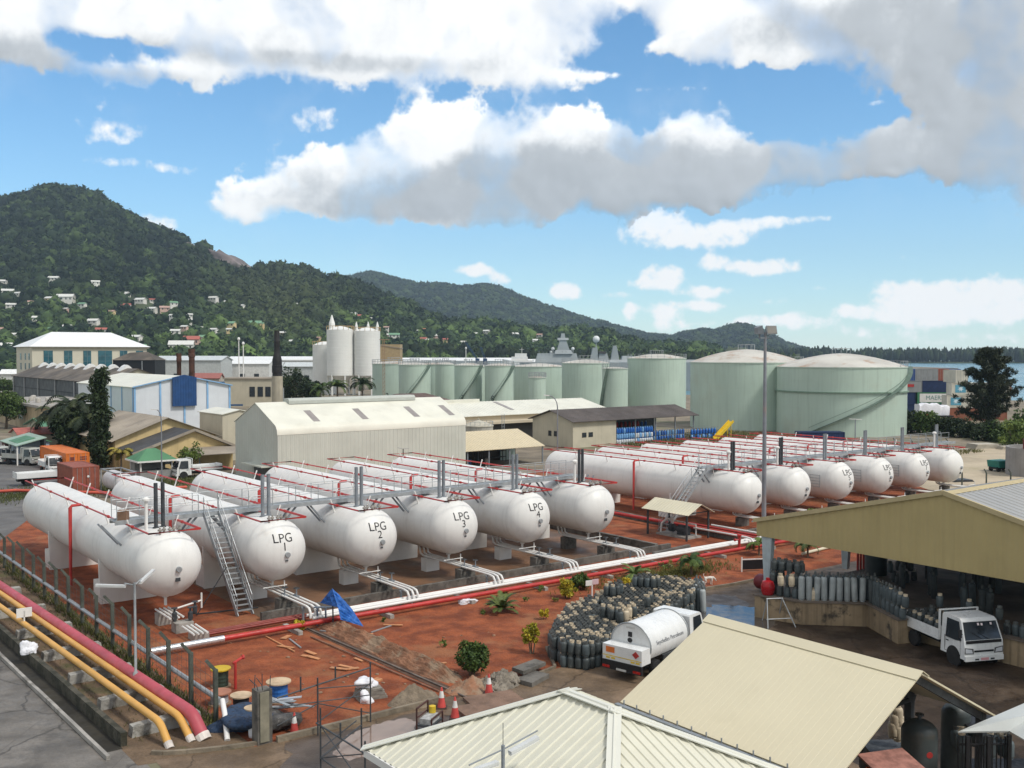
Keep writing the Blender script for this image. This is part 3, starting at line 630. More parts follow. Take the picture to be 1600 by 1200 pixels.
# grey walkways on top
def walkway(label, p0, p1, q, z, gap):
    t = thing('walkway', label, 'walkway', W(p0, q)); L = p1 - p0
    mb = MB(); mb.box(0, -.42, z - .04, L, .42, z)
    for k in range(int(L / .5)): mb.box(k*.5, -.42, z, k*.5 + .03, .42, z + .012)
    mb.build('deck', galv, t)
    for s in (-1, 1):
        mb = MB(); mb.box(0, s*.46 - .04, z - .17, L, s*.46 + .04, z + .06); mb.build('side_beam', galv, t)
    for s in (-1, 1):
        runs = [[]]; x = .1
        while x < L:
            if s == -1 and gap[0] < x < gap[1]: runs.append([])
            else: runs[-1].append(x)
            x += 1.45
        for run in runs:
            if len(run) < 2: continue
            mb = MB()
            for x in run: mb.tube([(x, s*.46, z), (x, s*.46, z + 1.05)], .022, 5)
            for h in (.55, 1.05): mb.tube([(x, s*.46, z + h) for x in run], .02, 5)
            mb.build('handrail', galv, t)
    return t
wt = walkway('long grey steel walkway with handrails over the near row of bullets', 15.6, 48.3, 54.1, 5.18, (4.6, 7.0))
def bracket(t, x, y0, y1, z0, z1):
    mb = MB(); mb.bar((x, y0, z0), (x, y1, z1), .10, .10); mb.build('bracket', grey_steel, t)
for p in ROW1:
    for dx in (1.5, 1.9, -1.9, -1.5): bracket(wt, p + dx - 15.6, .3 * (1 if abs(dx) > 1.7 else -1), .3 * (1 if abs(dx) > 1.7 else -1), 5.05, 3.2 + math.sqrt(max(.1, TR**2 - 1.25**2)) - .1) if False else None
    for s, dx in ((-.3, 1), (.3, 1), (-.3, -1), (.3, -1)):
        mb = MB(); mb.bar((p + dx * 2.55 - 15.6, s, 5.05), (p + dx * 1.55 - 15.6, s, 3.9), .09, .09); mb.build('bracket', grey_steel, wt)
tag((lambda mb: mb.build('utility_box', M('brown_box', (.22,.13,.08), .7, .15)))(MB().box(-.25,-.2,0,.25,.2,.55)), 'small brown box standing on the near end of the grey walkway', 'box').location = W(16.1, 53.9, 5.19)
wt2 = walkway('long grey steel walkway with handrails over the far row of bullets', 61.9, 101, 54.2, 4.72, (-.1, .6))
for p in ROW2:
    for s, dx in ((-.3, 1), (.3, 1), (-.3, -1), (.3, -1)):
        mb = MB(); mb.bar((p + dx * 2.55 - 61.9, s, 4.6), (p + dx * 1.55 - 61.9, s, 3.5), .09, .09); mb.build('bracket', grey_steel, wt2)
def stair(label, a, b, across, width, n):
    """stringers from top a to foot b, treads and rails"""
    t = thing('steel_stair', label, 'stair', W(*b)); A = Vector((a[0]-b[0], a[1]-b[1], a[2]-b[2])); ac = Vector(across)
    for s in (-1, 1):
        o = ac * (s * width / 2); mb = MB(); mb.bar(o, A + o, .05, .2); mb.build('stringer', galv, t)
        mb = MB(); up = Vector((0, 0, .95)); mb.tube([o + A*.02 + up, A + o + up], .022, 5); mb.tube([o + A*.02 + up*.55, A + o + up*.55], .018, 5)
        for k in range(6): mb.tube([o + A*(k/5*.98+.01), o + A*(k/5*.98+.01) + up], .02, 5)
        mb.build('handrail', galv, t)
    hd = Vector((A.x, A.y, 0)).normalized()
    for k in range(1, n):
        c = A * (k / n); mb = MB(); mb.bar(c - ac*width/2, c + ac*width/2, .22, .035) if abs(ac.x) > .5 or abs(ac.y) > .5 else None; mb.build('tread', galv, t)
    return t
stair('steep grey steel stair between the first bullet and LPG 1', (20.75, 53.65, 5.18), (21.35, 50.45, .01), (1, 0, 0), .85, 20)
stair('grey steel stair up the side of the first far bullet', (62.1, 54.2, 4.72), (57.3, 54.2, .01), (0, 1, 0), .8, 18)
mb = MB(); mb.bar((0,0,.05),(1.3,-.9,2.6),.05); mb.bar((0,.2,.05),(3.2,-.6,.08),.06); o = mb.build('stay_rod', steel_dark); o.location = W(19.3, 52.0); o.rotation_euler.z = YA; tag(o, 'dark diagonal stay rod leaning beside the steep stair', 'rod')
# outlet racks
def outlet_rack(label, p, q0, q1, z0=.95, style=0):
    t = thing('outlet_rack', label, 'pipe rack', W(p, q0)); L = q0 - q1
    for s in (-.28, .02, .3):
        mb = MB(); mb.tube([(s, .6, 1.6), (s, .4, z0 + .1), (s, .1, z0), (s, -L + .7, z0), (s, -L + .35, z0 - .06), (s, -L + .2, z0 - .25), (s, -L + .2, .42)], .062, 8); mb.build('pipe', white_paint, t, smooth=50)
    for yy, wd, hh in ((-.3, .5, z0 - .1), (-4.2, .55, z0 - .14)):
        mb = MB(); mb.box(-wd, yy - .3, 0, wd, yy + .3, hh); mb.build('support_block', white_paint if style == 0 and yy > -1 else concrete_dark, t)
    mb = MB(); mb.bar((-.35, -L + .9, 0), (-.35, -L + .9, z0 - .06), .09); mb.bar((.35, -L + .9, 0), (.35, -L + .9, z0 - .06), .09); mb.bar((-.45, -L + .9, z0 - .1), (.45, -L + .9, z0 - .1), .08); mb.build('frame', grey_steel, t)
    for s, yy in ((-.2, -4.4), (.2, -5.0)):
        mb = MB(); mb.lathe([(.13,-.22),(.13,-.16),(.09,-.16),(.09,.16),(.13,.16),(.13,.22)], 8, (s, yy, z0), 'y'); mb.tube([(s, yy, z0), (s, yy, z0 + .45)], .04, 6); v = mb.build('valve', grey_steel, t, smooth=40)
        mb = MB(); mb.tube([(s + .16*math.cos(a), yy + .16*math.sin(a), z0 + .46) for a in np.linspace(0, 2*math.pi, 9)[:-1]], .022, 5, closed=True); mb.bar((s-.16,yy,z0+.46),(s+.16,yy,z0+.46),.025); mb.build('hand_wheel', steel_dark, v)
    mb = MB(); mb.tube([(.35, -3.2, z0), (.35, -3.2, z0 + .55)], .035, 6); mb.tube([(-.9, -3.2, z0 + .28), (.5, -3.2, z0 + .28)], .03, 6); mb.build('drain_tee', white_paint, t)
    return t
names1 = ['LPG one', 'LPG two', 'LPG three', 'LPG four', 'the unnumbered bullet beside LPG 4']
for i in range(1, 6): outlet_rack(f'white outlet pipes with valves running out from under {names1[i-1]}', ROW1[i], 54.0, 46.2, style=0 if i < 5 else 1)
names2 = ['the bullet with the grey stair', 'the bullet right of the floodlight mast', 'LPG five', 'LPG six', 'LPG seven', 'the farthest bullet']
for i in range(6): outlet_rack(f'white outlet pipes with valves running out from under {names2[i]}', ROW2[i] + .4, 52.4, 45.6, .8, 1)
# unfinished rack at the first bullet
t = thing('outlet_rack', 'unfinished bundle of white pipes on blocks before the first bullet', 'pipe rack', W(17.4, 50.6))
for k in range(4):
    mb = MB(); mb.tube([(-.35 + .22*k, 1.2, .75), (-.35 + .22*k, -1.0, .72)], .055, 7); mb.build('pipe', white_paint, t, smooth=50)
    mb = MB(); mb.tube([(-.1 + .22*k, -2.0, .5), (-.1 + .22*k, -3.6, .45)], .055, 7); mb.build('pipe', white_paint, t, smooth=50)
mb = MB(); mb.tube([(.3, .4, .8), (2.0, 1.0, .9)], .05, 7); mb.tube([(2.0, 1.0, .5), (2.0, 1.0, 1.3)], .05, 7); mb.build('branch_pipe', white_paint, t)
for x, y in ((-.1, -.9), (.6, -1.2), (1.2, -.2)):
    mb = MB(); mb.lathe([(.1,0),(.13,.1),(.13,.4),(.06,.45),(.06,.6),(.16,.62),(.16,.66)], 8, (x, y, .55), 'z'); mb.build('valve', steel_dark, t, smooth=40)
for x0, y0, x1, y1, h in ((-.4, .6, .6, 1.2, .6), (-.2, -1.4, .7, -.7, .5), (0, -3.2, .8, -2.5, .35)):
    mb = MB(); mb.box(x0, y0, 0, x1, y1, h); mb.build('support_block', concrete, t)
# bund walls
def low_wall(label, p0, q0, p1, q1, h, w, mat=concrete_dark, nm='bund_wall', cat='wall'):
    a, b = W(p0, q0), W(p1, q1); d = b - a; L = d.length; mb = MB(); n = max(2, int(L / 3))
    for k in range(n): mb.box(L*k/n, -w/2, 0, L*(k+1)/n - .015, w/2, h + (k % 3) * .008)
    o = mb.build(nm, mat); o.location = a; o.rotation_euler.z = math.atan2(d.y, d.x); tag(o, label, cat); return o
low_wall('low dark bund wall along the front of the near row of bullets', 21.6, 49.0, 52.6, 49.0, .42, .26)
low_wall('low dark bund wall running back beside the last near bullet', 51.4, 49.15, 51.4, 66, .5, .28)
low_wall('low dark bund wall near the pump shelter, before the far bullets', 58.7, 47.6, 59.9, 64, .45, .28)
low_wall('low dark bund wall along the front of the far row of bullets', 60, 49.2, 106, 49.2, .4, .26)
low_wall('short dark wall stub at the corner where white pipes cross', 49.4, 47.5, 53.4, 47.9, .4, .3)
# pipelines
def pipeline(name, label, pts, r, mat, n=10, cat='pipe'):
    b = W(*pts[0][:2], pts[0][2]); mb = MB(); mb.tube([W(*q) - b for q in pts], r, n); o = mb.build(name, mat, smooth=50); o.location = b; tag(o, label, cat); return o
pipeline('fire_main', 'long red fire main running along the ground before the near bullets', [(18.3,45.95,.32),(24,45.75,.34),(40,45.2,.34),(54.5,44.8,.36),(66,44.3,.4),(92,43.6,.4)], .125, red_paint, 12)
pipeline('pipe_sleeve', 'bright silver length of pipe at the fence end of the red main', [(14.9,46.0,.32),(18.35,45.95,.32)], .16, M('bright_steel', (.62,.64,.66), .3, .08, metal=.6), 12)
for k, (q, z) in enumerate(((46.25,.44),(46.6,.46),(46.95,.44))):
    pipeline('product_pipe', ['white product pipe next to the red main, nearest of three', 'middle of the three parallel white product pipes', 'white product pipe farthest from the red main'][k], [(23.2,q,z),(40,q-.12,z),(55,q-.35,z),(92,q-1.6,z)], .085, white_paint, 10)
for k, q in enumerate((47.6, 47.9, 48.15)):
    pipeline('thin_pipe', ['thin dark red pipe nearest the red main, beside the stair foot', 'middle thin dark red pipe beside the stair foot', 'thin dark red pipe nearest the stair foot'][k], [(17.8,q,.18),(23.6,q-.15,.22)], .06, M('dark_red_pipe', (.20,.035,.025), .5, .2), 8)
pipeline('fire_main_branch', 'red pipe running from the pump shelter to the main pipes', [(58.6,61,.5),(58.6,52,.5),(58.6,45,.5)], .13, red_paint)
pipeline('fire_main_branch', 'thin red pipe beside the pump shelter pipes', [(60.2,54,.4),(60.0,44.5,.4)], .09, red_paint)
for k, pp in enumerate((57.4, 59.4)):
    pipeline('pump_pipe', ['white pump pipe bending down onto the mains, left of the red branch', 'white pump pipe bending down onto the mains, right of the red branch'][k], [(pp,51,.75),(pp,46.0,.75),(pp,45.6,.7),(pp,45.4,.45)], .07, white_paint, 8)
pipeline('cross_pipe', 'pale pipe lying on the red ground before the shed', [(58.2,41.8,.12),(66,42.4,.12),(78,43,.12)], .11, cream_sheet, 8)
pipeline('fire_main_far', 'red pipe on low blocks behind the near bullets', [(14.0,108,.5),(21.8,107.4,.5),(28.7,99.7,.5),(36,99.5,.5)], .14, red_faded)
t = thing('hydrant', 'red hydrant standpipe rising beside the red main', 'hydrant', W(55.6, 45.2)); mb = MB(); mb.tube([(0,0,.2),(0,0,1.15)], .1, 8); mb.lathe([(.16,1.15),(.16,1.25),(.08,1.3)], 10, (0,0,0)); mb.build('standpipe', red_paint, t, smooth=40); mb = MB(); mb.tube([(0,0,.9),(-.35,.1,.9)], .06, 6); mb.lathe([(.1,-.4),(.1,-.3)], 8, (0,.1,.9), 'x'); mb.build('outlet', red_paint, t)
for k in range(9):
    p = 22 + 5.2 * k; mb = MB(); mb.box(-.12, -.2, 0, .12, 1.6, .2); o = mb.build('pipe_sleeper', concrete); o.location = W(p, 45.4 - k*.13); o.rotation_euler.z = YA; tag(o, f'concrete sleeper under the white mains, {ORD[k]} from the blue tarpaulin', 'sleeper', 'sleepers under the mains')
# pump shelter
t = thing('pump_shelter', 'small open shelter with cream pitched roof over pumps', 'shelter', W(55.4, 49.9))
mb = MB(); mb.ribbed((0,4.7,2.0),(0,-.1,2.0),(1.5,-.1,2.72),(1.5,4.7,2.72), 16, .02, .03); mb.ribbed((3.0,-.1,2.0),(3.0,4.7,2.0),(1.5,4.7,2.72),(1.5,-.1,2.72), 16, .02, .03); mb.build('roof', cream_sheet, t)
for x, y in ((.3,.3),(.3,4.3),(2.7,.3),(2.7,4.3)):
    mb = MB(); mb.bar((x,y,0),(x,y,2.1),.12); mb.build('post', steel_dark, t)
mb = MB()
for y in (.3, 4.3): mb.bar((.2,y,2.05),(1.5,y,2.62),.08); mb.bar((2.8,y,2.05),(1.5,y,2.62),.08); mb.bar((.2,y,2.04),(2.8,y,2.04),.08)
mb.build('truss', steel_dark, t)
t2 = thing('pump_set', 'dark pump set with pale pipe bends under the small shelter', 'pump', W(56.2, 50.6))
mb = MB(); mb.box(0,0,0,1.6,3.2,.15); mb.build('base', concrete, t2)
mb = MB(); mb.lathe([(.3,0),(.36,.1),(.36,.9),(.2,1.0),(.2,1.3)], 12, (.8, .6, .55), 'y'); mb.box(.5,.7,.15,1.1,1.5,.3); mb.build('motor', steel_dark, t2, smooth=40)
mb = MB(); mb.lathe([(.1,0),(.32,.02),(.32,.3),(.1,.32)], 12, (.8, 2.1, .55), 'y'); mb.build('pump_casing', steel_dark, t2, smooth=40)
mb = MB(); mb.tube([(.8,2.2,.8),(.8,2.2,1.2),(.5,2.5,1.25),(.2,2.8,.9),(.2,2.9,.2)], .07, 8); mb.tube([(1.2,.2,.2),(1.2,.2,1.0),(1.2,2.6,1.05)], .05, 8); mb.build('pipe_bend', white_paint, t2, smooth=50)
# red shipping container tucked behind the bullets
def container(label, loc, rot, L, mat, h=2.6, w=2.44, group=None, marks=None):
    t = thing('shipping_container', label, 'container', loc, rot, group)
    mb = MB(); n = max(10, int(L / .28)); z0, z1 = .14, h - .12
    for s in (-1, 1):
        vs = []; fs = []
        for k in range(n * 2 + 1):
            x = .12 + (L - .24) * k / (n * 2); d = .035 if (k % 2) else 0.0
            vs += [(x, s * (w/2 - d), z0), (x, s * (w/2 - d), z1)]
        for k in range(n * 2): fs.append((2*k, 2*k+2, 2*k+3, 2*k+1))
        mb.add(vs, fs)
    mb.box(.05, -w/2 + .05, h - .14, L - .05, w/2 - .05, h - .04); mb.box(.05,-w/2+.05,.05,.1,w/2-.05,h-.06)
    mb.build('body', mat, t, fix=False)
    mb = MB()
    for x in (0, L - .12):
        for s in (-1, 1): mb.box(x, s*w/2 - .06, 0, x + .12, s*w/2 + .06, h)
    for s in (-1, 1):
        for z in (0, h - .12): mb.box(.12, s*w/2 - .05, z, L - .12, s*w/2 + .05, z + .12)
    for x in (0, L - .1):
        for z in (0, h - .12): mb.box(x, -w/2 + .06, z, x + .1, w/2 - .06, z + .12)
    mb.build('frame', mat, t)
    for s in (-1, 1):
        mb = MB(); y0 = min(s*.02, s*(w/2-.07)); y1 = max(s*.02, s*(w/2-.07)); mb.box(L - .1, y0, .13, L - .03, y1, h - .13); d = mb.build('door', mat, t)
        for yy in (.35, .85):
            mb = MB(); mb.tube([(L + .0, s*yy, .1), (L + .0, s*yy, h - .1)], .02, 5); mb.build('lock_bar', galv, d)
    return t
container('dark red shipping container hidden behind LPG 3 and LPG 4', W(37.2, 62.5), YA, 6.06, M('container_red', (.22,.03,.035), .6, .15))
# ------------------------------------------------------------------ halls and houses
m_grey_clad = M('grey_cladding', (.52,.535,.47), .55, .05, .4, corr=('X', .5), streak=.08)
m_grey_clad_y = M('grey_cladding_side', (.50,.515,.46), .55, .05, .4, corr=('Y', .5), streak=.08)
m_pale_roof = M('pale_sheet_roof', (.66,.65,.56), .5, .06, .4, stain=(.5,.47,.38), samt=.3, ssc=.3)
m_white_clad = M('white_cladding', (.62,.65,.68), .5, .05, .4, streak=.06)
m_lblue = M('light_blue_trim', (.22,.40,.62), .5, .1, 1)
m_dblue = M('deep_blue_sheet', (.012,.055,.17), .45, .15, 1, corr=('X', .4))
m_dark_clad = M('charcoal_cladding', (.065,.072,.078), .6, .15, .3, streak=.3)
m_old_roof = M('weathered_sheet_roof', (.15,.125,.10), .85, .3, .15, stain=(.055,.05,.045), samt=.7, ssc=.1, sthr=.45)
m_tan_roof = M('grey_tan_roof', (.32,.275,.22), .8, .2, .2, stain=(.15,.13,.11), samt=.5, ssc=.18)
m_yellow_wall = M('yellow_render', (.58,.44,.22), .8, .1, .5, streak=.2)
m_beige_wall = M('beige_render', (.47,.43,.33), .8, .08, .4, streak=.15)
m_stained = M('stained_render', (.42,.33,.21), .85, .2, .3, streak=.75)
m_green_roof = M('green_sheet_roof', (.075,.20,.10), .5, .15, .3)
m_lgreen_roof = M('pale_green_roof', (.27,.36,.29), .55, .15, .3)
m_brown_roof = M('dark_brown_roof', (.085,.072,.066), .8, .2, .3, stain=(.14,.12,.11), samt=.4, ssc=.3)
m_door = M('steel_door', (.10,.10,.10), .6, .1)
m_office = M('office_render', (.55,.52,.42), .7, .05, .2)
m_teal_glass = M('teal_glass', (.02,.09,.12), .15, .25, .6, spec=.7)
def hall(name, label, cat, p, q, dp, dq, eave, ridge, along, wall, roof, over=.3, apex=.5, gable_mat=None, n_rib=0, rot=None, loc=None):
    """gabled building: footprint from yard corner (p,q); ridge along local x ('p') or y ('q')"""
    t = thing(name, label, cat, loc if loc is not None else W(p, q), rot)
    mb = MB()
    if along == 'p': poly = [(0,0),(dq,0),(dq,eave),(dq*apex,ridge),(0,eave)]; mb.prism(poly, 0, dp, 'x')
    else: poly = [(0,0),(dp,0),(dp,eave),(dp*apex,ridge),(0,eave)]; mb.prism(poly, 0, dq, 'y')
    mb.build('wall', wall, t)
    mb = MB(); o = over; th = .09; e = .05
    if along == 'p':
        a = dq * apex; s1 = (ridge - eave) / a; s2 = (ridge - eave) / (dq - a)
        L = [((-o, -o, eave - s1*o + e), (dp+o, -o, eave - s1*o + e), (dp+o, a, ridge + e), (-o, a, ridge + e)), ((dp+o, dq+o, eave - s2*o + e), (-o, dq+o, eave - s2*o + e), (-o, a, ridge + e), (dp+o, a, ridge + e))]
    else:
        a = dp * apex; s1 = (ridge - eave) / a; s2 = (ridge - eave) / (dp - a)
        L = [((-o, dq+o, eave - s1*o + e), (-o, -o, eave - s1*o + e), (a, -o, ridge + e), (a, dq+o, ridge + e)), ((dp+o, -o, eave - s2*o + e), (dp+o, dq+o, eave - s2*o + e), (a, dq+o, ridge + e), (a, -o, ridge + e))]
    for q4 in L:
        if n_rib: mb.ribbed(*q4, n_rib, .03, .06)
        else: mb.slab(q4, th)
    mb.build('roof', roof, t)
    return t
def add_box(t, name, mat, *b, lab=None):
    o = MB().box(*b).build(name, mat, t)
    if lab: o['label'] = lab
    return o
# grey warehouse with rounded eave and ridge vent
t = thing('warehouse', 'large grey clad warehouse with rounded eaves and four grey skylights', 'warehouse', W(44.7, 96.9))
DP, DQ = 24.0, 11.1
prof = [(0,0),(DQ,0),(DQ,6.3),(DQ/2,8.55),(.55,6.42),(.28,6.22),(.1,5.95),(0,5.55)]
for x_ in (0, DP - .12): mb = MB(); mb.prism(prof, x_, x_ + .12, 'x'); mb.build('gable_wall', m_grey_clad_y, t)
mb = MB(); n = 96; vs = []; fs = []
for k in range(n * 2 + 1):
    x = .12 + (DP - .24) * k / (n * 2); d = .03 if k % 2 else 0
    vs += [(x, -d, 0), (x, -d, 5.55)]
for k in range(n * 2): fs.append((2*k, 2*k+2, 2*k+3, 2*k+1))
mb.add(vs, fs); mb.box(.12, .05, 0, DP - .12, .12, 5.55); mb.box(.12, DQ - .1, 0, DP - .12, DQ, 6.2); mb.build('side_wall', m_grey_clad, t, fix=False)
mb = MB(); out = [(-.04,5.5),(.06,5.98),(.25,6.28),(.54,6.49),(DQ/2,8.64),(DQ+.3,6.28)]; 
poly = out + [(y, z - .06) for y, z in out[::-1]]; mb.prism(poly, -.06, DP + .06, 'x'); rf_ = mb.build('roof', m_pale_roof, t, smooth=25)
mb = MB(); mb.prism([(DQ/2-.75, 8.4),(DQ/2-.75,8.75),(DQ/2-.5,9.0),(DQ/2+.5,9.0),(DQ/2+.75,8.75),(DQ/2+.75,8.4)], 3.6, 20.0, 'x'); mb.build('ridge_vent', M('grey_green_vent', (.42,.44,.40), .55, .06), rf_)
sl = (8.64 - 6.49) / (DQ/2 - .54)
for x in (4.6, 10.6, 17.4, 22.3):
    f = lambda y: 6.49 + sl * (y - .54) + .015
    mb = MB(); mb.slab([(x, .9, f(.9)), (x + .8, .9, f(.9)), (x + .8, 3.4, f(3.4)), (x, 3.4, f(3.4))], .02); mb.build('skylight', M('skylight_sheet', (.28,.25,.23), .4, .1), rf_)
add_box(t, 'canopy', m_grey_clad, -1.3, 1.2, 2.0, 0, 6.6, 2.15); add_box(t, 'door', m_door, -.04, 1.6, 0, 0, 6.0, 1.95)
mb = MB(); mb.tube([(3.3,DQ/2,8.9),(3.3,DQ/2,10.2)], .05, 5); mb.build('vent_pipe', galv, t)
# white hall with blue trim and the deep blue panel
t = hall('industrial_hall', 'white clad hall with light blue corner strips and deep blue panel', 'hall', 46.64, 150.3, 14.8, 30, 9.0, 10.55, 'q', m_white_clad, m_pale_roof, .25)
for x in (0, 3.75, 7.4, 11.0, 14.55):
    mb = MB(); mb.box(x - .02, -.12, 0, x + .25, -.02, 9.0 + 1.5 * (1 - abs(x - 7.4) / 7.4)); mb.build('trim_strip', m_lblue, t)
for y in (.2, 5.5, 11, 16): add_box(t, 'trim_strip', m_lblue, -.1, y, 0, -.02, y + .25, 8.9)
mb = MB(); mb.bar((-.25,-.3,9.0),(7.4,-.3,10.6),.12,.16); mb.bar((7.4,-.3,10.6),(15.05,-.3,9.0),.12,.16); mb.build('barge_board', m_lblue, t)
mb = MB(); mb.prism([(5.6,6.0),(9.25,6.0),(9.25,10.35),(7.4,10.75),(5.6,10.35)], -.5, -.14, 'y'); mb.build('blue_panel', m_dblue, t)
mb = MB(); mb.tube([(11.6,-.6,5.6-1.9),(15,-.6,5.2-1.9)], .06, 6); mb.build('gutter_pipe', steel_dark, t)
# two rusty flues behind it
for k, (x0, top, r) in enumerate(((280, 552, .48), (300, 545, .62))):
    P = GD(x0, 600, 186); zt = GD(x0, top, 186).z
    mb = MB(); mb.lathe([(r*.85,0),(r*.85,zt-1.6),(r*1.0,zt-1.5),(r*1.0,zt-.9),(r*.9,zt-.8),(r*1.0,zt-.5),(r*1.0,zt)], 14); o = mb.build('flue', M('rusty_flue', (.065,.028,.018), .85, .4, .8, stain=(.02,.015,.012), samt=.8), smooth=40); o.location = (P.x, P.y, 0)
    tag(o, ['shorter rusty flue pipe left above the white hall', 'taller rusty flue pipe right above the white hall'][k], 'chimney')
# charcoal shed with skylight hoods
t = hall('old_shed', 'long charcoal clad shed with stained roof and curved white skylights', 'shed', 57.5, 202.6, 12.5, 81, 8.3, 10.9, 'q', m_dark_clad, m_old_roof, .5)
add_box(t, 'gable_sheet', m_beige_wall, .0, -.06, 0, 12.5, -.02, 8.25)
mb = MB(); mb.prism([(0,8.25),(12.5,8.25),(6.25,10.8)], -.08, -.02, 'y'); mb.build('gable_sheet', m_beige_wall, t)
for y in (8, 22, 38, 54, 68, 80): add_box(t, 'downpipe', M('pale_pipe', (.35,.36,.36), .6, .1), -.3, y, 0, -.06, y + .3, 8.2)
add_box(t, 'wall_rail', M('rail_dark', (.03,.033,.036), .7), -.12, .2, 5.4, -.03, 80.8, 5.6)
for k in range(9):
    y = 8 + k * 8.4; mb = MB(); pr = [(-1.6 + .4*i, .9 * math.sin(math.pi * i / 8)) for i in range(9)]
    mb.add([(6.25 + a * .9, y - 1.1, 10.75 + b - abs(a) * .25) for a, b in pr] + [(6.25 + a * .9, y + 1.1, 10.75 + b - abs(a) * .25) for a, b in pr], [(i, i+1, 10+i, 9+i) for i in range(8)] + [tuple(range(9)), tuple(range(9, 18))]); mb.build('skylight_hood', M('hood_white', (.7,.7,.68), .5, .1), t)
# big pale office with teal windows
t = thing('office_block', 'big cream office block with white hipped roof and tall teal windows', 'building', W(71.1, 325.1))
DPo, DQo = 34.0, 21; ze = 16.0
mb = MB(); mb.box(0,0,0,DPo,DQo,ze); mb.build('wall', m_office, t)
mb = MB(); o = 1.0; a = [(-o,-o,ze),(DPo+o,-o,ze),(DPo+o,DQo+o,ze),(-o,DQo+o,ze)]; r0, r1 = (8,DQo/2,ze+4.7),(DPo-8,DQo/2,ze+4.7)
mb.add(a + [r0, r1], [(0,1,5,4),(1,2,5),(2,3,4,5),(3,0,4),(3,2,1,0)]); mb.build('roof', M('white_roof', (.72,.73,.72), .5, .04), t)
for x, w in ((3.2,2.6),(9.0,2.4),(14.6,2.3),(19.0,4.2),(25.6,2.3),(30.6,2.2)):
    f = add_box(t, 'window', m_teal_glass, x, -.12, 8.3, x + w, .02, 14.8)
    mb = MB()
    for k in range(1, 4): mb.box(x, -.17, 8.3 + k*1.6, x + w, -.12, 8.4 + k*1.6)
    mb.box(x + w/2 - .06, -.18, 8.3, x + w/2 + .06, -.12, 14.8); mb.build('mullion', M('mullion', (.1,.16,.18), .4), f)
for y in (3, 8, 14):
    for z in (9, 12): add_box(t, 'window', m_teal_glass, -.1, y, z, .02, y + 1.4, z + 2)
add_box(t, 'cornice', M('cornice', (.42,.39,.30), .7), -.5, -.5, ze - .5, DPo + .5, -.05, ze - .02)
# black screened structure
t = thing('black_enclosure', 'black sided enclosure with grey low pitched roof, left of the rusty flues', 'shed', GD(177, 620, 262) * 1.0, 0.0); t.location.z = 0
mb = MB(); mb.box(0,0,0,11,8,12.2); mb.build('wall', black_paint, t); mb = MB(); mb.add([(-.3,-.3,12.2),(11.3,-.3,12.2),(11.3,8.3,12.2),(-.3,8.3,12.2),(3,4,14.2),(7.6,4,14.4)], [(0,1,5,4),(1,2,5),(2,3,4,5),(3,0,4),(3,2,1,0)]); mb.build('roof', m_old_roof, t)
add_box(t, 'downpipe', galv, 7.6, -.2, 0, 7.8, -.02, 12)
# stained flat roofed building on the far left
t = thing('flat_roof_building', 'stained beige flat roofed building with clutter on its roof', 'building', W(42.9, 190.2))
mb = MB(); mb.box(0,0,0,14,40,4.3); mb.build('wall', m_stained, t); mb = MB(); mb.box(-.5,-.5,4.3,14.5,40.5,4.75); mb.build('roof_slab', concrete, t)
for y in (14, 20, 26, 32): add_box(t, 'window', M('blue_grey_window', (.16,.24,.28), .3), -.06, y, 1.6, .02, y + 3.2, 3.4)
for k, (x, y, s) in enumerate(((3,6,1.0),(4,9,.8),(2.5,13,.9),(5,17,.7),(3,21,.8),(4.5,26,.9))):
    mb = MB(); mb.lathe([(s*.5,0),(s*.55,.1),(s*.55,s*.9),(s*.2,s)], 12); o = mb.build('roof_tank', M('tank_pale', (.5,.47,.42), .6), smooth=40); o.location = W(42.9 + x, 190.2 + y, 4.75); tag(o, f'small pale water tank on the stained flat roof, {ORD[k]} from its right end', 'tank', 'water tanks on the flat roof')
# houses in the left middle ground
t = hall('workshop', 'low workshop with broad grey tan sheet roof behind the yellow house', 'workshop', 36.2, 124, 12.5, 19, 3.6, 6.0, 'q', m_yellow_wall, m_tan_roof, .6, n_rib=22)
t = hall('yellow_house', 'yellow walled house with dark grey roof and pale barge boards', 'house', 36.6, 117.3, 11.6, 6.5, 2.6, 4.75, 'q', m_yellow_wall, M('slate_roof', (.06,.06,.062), .8, .2, .4), .5, apex=.58)
mb = MB(); mb.bar((-.6,-.56,2.4),(6.73,-.56,4.9),.08,.3); mb.bar((6.73,-.56,4.9),(12.2,-.56,2.5),.08,.3); mb.build('barge_board', m_tan_roof, t)
add_box(t, 'window', m_win, 3.0, -.05, 1.0, 4.0, .02, 2.0); add_box(t, 'door', m_door, 5.6, -.05, 0, 6.6, .02, 2.0)
mb = MB(); mb.slab([(5.5,-.1,2.75),(11.8,-.1,2.75),(11.8,-3.9,2.2),(5.5,-3.9,2.2)], .08); mb.build('veranda_roof', m_tan_roof, t)
for x in (6, 11.4): add_box(t, 'veranda_post', steel_dark, x, -3.7, 0, x + .14, -3.56, 2.2)
t = hall('long_green_shed', 'long low shed with green sheet roof behind the dark palms', 'shed', 35, 152, 11, 12, 3.3, 4.5, 'p', m_beige_wall, m_green_roof, .5)
t = thing('lean_to', 'open lean-to with pale green roof and dark red side wall', 'shed', W(27.6, 135.5))
mb = MB(); mb.slab([(0,0,2.5),(0,9.6,2.5),(3.6,9.6,3.4),(3.6,0,3.4)], .1); mb.build('roof', m_lgreen_roof, t)
add_box(t, 'back_wall', steel_dark, 3.3, 0, 0, 3.5, 9.6, 3.2); add_box(t, 'side_wall', M('maroon_wall', (.10,.025,.025), .8), .2, 7.2, 0, 3.3, 9.4, 2.4, lab='dark red side wall')
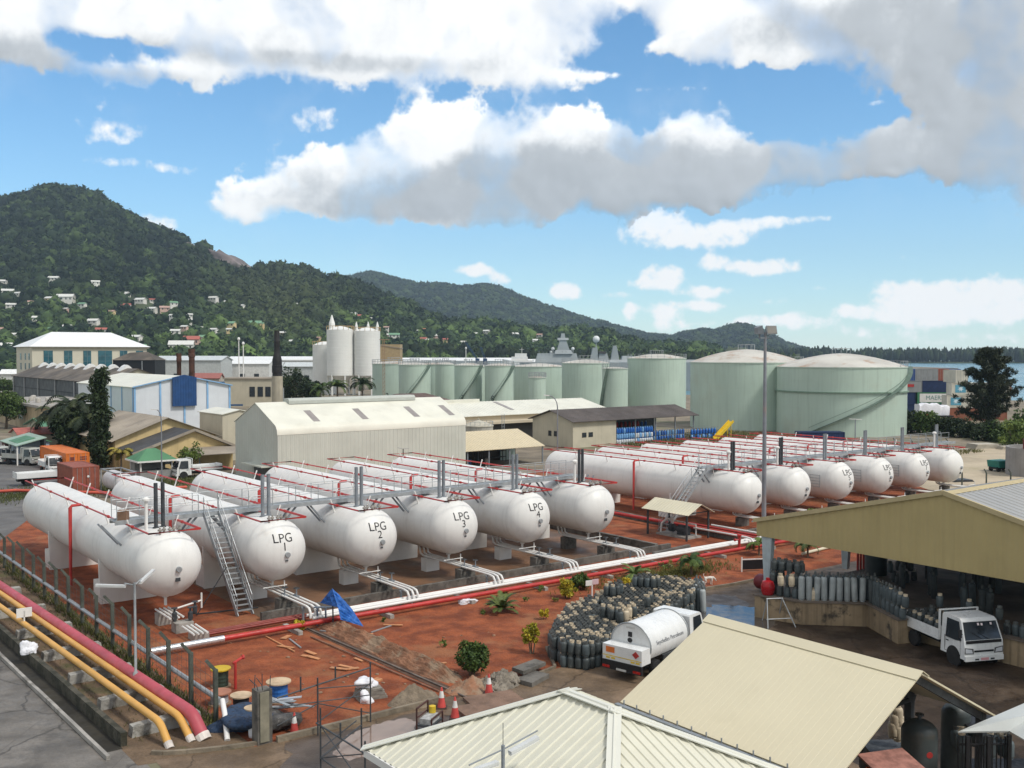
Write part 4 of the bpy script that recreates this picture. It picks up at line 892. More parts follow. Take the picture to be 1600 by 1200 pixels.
for y in (.2, 4.6, 9.2): add_box(t, 'post', white_paint, .15, y, 0, .3, y + .15, 2.5)
t = hall('small_store', 'narrow pale blue store with green roof beside the orange container', 'shed', 28.4, 137.6, 3.6, 4.4, 2.7, 3.2, 'q', M('pale_blue_wall', (.35,.42,.50), .7, .1), m_green_roof, .25)
t = hall('red_roof_shed', 'low shed with faded red roof at the left edge', 'shed', 30.5, 147.5, 6, 5, 3.0, 3.7, 'p', m_beige_wall, hr['r'][1], .3)
t = thing('kiosk', 'small kiosk with green hipped roof and white fascia', 'kiosk', W(36.9, 113.0))
mb = MB(); mb.add([(-2.2,-2.2,2.15),(2.2,-2.2,2.15),(2.2,2.2,2.15),(-2.2,2.2,2.15),(-.5,0,3.35),(.5,0,3.35)], [(0,1,5,4),(1,2,5),(2,3,4,5),(3,0,4),(3,2,1,0)]); mb.build('roof', m_green_roof, t)
mb = MB()
for a, b in (((-2.2,-2.2),(2.2,-2.2)),((2.2,-2.2),(2.2,2.2)),((2.2,2.2),(-2.2,2.2)),((-2.2,2.2),(-2.2,-2.2))): mb.bar((*a,2.08),(*b,2.08),.06,.18)
mb.build('fascia', white_paint, t); mb = MB(); mb.box(-1.8,-1.8,0,1.8,1.8,1.0); mb.box(-1.7,.4,1.0,1.7,1.7,2.1); mb.build('wall', M('grey_render', (.25,.25,.24), .8), t)
for x in (-1.8, 1.65):
    for y in (-1.8, 1.65): add_box(t, 'post', white_paint, x, y, 1.0, x + .15, y + .15, 2.1)
t = hall('beige_block', 'plain beige block with tall dark doorway left of the grey warehouse', 'building', 50.0, 125, 4.6, 8, 6.1, 6.6, 'q', m_beige_wall, m_pale_roof, .2)
add_box(t, 'door', m_door, 3.1, -.06, 0, 3.9, .02, 4.4); add_box(t, 'canopy', m_beige_wall, 2.8, -.7, 4.5, 4.2, -.02, 4.7)
m_red_ext = M('red_box_paint', (.30,.015,.02), .5, .1)
mb = MB(); mb.box(-.5,-.3,0,.5,.3,1.2); mb.box(-.55,-.35,1.2,.55,.35,1.28); o = mb.build('hose_cabinet', m_red_ext); o.location = W(51.2, 146, 2.2); o.rotation_euler.z = YA; o.location.z = 0; o.scale = (1,1,2.6); tag(o, 'red hose cabinet standing against the white hall', 'cabinet')
# tan works with the black banded tower
t = thing('works_building', 'low tan works building beside the black topped tower', 'building', (-75.5, 262, 0), .05)
mb = MB(); mb.box(0,0,0,17.5,9,7.2); mb.build('wall', m_beige_wall, t); add_box(t, 'roof_slab', m_tan_roof, -.3, -.3, 7.2, 17.8, 9.3, 7.6)
for x in (6.5, 8.6, 10.6, 12.6): add_box(t, 'window', m_win, x, -.08, 2.6, x + 1.4, .02, 5.2)
t = thing('smoke_stack', 'old stack, black above and pale concrete below, behind the warehouse', 'chimney', (-49.4, 210, 0), 0)
mb = MB(); mb.lathe([(1.15,0),(1.15,9.2)], 24); mb.build('concrete_shaft', M('stack_concrete', (.40,.36,.28), .85, .15, .4, streak=.4), t, smooth=40)
mb = MB(); mb.lathe([(1.0,9.2),(1.0,9.9),(1.08,9.95),(1.08,11.4),(1.0,11.5),(1.0,12.6),(.7,13.8),(.62,14),(.62,16.4),(.66,16.5),(.6,16.6),(.55,18.8)], 22); mb.build('black_shaft', M('sooty_steel', (.016,.014,.014), .7, .4, 1), t, smooth=30)
t = thing('conveyor_frame', 'dark blue steel frame and chute beside the tan works building', 'machinery', (-76.5, 238, 0), .1)
mb = MB(); mb.bar((0,0,0),(0,0,12),.4); mb.bar((-.8,0,7),(1.0,0,7),.3); mb.bar((0,0,9.5),(.9,0,9.5),.3); mb.build('mast', M('blue_steel', (.015,.07,.17), .5), t)
mb = MB(); mb.bar((3,0,3.2),(5.8,0,6.6),.9,1.4); mb.box(5.2,-1,4.5,7.6,1,7.2); mb.build('chute', M('blue_steel', (.015,.07,.17), .5), t); mb = MB(); mb.bar((2,0,.5),(9,0,3.2),.35); mb.bar((2,0,3.2),(9,0,.5),.35); mb.bar((0,0,1.6),(12,0,1.6),.4); mb.build('truss', M('blue_steel', (.015,.07,.17), .5), t)
# cream open store beside the warehouse and its clutter
t = thing('open_store', 'open sided store with cream sheet roof beside the grey warehouse', 'shed', W(68.9, 97.2))
mb = MB(); mb.ribbed((0,0,2.25),(12.4,0,2.25),(13.6,7.2,3.95),(0,7.2,3.95), 30, .03, .05); mb.build('roof', M('cream_store_roof', (.60,.51,.34), .5, .05), t)
for x in (.4, 3.6, 6.8, 12.1):
    for y in (.2, 6.8): add_box(t, 'post', grey_steel, x, y, 0, x + .14, y + .14, 2.2 + y * .23)
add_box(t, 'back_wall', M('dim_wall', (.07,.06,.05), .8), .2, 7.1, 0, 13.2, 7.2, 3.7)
add_box(t, 'side_screen', M('green_grey_sheet', (.28,.36,.33), .5), 10.2, 6.5, 0, 12.6, 6.6, 2.6)
for k, (x, y, c, lab) in enumerate(((1.2,2,(.3,.16,.06),'tan drum in the open store, leftmost'),(2.6,3,(.02,.08,.25),'blue drum in the open store'),(5.0,2.4,(.35,.33,.3),'grey drum in the open store, right of the blue one'))):
    mb = MB(); mb.lathe([(.3,0),(.31,.05),(.29,.3),(.31,.32),(.29,.6),(.31,.62),(.3,.9),(.27,.9)], 14); o = mb.build('drum', M(f'drum_paint_{"abc"[k]}', c, .5)); o.location = W(68.9 + x, 97.2 + y); tag(o, lab, 'drum')
for k in range(2):
    tt = thing('storage_rack', ['dark storage rack on the left inside the open store', 'dark storage rack on the right inside the open store'][k], 'rack', W(70.2 + 5 * k, 102))
    for z in (.6, 1.4, 2.2): add_box(tt, 'shelf', steel_dark, 0, 0, z, 3.6, .8, z + .06)
    for x in (0, 3.5): add_box(tt, 'upright', steel_dark, x, 0, 0, x + .08, .08, 2.4); add_box(tt, 'upright', steel_dark, x, .72, 0, x + .08, .8, 2.4)
# long cream buildings behind
m_cream_wall = M('cream_render', (.52,.45,.33), .7, .06, .3)
t = hall('cream_depot', 'long cream depot with stepped pale roof before the green tanks', 'building', 86.5, 127, 34, 15, 4.2, 5.9, 'p', m_cream_wall, m_pale_roof, .5, n_rib=50)
add_box(t, 'parapet', m_pale_roof, -.5, 7.2, 5.6, 11.5, 7.8, 6.4); add_box(t, 'canopy_shade_panel', m_door, 8.5, -.05, 0, 17, .02, 2.7); add_box(t, 'canopy', m_cream_wall, 0, -2.2, 2.9, 19, -.03, 3.3)  # dark panel on the facade stands in for the shade under the canopy
mb = MB(); mb.slab([(14,2,4.76),(14.8,2,4.76),(14.8,6.9,5.87),(14,6.9,5.87)], .03); mb.build('skylight', M('skylight_sheet', (.28,.25,.23), .4, .1), t)
t = thing('dark_hip_roof_house', 'low house with dark brown roof peeping over the warehouse ridge', 'house', W(86.5, 143.5)); mb = MB(); mb.box(0,0,0,14,10,5.2); mb.build('wall', m_cream_wall, t)
mb = MB(); mb.add([(-.6,-.6,5.2),(14.6,-.6,5.2),(14.6,10.6,5.2),(-.6,10.6,5.2),(4,5,7.0),(10,5,7.0)], [(0,1,5,4),(1,2,5),(2,3,4,5),(3,0,4),(3,2,1,0)]); mb.build('roof', M('roof_dull_brown', (.11,.075,.065), .8, .2), t)
t = thing('pale_cylinder_tank', 'short pale vertical tank with conical top beside the warehouse', 'tank', W(80.5, 110.5)); mb = MB(); mb.lathe([(2.0,0),(2.0,4.0)], 30); mb.build('shell', M('pale_tank', (.40,.38,.33), .6, .1, .5, streak=.5), t, smooth=40)
mb = MB(); mb.lathe([(2.08,4.0),(2.08,4.12),(1.2,4.5),(.12,4.85),(.12,5.1)], 30); mb.build('cone_roof', M('pale_tank_roof', (.45,.42,.34), .6, .1), t, smooth=30)
mb = MB()
for a in range(18):
    c = (2.0*math.cos(a*math.pi/9), 2.0*math.sin(a*math.pi/9)); mb.bar((*c,4.1),(*c,4.7),.04)
mb.tube([(2.0*math.cos(a*math.pi/9), 2.0*math.sin(a*math.pi/9), 4.7) for a in range(18)], .025, 5, closed=True); mb.build('rail', galv, t)
t = thing('ladder_mast', 'thin ladder mast standing right of the pale vertical tank', 'ladder', W(83.6, 109)); mb = MB()
for s in (-.2, .2): mb.bar((s,0,0),(s,0,5.6),.06)
for k in range(14): mb.bar((-.2,0,.3+.4*k),(.2,0,.3+.4*k),.04)
mb.build('ladder', galv, t)
# brown roofed cylinder store
t = thing('cylinder_store', 'cream store with dark brown roof, open on the right over blue cylinders', 'building', W(97.5, 110.2))
mb = MB(); mb.prism([(0,0),(9.4,0),(9.4,4.0),(4.8,5.3),(0,3.95)], 0, 8.8, 'x'); mb.build('wall', m_beige_wall, t)
mb = MB(); mb.ribbed((-.5,-.6,3.9),(27,-.6,3.9),(27,4.8,5.45),(-.5,4.8,5.45), 60, .03, .07); mb.ribbed((27,10,3.9),(-.5,10,3.9),(-.5,4.8,5.45),(27,4.8,5.45), 60, .03, .07); mb.build('roof', m_brown_roof, t)
for x in (13, 17.5, 22, 26.4):
    for y in (.1, 9.0): add_box(t, 'post', grey_steel, x, y, 0, x + .15, y + .15, 3.8)
for x in (1.8, 3.1): add_box(t, 'window', m_win, x, -.05, 1.5, x + .85, .02, 2.2)
for y in (3.6, 4.9): add_box(t, 'window', m_win, -.05, y, 1.5, .02, y + .7, 2.3)
add_box(t, 'back_wall', steel_dark, 8.8, 9.3, 0, 26.8, 9.4, 3.8)
mb = MB()
for k in range(4):
    for s in (0, 1): mb.bar((9.2 + k*4.5, 1.0 + s*4.6, 0), (9.2 + k*4.5, 1.0 + s*4.6, 2.6), .1)
m_bluecyl = M('blue_cylinder_paint', (.02,.12,.42), .45, .2, 2); m_ltblue = M('light_blue_cylinder', (.16,.34,.58), .45, .2, 2); m_redcyl = M('red_cylinder_paint', (.42,.03,.025), .45, .2, 2); m_whcyl = M('white_cylinder', (.55,.58,.6), .45, .1, 2)
def small_cyl(mat, mat2, name='gas_cylinder', s=1.0, tall=False, fancy=True):
    mb = MB(); r = .165 * s; h = (1.16 if tall else .46) * s
    mb.lathe([(r*.85,0),(r*.85,.03),(r*.8,.035),(r*.93,.05),(r,.09*s),(r,h-.05*s),(r*.9,h+.02*s),(r*.6,h+.06*s),(.02,h+.075*s)], 12 if fancy else 8)
    n = len(mb.f)
    ring = [(r*.62,h+.045*s),(r*.66,h+.17*s),(r*.58,h+.17*s),(r*.54,h+.05*s)] if not tall else [(r*.34,h+.05*s),(r*.36,h+.2*s),(r*.2,h+.24*s),(.01,h+.24*s)]
    mb.lathe(ring, 10, mi=1, cap=False); mb.tube([(0,0,h+.06*s),(0,0,h+.13*s)], .025*s, 5, mi=1)
    return mb.build(name, [mat, mat2], smooth=40)
protos_far = [small_cyl(m_, n_, 'coloured_gas_cylinder', s=1.35) for m_, n_ in ((m_bluecyl, m_ltblue), (m_ltblue, m_ltblue), (m_whcyl, m_bluecyl), (m_redcyl, m_redcyl))]
FARLAB = ['blue gas cylinder stacked in the open end of the brown roofed store', 'light blue gas cylinder among those at the brown roofed store', 'white gas cylinder with blue collar in the lowest rack of the brown roofed store', 'red gas cylinder at the back of the brown roofed store']
FARGRP = ['blue cylinders in the brown roofed store', 'light blue cylinders in the brown roofed store', 'white cylinders in the brown roofed store', 'red cylinders in the brown roofed store']
used_far = set(); rc = random.Random(8)
def far_cyl(k, p, q, z):
    o = protos_far[k]
    if k in used_far: o = o.copy(); COL.objects.link(o)
    used_far.add(k); o.location = W(p, q, z); tag(o, FARLAB[k], 'gas cylinder', FARGRP[k])
for col_ in range(16):
    p = 106.9 + col_ * .5
    for row, q in enumerate((110.6, 111.1)):
        far_cyl(2 if row == 0 and rc.random() < .8 else 1, p, q, .02)
        if row == 0: far_cyl(rc.choice((1, 1, 2)), p, q, .86)
        far_cyl(0 if rc.random() < .85 else 1, p, q, 1.72 if row == 0 else 1.2)
for col_ in range(12):
    far_cyl(rc.choice((0, 0, 1)), 115.6 + col_ * .62, 111.2, .02); far_cyl(rc.choice((0, 1)), 115.6 + col_ * .62, 111.2, .86)
for col_ in range(8): far_cyl(3 if col_ < 6 else 0, 113.5 + col_ * .95, 117.5, 1.9); far_cyl(3 if col_ < 6 else 1, 113.5 + col_*.95, 117.5, 1.06)
for col_ in range(9): far_cyl(rc.choice((0, 1)), 122.5 + col_ * .7, 109.4 + .2 * (col_ % 2), .02); far_cyl(0, 122.5 + col_ * .7, 109.4, .86)
t = thing('cylinder_cage', 'grey steel mesh cage fence before the stacked blue cylinders', 'cage', W(106.4, 109.6)); mb = MB()
for k in range(46): mb.bar((k*.5,0,0),(k*.5,0,1.9 if k > 17 else .5),.035)
for z in (.1, 1.0, 1.85): mb.bar((8.8 if z > .5 else 0,0,z),(22.8,0,z),.04)
mb.build('bars', grey_steel, t)
# blue gas bottles cart, yellow chute, low navy container
t = thing('yellow_conveyor', 'sloping yellow conveyor chute behind the far bullets', 'conveyor', W(*YG(1118, 690)))
mb = MB(); a, b = Vector((0,0,.4)), Vector((3.8,0,3.0)); mb.bar(a, b, .9, .12)
for s in (-.45, .45): mb.bar(a + Vector((0,s,.15)), b + Vector((0,s,.15)), .08, .4)
mb.build('chute', M('yellow_paint', (.62,.42,.02), .5, .1), t)
mb = MB()
for s in (-.35, .35): mb.bar((3.3,s,0),(3.3,s,2.6),.1); mb.bar((1.2,s,0),(1.2,s,1.2),.1)
mb.build('leg', M('yellow_paint', (.62,.42,.02), .5, .1), t)
container('low navy container lying before the big green tank on the right', W(*YG(1245, 690)), 0.0, 7.2, M('container_navy', (.012,.028,.085), .5, .15), h=1.6)
# ------------------------------------------------------------------ green storage tanks
m_gtank = M('green_tank_paint', (.43,.53,.45), .5, .06, .12, streak=.22, stain=(.36,.33,.24), samt=.25, ssc=.08)
m_groof = M('rust_stained_tank_roof', (.50,.48,.43), .7, .15, .15, stain=(.33,.17,.08), samt=.6, ssc=.25, sthr=.52)
def vtank(label, cx, hw, depth, rim, dome=.5, number=None, stair=None, rail=True, belt=None, npx=None, railfull=True):
    u = (cx - 800) / FOC; s = hw / FOC; r = s * depth / (1 - s); D = depth + r
    zt = CAM_H + (HORIZON - rim) / FOC * depth
    t = thing('green_storage_tank', label, 'storage tank', (u * D, D, 0), 0)
    mb = MB(); pr = [(r, 0)]; nb = 5
    for k in range(1, nb): pr += [(r, zt*k/nb - .02), (r + .015, zt*k/nb), (r, zt*k/nb + .02)]
    pr += [(r, zt - .2), (r + .1, zt - .18), (r + .1, zt)]; mb.lathe(pr, 56); mb.build('shell', m_gtank, t, smooth=30)
    mb = MB(); mb.lathe([(r + .12, zt)] + [(r * f_, zt + .05 + dome * (1 - f_ ** 1.7)) for f_ in (.98, .85, .7, .5, .3, .12, .01)], 48); mb.build('roof', m_groof, t, smooth=30)
    mb = MB(); rr0 = min(1.6, r*.3); zc_ = zt + .05 + dome - .05
    for k in range(10): a_ = k*math.pi/5; mb.bar((rr0*math.cos(a_), rr0*math.sin(a_), zc_-.15), (rr0*math.cos(a_), rr0*math.sin(a_), zc_+.95), .07)
    mb.tube([(rr0*math.cos(k*math.pi/5), rr0*math.sin(k*math.pi/5), zc_+.9) for k in range(10)], .04, 5, closed=True); mb.build('roof_rail', galv, t)
    if belt: mb = MB(); mb.lathe([(r, belt - .12), (r + .3, belt - .1), (r + .3, belt + .1), (r, belt + .12)], 56, cap=False); mb.build('wind_girder', M('girder_green', (.17,.25,.19), .6), t, smooth=30)
    if rail:
        mb = MB(); n = 30; rng_ = range(n) if railfull else [k for k in range(n) if k < 9 or k > 25]
        P = lambda k: Vector(((r+.05)*math.cos(2*math.pi*k/n), (r+.05)*math.sin(2*math.pi*k/n), zt))
        for k in rng_: mb.bar(P(k), P(k) + Vector((0,0,1.0)), .07); 
        for k in rng_:
            if (k + 1) % n in rng_ or railfull: mb.bar(P(k) + Vector((0,0,1.0)), P(k+1) + Vector((0,0,1.0)), .06); mb.bar(P(k) + Vector((0,0,.5)), P(k+1) + Vector((0,0,.5)), .05)
        mb.build('handrail', galv, t)
    if stair:
        a0, a1 = stair; mb = MB(); n = 26; pts = [((r+.45)*math.cos(a0+(a1-a0)*k/n), (r+.45)*math.sin(a0+(a1-a0)*k/n), .5 + (zt-.5)*k/n) for k in range(n + 1)]
        for p0_, p1_ in zip(pts, pts[1:]): mb.bar(p0_, p1_, .8, .14); mb.bar(Vector(p0_) + Vector((0,0,.9)), Vector(p1_) + Vector((0,0,.9)), .06)
        mb.build('spiral_stair', M('stair_green_grey', (.12,.17,.14), .6, .15), t)
    if number:
        vs, fs = text_mb(number, 1.7 if r < 8 else 2.2, cuts=1); phi0 = math.asin(max(-.9, min(.9, ((npx or cx) - cx) / hw))); mb = MB()
        mb.add([((r+.03)*math.sin(phi0 + x/r), -(r+.03)*math.cos(phi0 + x/r), 3.9 + z) for x, _, z in vs], fs); mb.build('number', black_paint, t, fix=False)
    return t
vtank('big green tank with dome roof and dark belt, rightmost of all', 1314, 97, 166, 574, 2.3, None, (-2.35, -.25), True, 7.4, railfull=False)
vtank('big green tank with rust mottled dome, left of the belted one', 1166, 86, 180, 566.5, 2.4, None, None, True, None, railfull=False)
vtank('tall green tank with flat pale top, left of the two big domes', 1026, 45.5, 232, 560, 1.0)
vtank('slim green tank clad to the left side of the tall one', 961, 20, 214, 576, .3, None, (-3.0, -2.2))
vtank('broad green tank behind the slim one, pale rusty top', 915, 37, 228, 567.5, .8)
vtank('small low green tank with railed top and number, before the others', 839.5, 13.5, 206, 590, .15, '0', None, True, None)
vtank('broad green tank behind the small low railed one', 842, 42, 242, 573, .7)
vtank('green tank numbered eight with a slanting stair', 780, 22.5, 222, 571.5, .5, '8', (-2.6, -.5), npx=770)
vtank('narrow dark green tank hidden between the numbered ones', 751, 12, 252, 573, .5)
vtank('green tank numbered seven with a slanting stair', 731.5, 21.5, 226, 571, .5, '7', (-2.6, -.5), npx=724)
vtank('green tank squeezed left of the one numbered seven', 696, 16, 236, 569.5, .5)
vtank('green tank with rust streaks behind the stair tank', 682, 22, 250, 569.5, .5)
vtank('green tank with slanting stair right of the one numbered two', 648, 25, 222, 570, .5, None, (-2.7, -.5))
vtank('green tank numbered two, leftmost of the tank farm', 616, 34, 238, 568.5, .6, '2', npx=609)
# ------------------------------------------------------------------ silos and distant works
m_silo = M('white_silo', (.70,.70,.67), .55, .04, .2, streak=.08)
def silo(label, x, w, top, bot, Y, legs=True):
    r = w / 2 / FOC * Y * 1.015; zt = GD(x, top, Y).z; zb = GD(x, bot, Y).z if bot else 0
    t = thing('silo', label, 'silo', ((x - 800) / FOC * (Y + r), Y + r, 0), 0); mb = MB(); pr = [(r, zb)]; n = int((zt - zb) / 1.1)
    for k in range(1, n): h = zb + (zt - zb) * k / n; pr += [(r, h - .06), (r - .05, h), (r, h + .06)]
    pr += [(r, zt), (r * .4, zt + 1.0), (.1, zt + 1.3)]; mb.lathe(pr, 36); mb.build('shell', m_silo, t, smooth=30)
    if legs:
        mb = MB(); mb.lathe([(.5, zb - 3.2), (r * .98, zb)], 20); mb.build('cone', m_silo, t)
        for a in range(6): mb = MB(); mb.bar((r*.95*math.cos(a*math.pi/3), r*.95*math.sin(a*math.pi/3), 0), (r*.95*math.cos(a*math.pi/3), r*.95*math.sin(a*math.pi/3), zb + .2), .5); mb.build('leg', m_silo, t)
    mb = MB(); rr = r + .1
    for a in range(16): mb.bar((rr*math.cos(a*math.pi/8), rr*math.sin(a*math.pi/8), zt), (rr*math.cos(a*math.pi/8), rr*math.sin(a*math.pi/8), zt + 1.3), .14)
    mb.tube([(rr*math.cos(a*math.pi/8), rr*math.sin(a*math.pi/8), zt + 1.25) for a in range(16)], .08, 5, closed=True); mb.build('top_rail', M('rusty_rail', (.42,.30,.16), .7, .3), t)
    return t, r, zt
t, r, zt = silo('white silo on legs with a pointed filter cap, taller left one', 532, 42, 515, 587, 330)
mb = MB(); mb.lathe([(1.0, zt), (1.0, zt + 2.2), (.15, zt + 5.0)], 8, (-r * .62, 0, 0)); mb.build('filter_cap', m_silo, t)
t, r, zt = silo('white silo on legs with three small vents, right one', 573.5, 41, 517, 587, 331)
for k, x in enumerate((-.8, .1, .8)): mb = MB(); mb.lathe([(.6, zt), (.5, zt + 1.6), (.1, zt + 3.2)], 8, (x * r, 0, 0)); mb.build('filter_cap', m_silo, t)
silo('low white silo at the left of the pair', 507, 36, 539, None, 341, False)
t = thing('brown_works_block', 'plain tan block right behind the white silos', 'building', GD(594, 640, 380), 0); t.location.z = 0
mb = MB(); mb.box(0,0,0,7.6,9,17.4); mb.build('wall', M('tan_sheet', (.36,.27,.15), .7, .1), t); mb = MB(); mb.slab([(-.2,-.2,17.4),(7.8,-.2,16.0),(7.8,9.2,16.0),(-.2,9.2,17.4)], .3); mb.build('roof', m_tan_roof, t)
t = thing('lattice_mast', 'thin rusty lattice mast before the silos and green tanks', 'mast', (lambda v: Vector((v.x, v.y, 0)))(GD(600, 640, 205)), 0)
mb = MB(); zt = GD(600, 530, 205).z
for s in (-.2, .2): mb.bar((s,0,0),(s,0,zt),.09)
for k in range(20): mb.bar((-.2,0,zt*k/20),(.2,0,zt*(k+1)/20),.05)
mb.bar((-.9,0,zt-.1),(1.2,0,zt-.1),.12); mb.build('lattice', M('rust_lattice', (.30,.19,.12), .8), t)
# low industrial sheds far away
FARS = [(240,345,556,577,400,'wide pale grey shed left of the black topped tower','p'),(345,420,562,582,420,'white shed with small windows behind the rusty flues','w'),(350,500,557,575,470,'long white shed roof right behind the tall masts','w'),(150,180,577,597,380,'white shed low behind the black enclosure','w'),(0,28,577,600,360,'white depot at the far left edge','w'),(625,725,559,570,520,'long white quay shed left of the cranes','w'),(722,800,559,572,560,'long white quay shed right of the cranes','w'),(800,836,561,575,560,'short white quay shed behind the white boat','w'),(400,440,566,590,440,'grey warehouse behind the black topped tower','p'),(300,342,583,600,330,'low shed with faded maroon roof behind the white hall','m'),(444,492,566,590,400,'pale shed left of the silos','p')]
for (x0, x1, y0, y1, Y, lab, c) in FARS:
    a = GD(x0, y0, Y); b = GD(x1, y0, Y); w = b.x - a.x; zt = max(4, a.z)
    t = thing('distant_shed', lab, 'shed', (a.x, Y, 0), 0, 'sheds of the distant industrial estate'); d = min(26, w * .6)
    wm = M('shed_wall_' + c, {'w': (.60,.60,.57), 'p': (.42,.44,.43), 'm': (.40,.36,.30)}[c], .7, .1); rm_ = M('shed_roof_' + c, {'w': (.72,.73,.72), 'p': (.50,.53,.53), 'm': (.30,.11,.09)}[c], .5, .1)
    mb = MB(); mb.prism([(0,0),(d,0),(d,zt-1.6),(d/2,zt-.2),(0,zt-1.6)], 0, w, 'x'); mb.build('wall', wm, t)
    mb = MB(); mb.slab([(-.4,-.5,zt-1.7),(w+.4,-.5,zt-1.7),(w+.4,d/2,zt),(-.4,d/2,zt)], .25); mb.slab([(-.4,d+.5,zt-1.7),(w+.4,d+.5,zt-1.7),(w+.4,d/2,zt),(-.4,d/2,zt)], .25); mb.build('roof', rm_, t)
    for k in range(int(w / 6)): add_box(t, 'window' if k % 2 else 'door', m_win, 2 + k*6, -.1, zt*.3, 4 + k*6, .02, zt*.3 + 2)
for k, (x, top, Y, lab) in enumerate(((373, 531, 300, 'taller white mast over the pale sheds'), (380, 538, 300, 'shorter white mast over the pale sheds'), (728, 545, 420, 'white lamp mast before the quay sheds'))):
    P = GD(x, top, Y); t = thing('white_mast', lab, 'mast', (P.x, P.y, 0), 0); mb = MB(); mb.lathe([(.22,0),(.14,P.z)], 8); mb.build('pole', white_paint, t); mb = MB(); mb.lathe([(.3,P.z-.1),(.45,P.z+.2),(.3,P.z+.7),(.05,P.z+.8)], 8); mb.build('lamp_head', white_paint, t)
for k, (xa, ya, xb, yb, lab) in enumerate(((746, 562, 728, 535, 'dark blue crane jib leaning left over the quay'), (758, 562, 751, 542, 'dark blue crane jib farther right over the quay'))):
    A_, B_ = GD(xa, ya, 500), GD(xb, yb, 500); t = thing('quay_crane', lab, 'crane', (A_.x, A_.y, 0), 0); d = B_ - A_; mb = MB(); h0 = A_.z
    for s in (-.35, .35): mb.bar((s,0,h0), (s + d.x, 0, h0 + d.z), .3)
    for j in range(6): mb.bar((d.x*j/6-.35,0,h0+d.z*j/6),(d.x*(j+1)/6+.35,0,h0+d.z*(j+1)/6),.16)
    mb.build('jib', M('crane_blue', (.02,.05,.11), .6), t); mb = MB(); mb.box(-1.5,-1.5,0,1.5,1.5,h0-1); mb.box(-1,-1,h0-1,1,1,h0+.6); mb.build('cab', M('crane_blue', (.02,.05,.11), .6), t)
# ships beyond the tanks
m_ship = M('warship_grey', (.28,.31,.32), .6, .08, .15)
sx = lambda x: (x - 800) / FOC * 430; sz = lambda y: CAM_H + (HORIZON - y) / FOC * 430
t = thing('warship', 'grey warship with pyramid masts and radar domes beyond the tanks', 'ship', (sx(930), 430, -2), 0)
X0 = sx(930); bx = lambda x: sx(x) - X0; bz = lambda y: sz(y) + 2
mb = MB(); zd = bz(566); L0, L1 = bx(800), bx(1120)
mb.add([(L0,0,zd),(bx(832),-6,zd),(L1,-6,zd),(L1,6,zd),(bx(832),6,zd),(L0+6,0,0),(bx(835),-4.6,0),(L1-3,-5,0),(L1-3,5,0),(bx(835),4.6,0)], [(0,1,2,3,4),(9,8,7,6,5),(0,5,6,1),(1,6,7,2),(2,7,8,3),(3,8,9,4),(4,9,5,0)]); mb.build('hull', m_ship, t)
def tower(x0, x1, y0, y1, top0, top1, d=3.5, nm='superstructure', mat=None):
    mb = MB(); mb.add([(bx(x0),-d,bz(y1)),(bx(x1),-d,bz(y1)),(bx(x1),d,bz(y1)),(bx(x0),d,bz(y1)),(bx(top0),-d*.7,bz(y0)),(bx(top1),-d*.7,bz(y0)),(bx(top1),d*.7,bz(y0)),(bx(top0),d*.7,bz(y0))], [(3,2,1,0),(4,5,6,7),(0,1,5,4),(1,2,6,5),(2,3,7,6),(3,0,4,7)]); return mb.build(nm, mat or m_ship, t)
tower(836, 904, 552, 567, 840, 900); tower(866, 894, 547, 553, 868, 892); tower(870, 890, 531, 548, 875, 884, 2.0, 'mast'); tower(871, 888, 528, 531.5, 871, 888, 1.8, 'radar_platform'); tower(876, 883, 521, 528, 877, 882, 1.2, 'mast')
tower(921, 935, 543, 568, 926, 933, 2.0, 'mast'); tower(934, 952, 552, 568, 936, 948, 2.5, 'funnel'); tower(935, 946, 549, 552.3, 935, 946, 2.4, 'funnel_cap', black_paint); tower(953, 968, 540, 568, 958, 963, 1.8, 'mast'); tower(905, 1100, 562, 567, 905, 1100, 4.5, 'superstructure'); tower(970, 990, 556, 563, 972, 988, 3)
for x, y, rr in ((931.5, 530, 1.5), (895, 545, .75), (864, 545, .8), (861, 550, .6)):
    mb = MB(); mb.lathe([(rr*math.sin(a), -rr*math.cos(a)) for a in np.linspace(.01, math.pi-.01, 10)], 14, (bx(x), 0, bz(y))); mb.build('radar_dome', M('dome_white', (.6,.62,.62), .5), t, smooth=60)
for x, yb in ((931.5, 543), (895, 553), (864, 553)): mb = MB(); mb.bar((bx(x),0,bz(yb+1)),(bx(x),0,bz(yb-8)),.4); mb.build('dome_post', m_ship, t)
mb = MB()
for k in range(9): mb.bar((bx(842+6*k),-3,bz(553)),(bx(842+6*k),-3,bz(548 + (k % 3))),.15)
mb.build('aerial', m_ship, t)
t = thing('white_boat', 'white boat wheelhouse left of the grey warship', 'boat', (sx(810), 430, -2), 0); mb = MB(); zb_ = sz(563) + 2
mb.add([(-7,0,zb_+.6),(-4,-2.2,zb_),(6,-2.2,zb_),(6,2.2,zb_),(-4,2.2,zb_),(-5,0,0),(-3.4,-1.6,0),(5.6,-1.8,0),(5.6,1.8,0),(-3.4,1.6,0)], [(0,1,2,3,4),(9,8,7,6,5),(0,5,6,1),(1,6,7,2),(2,7,8,3),(3,8,9,4),(4,9,5,0)]); mb.build('hull', white_paint, t)
mb = MB(); mb.box(-3,-1.6,zb_,4,1.6,zb_+1.6); mb.box(-1.5,-1.3,zb_+1.6,3.6,1.3,zb_+3.0); mb.build('wheelhouse', white_paint, t); mb = MB(); mb.bar((1.5,0,zb_+3),(1.5,0,zb_+5.5),.15); mb.bar((.5,0,zb_+4.6),(2.5,0,zb_+4.6),.1); mb.build('mast', white_paint, t)
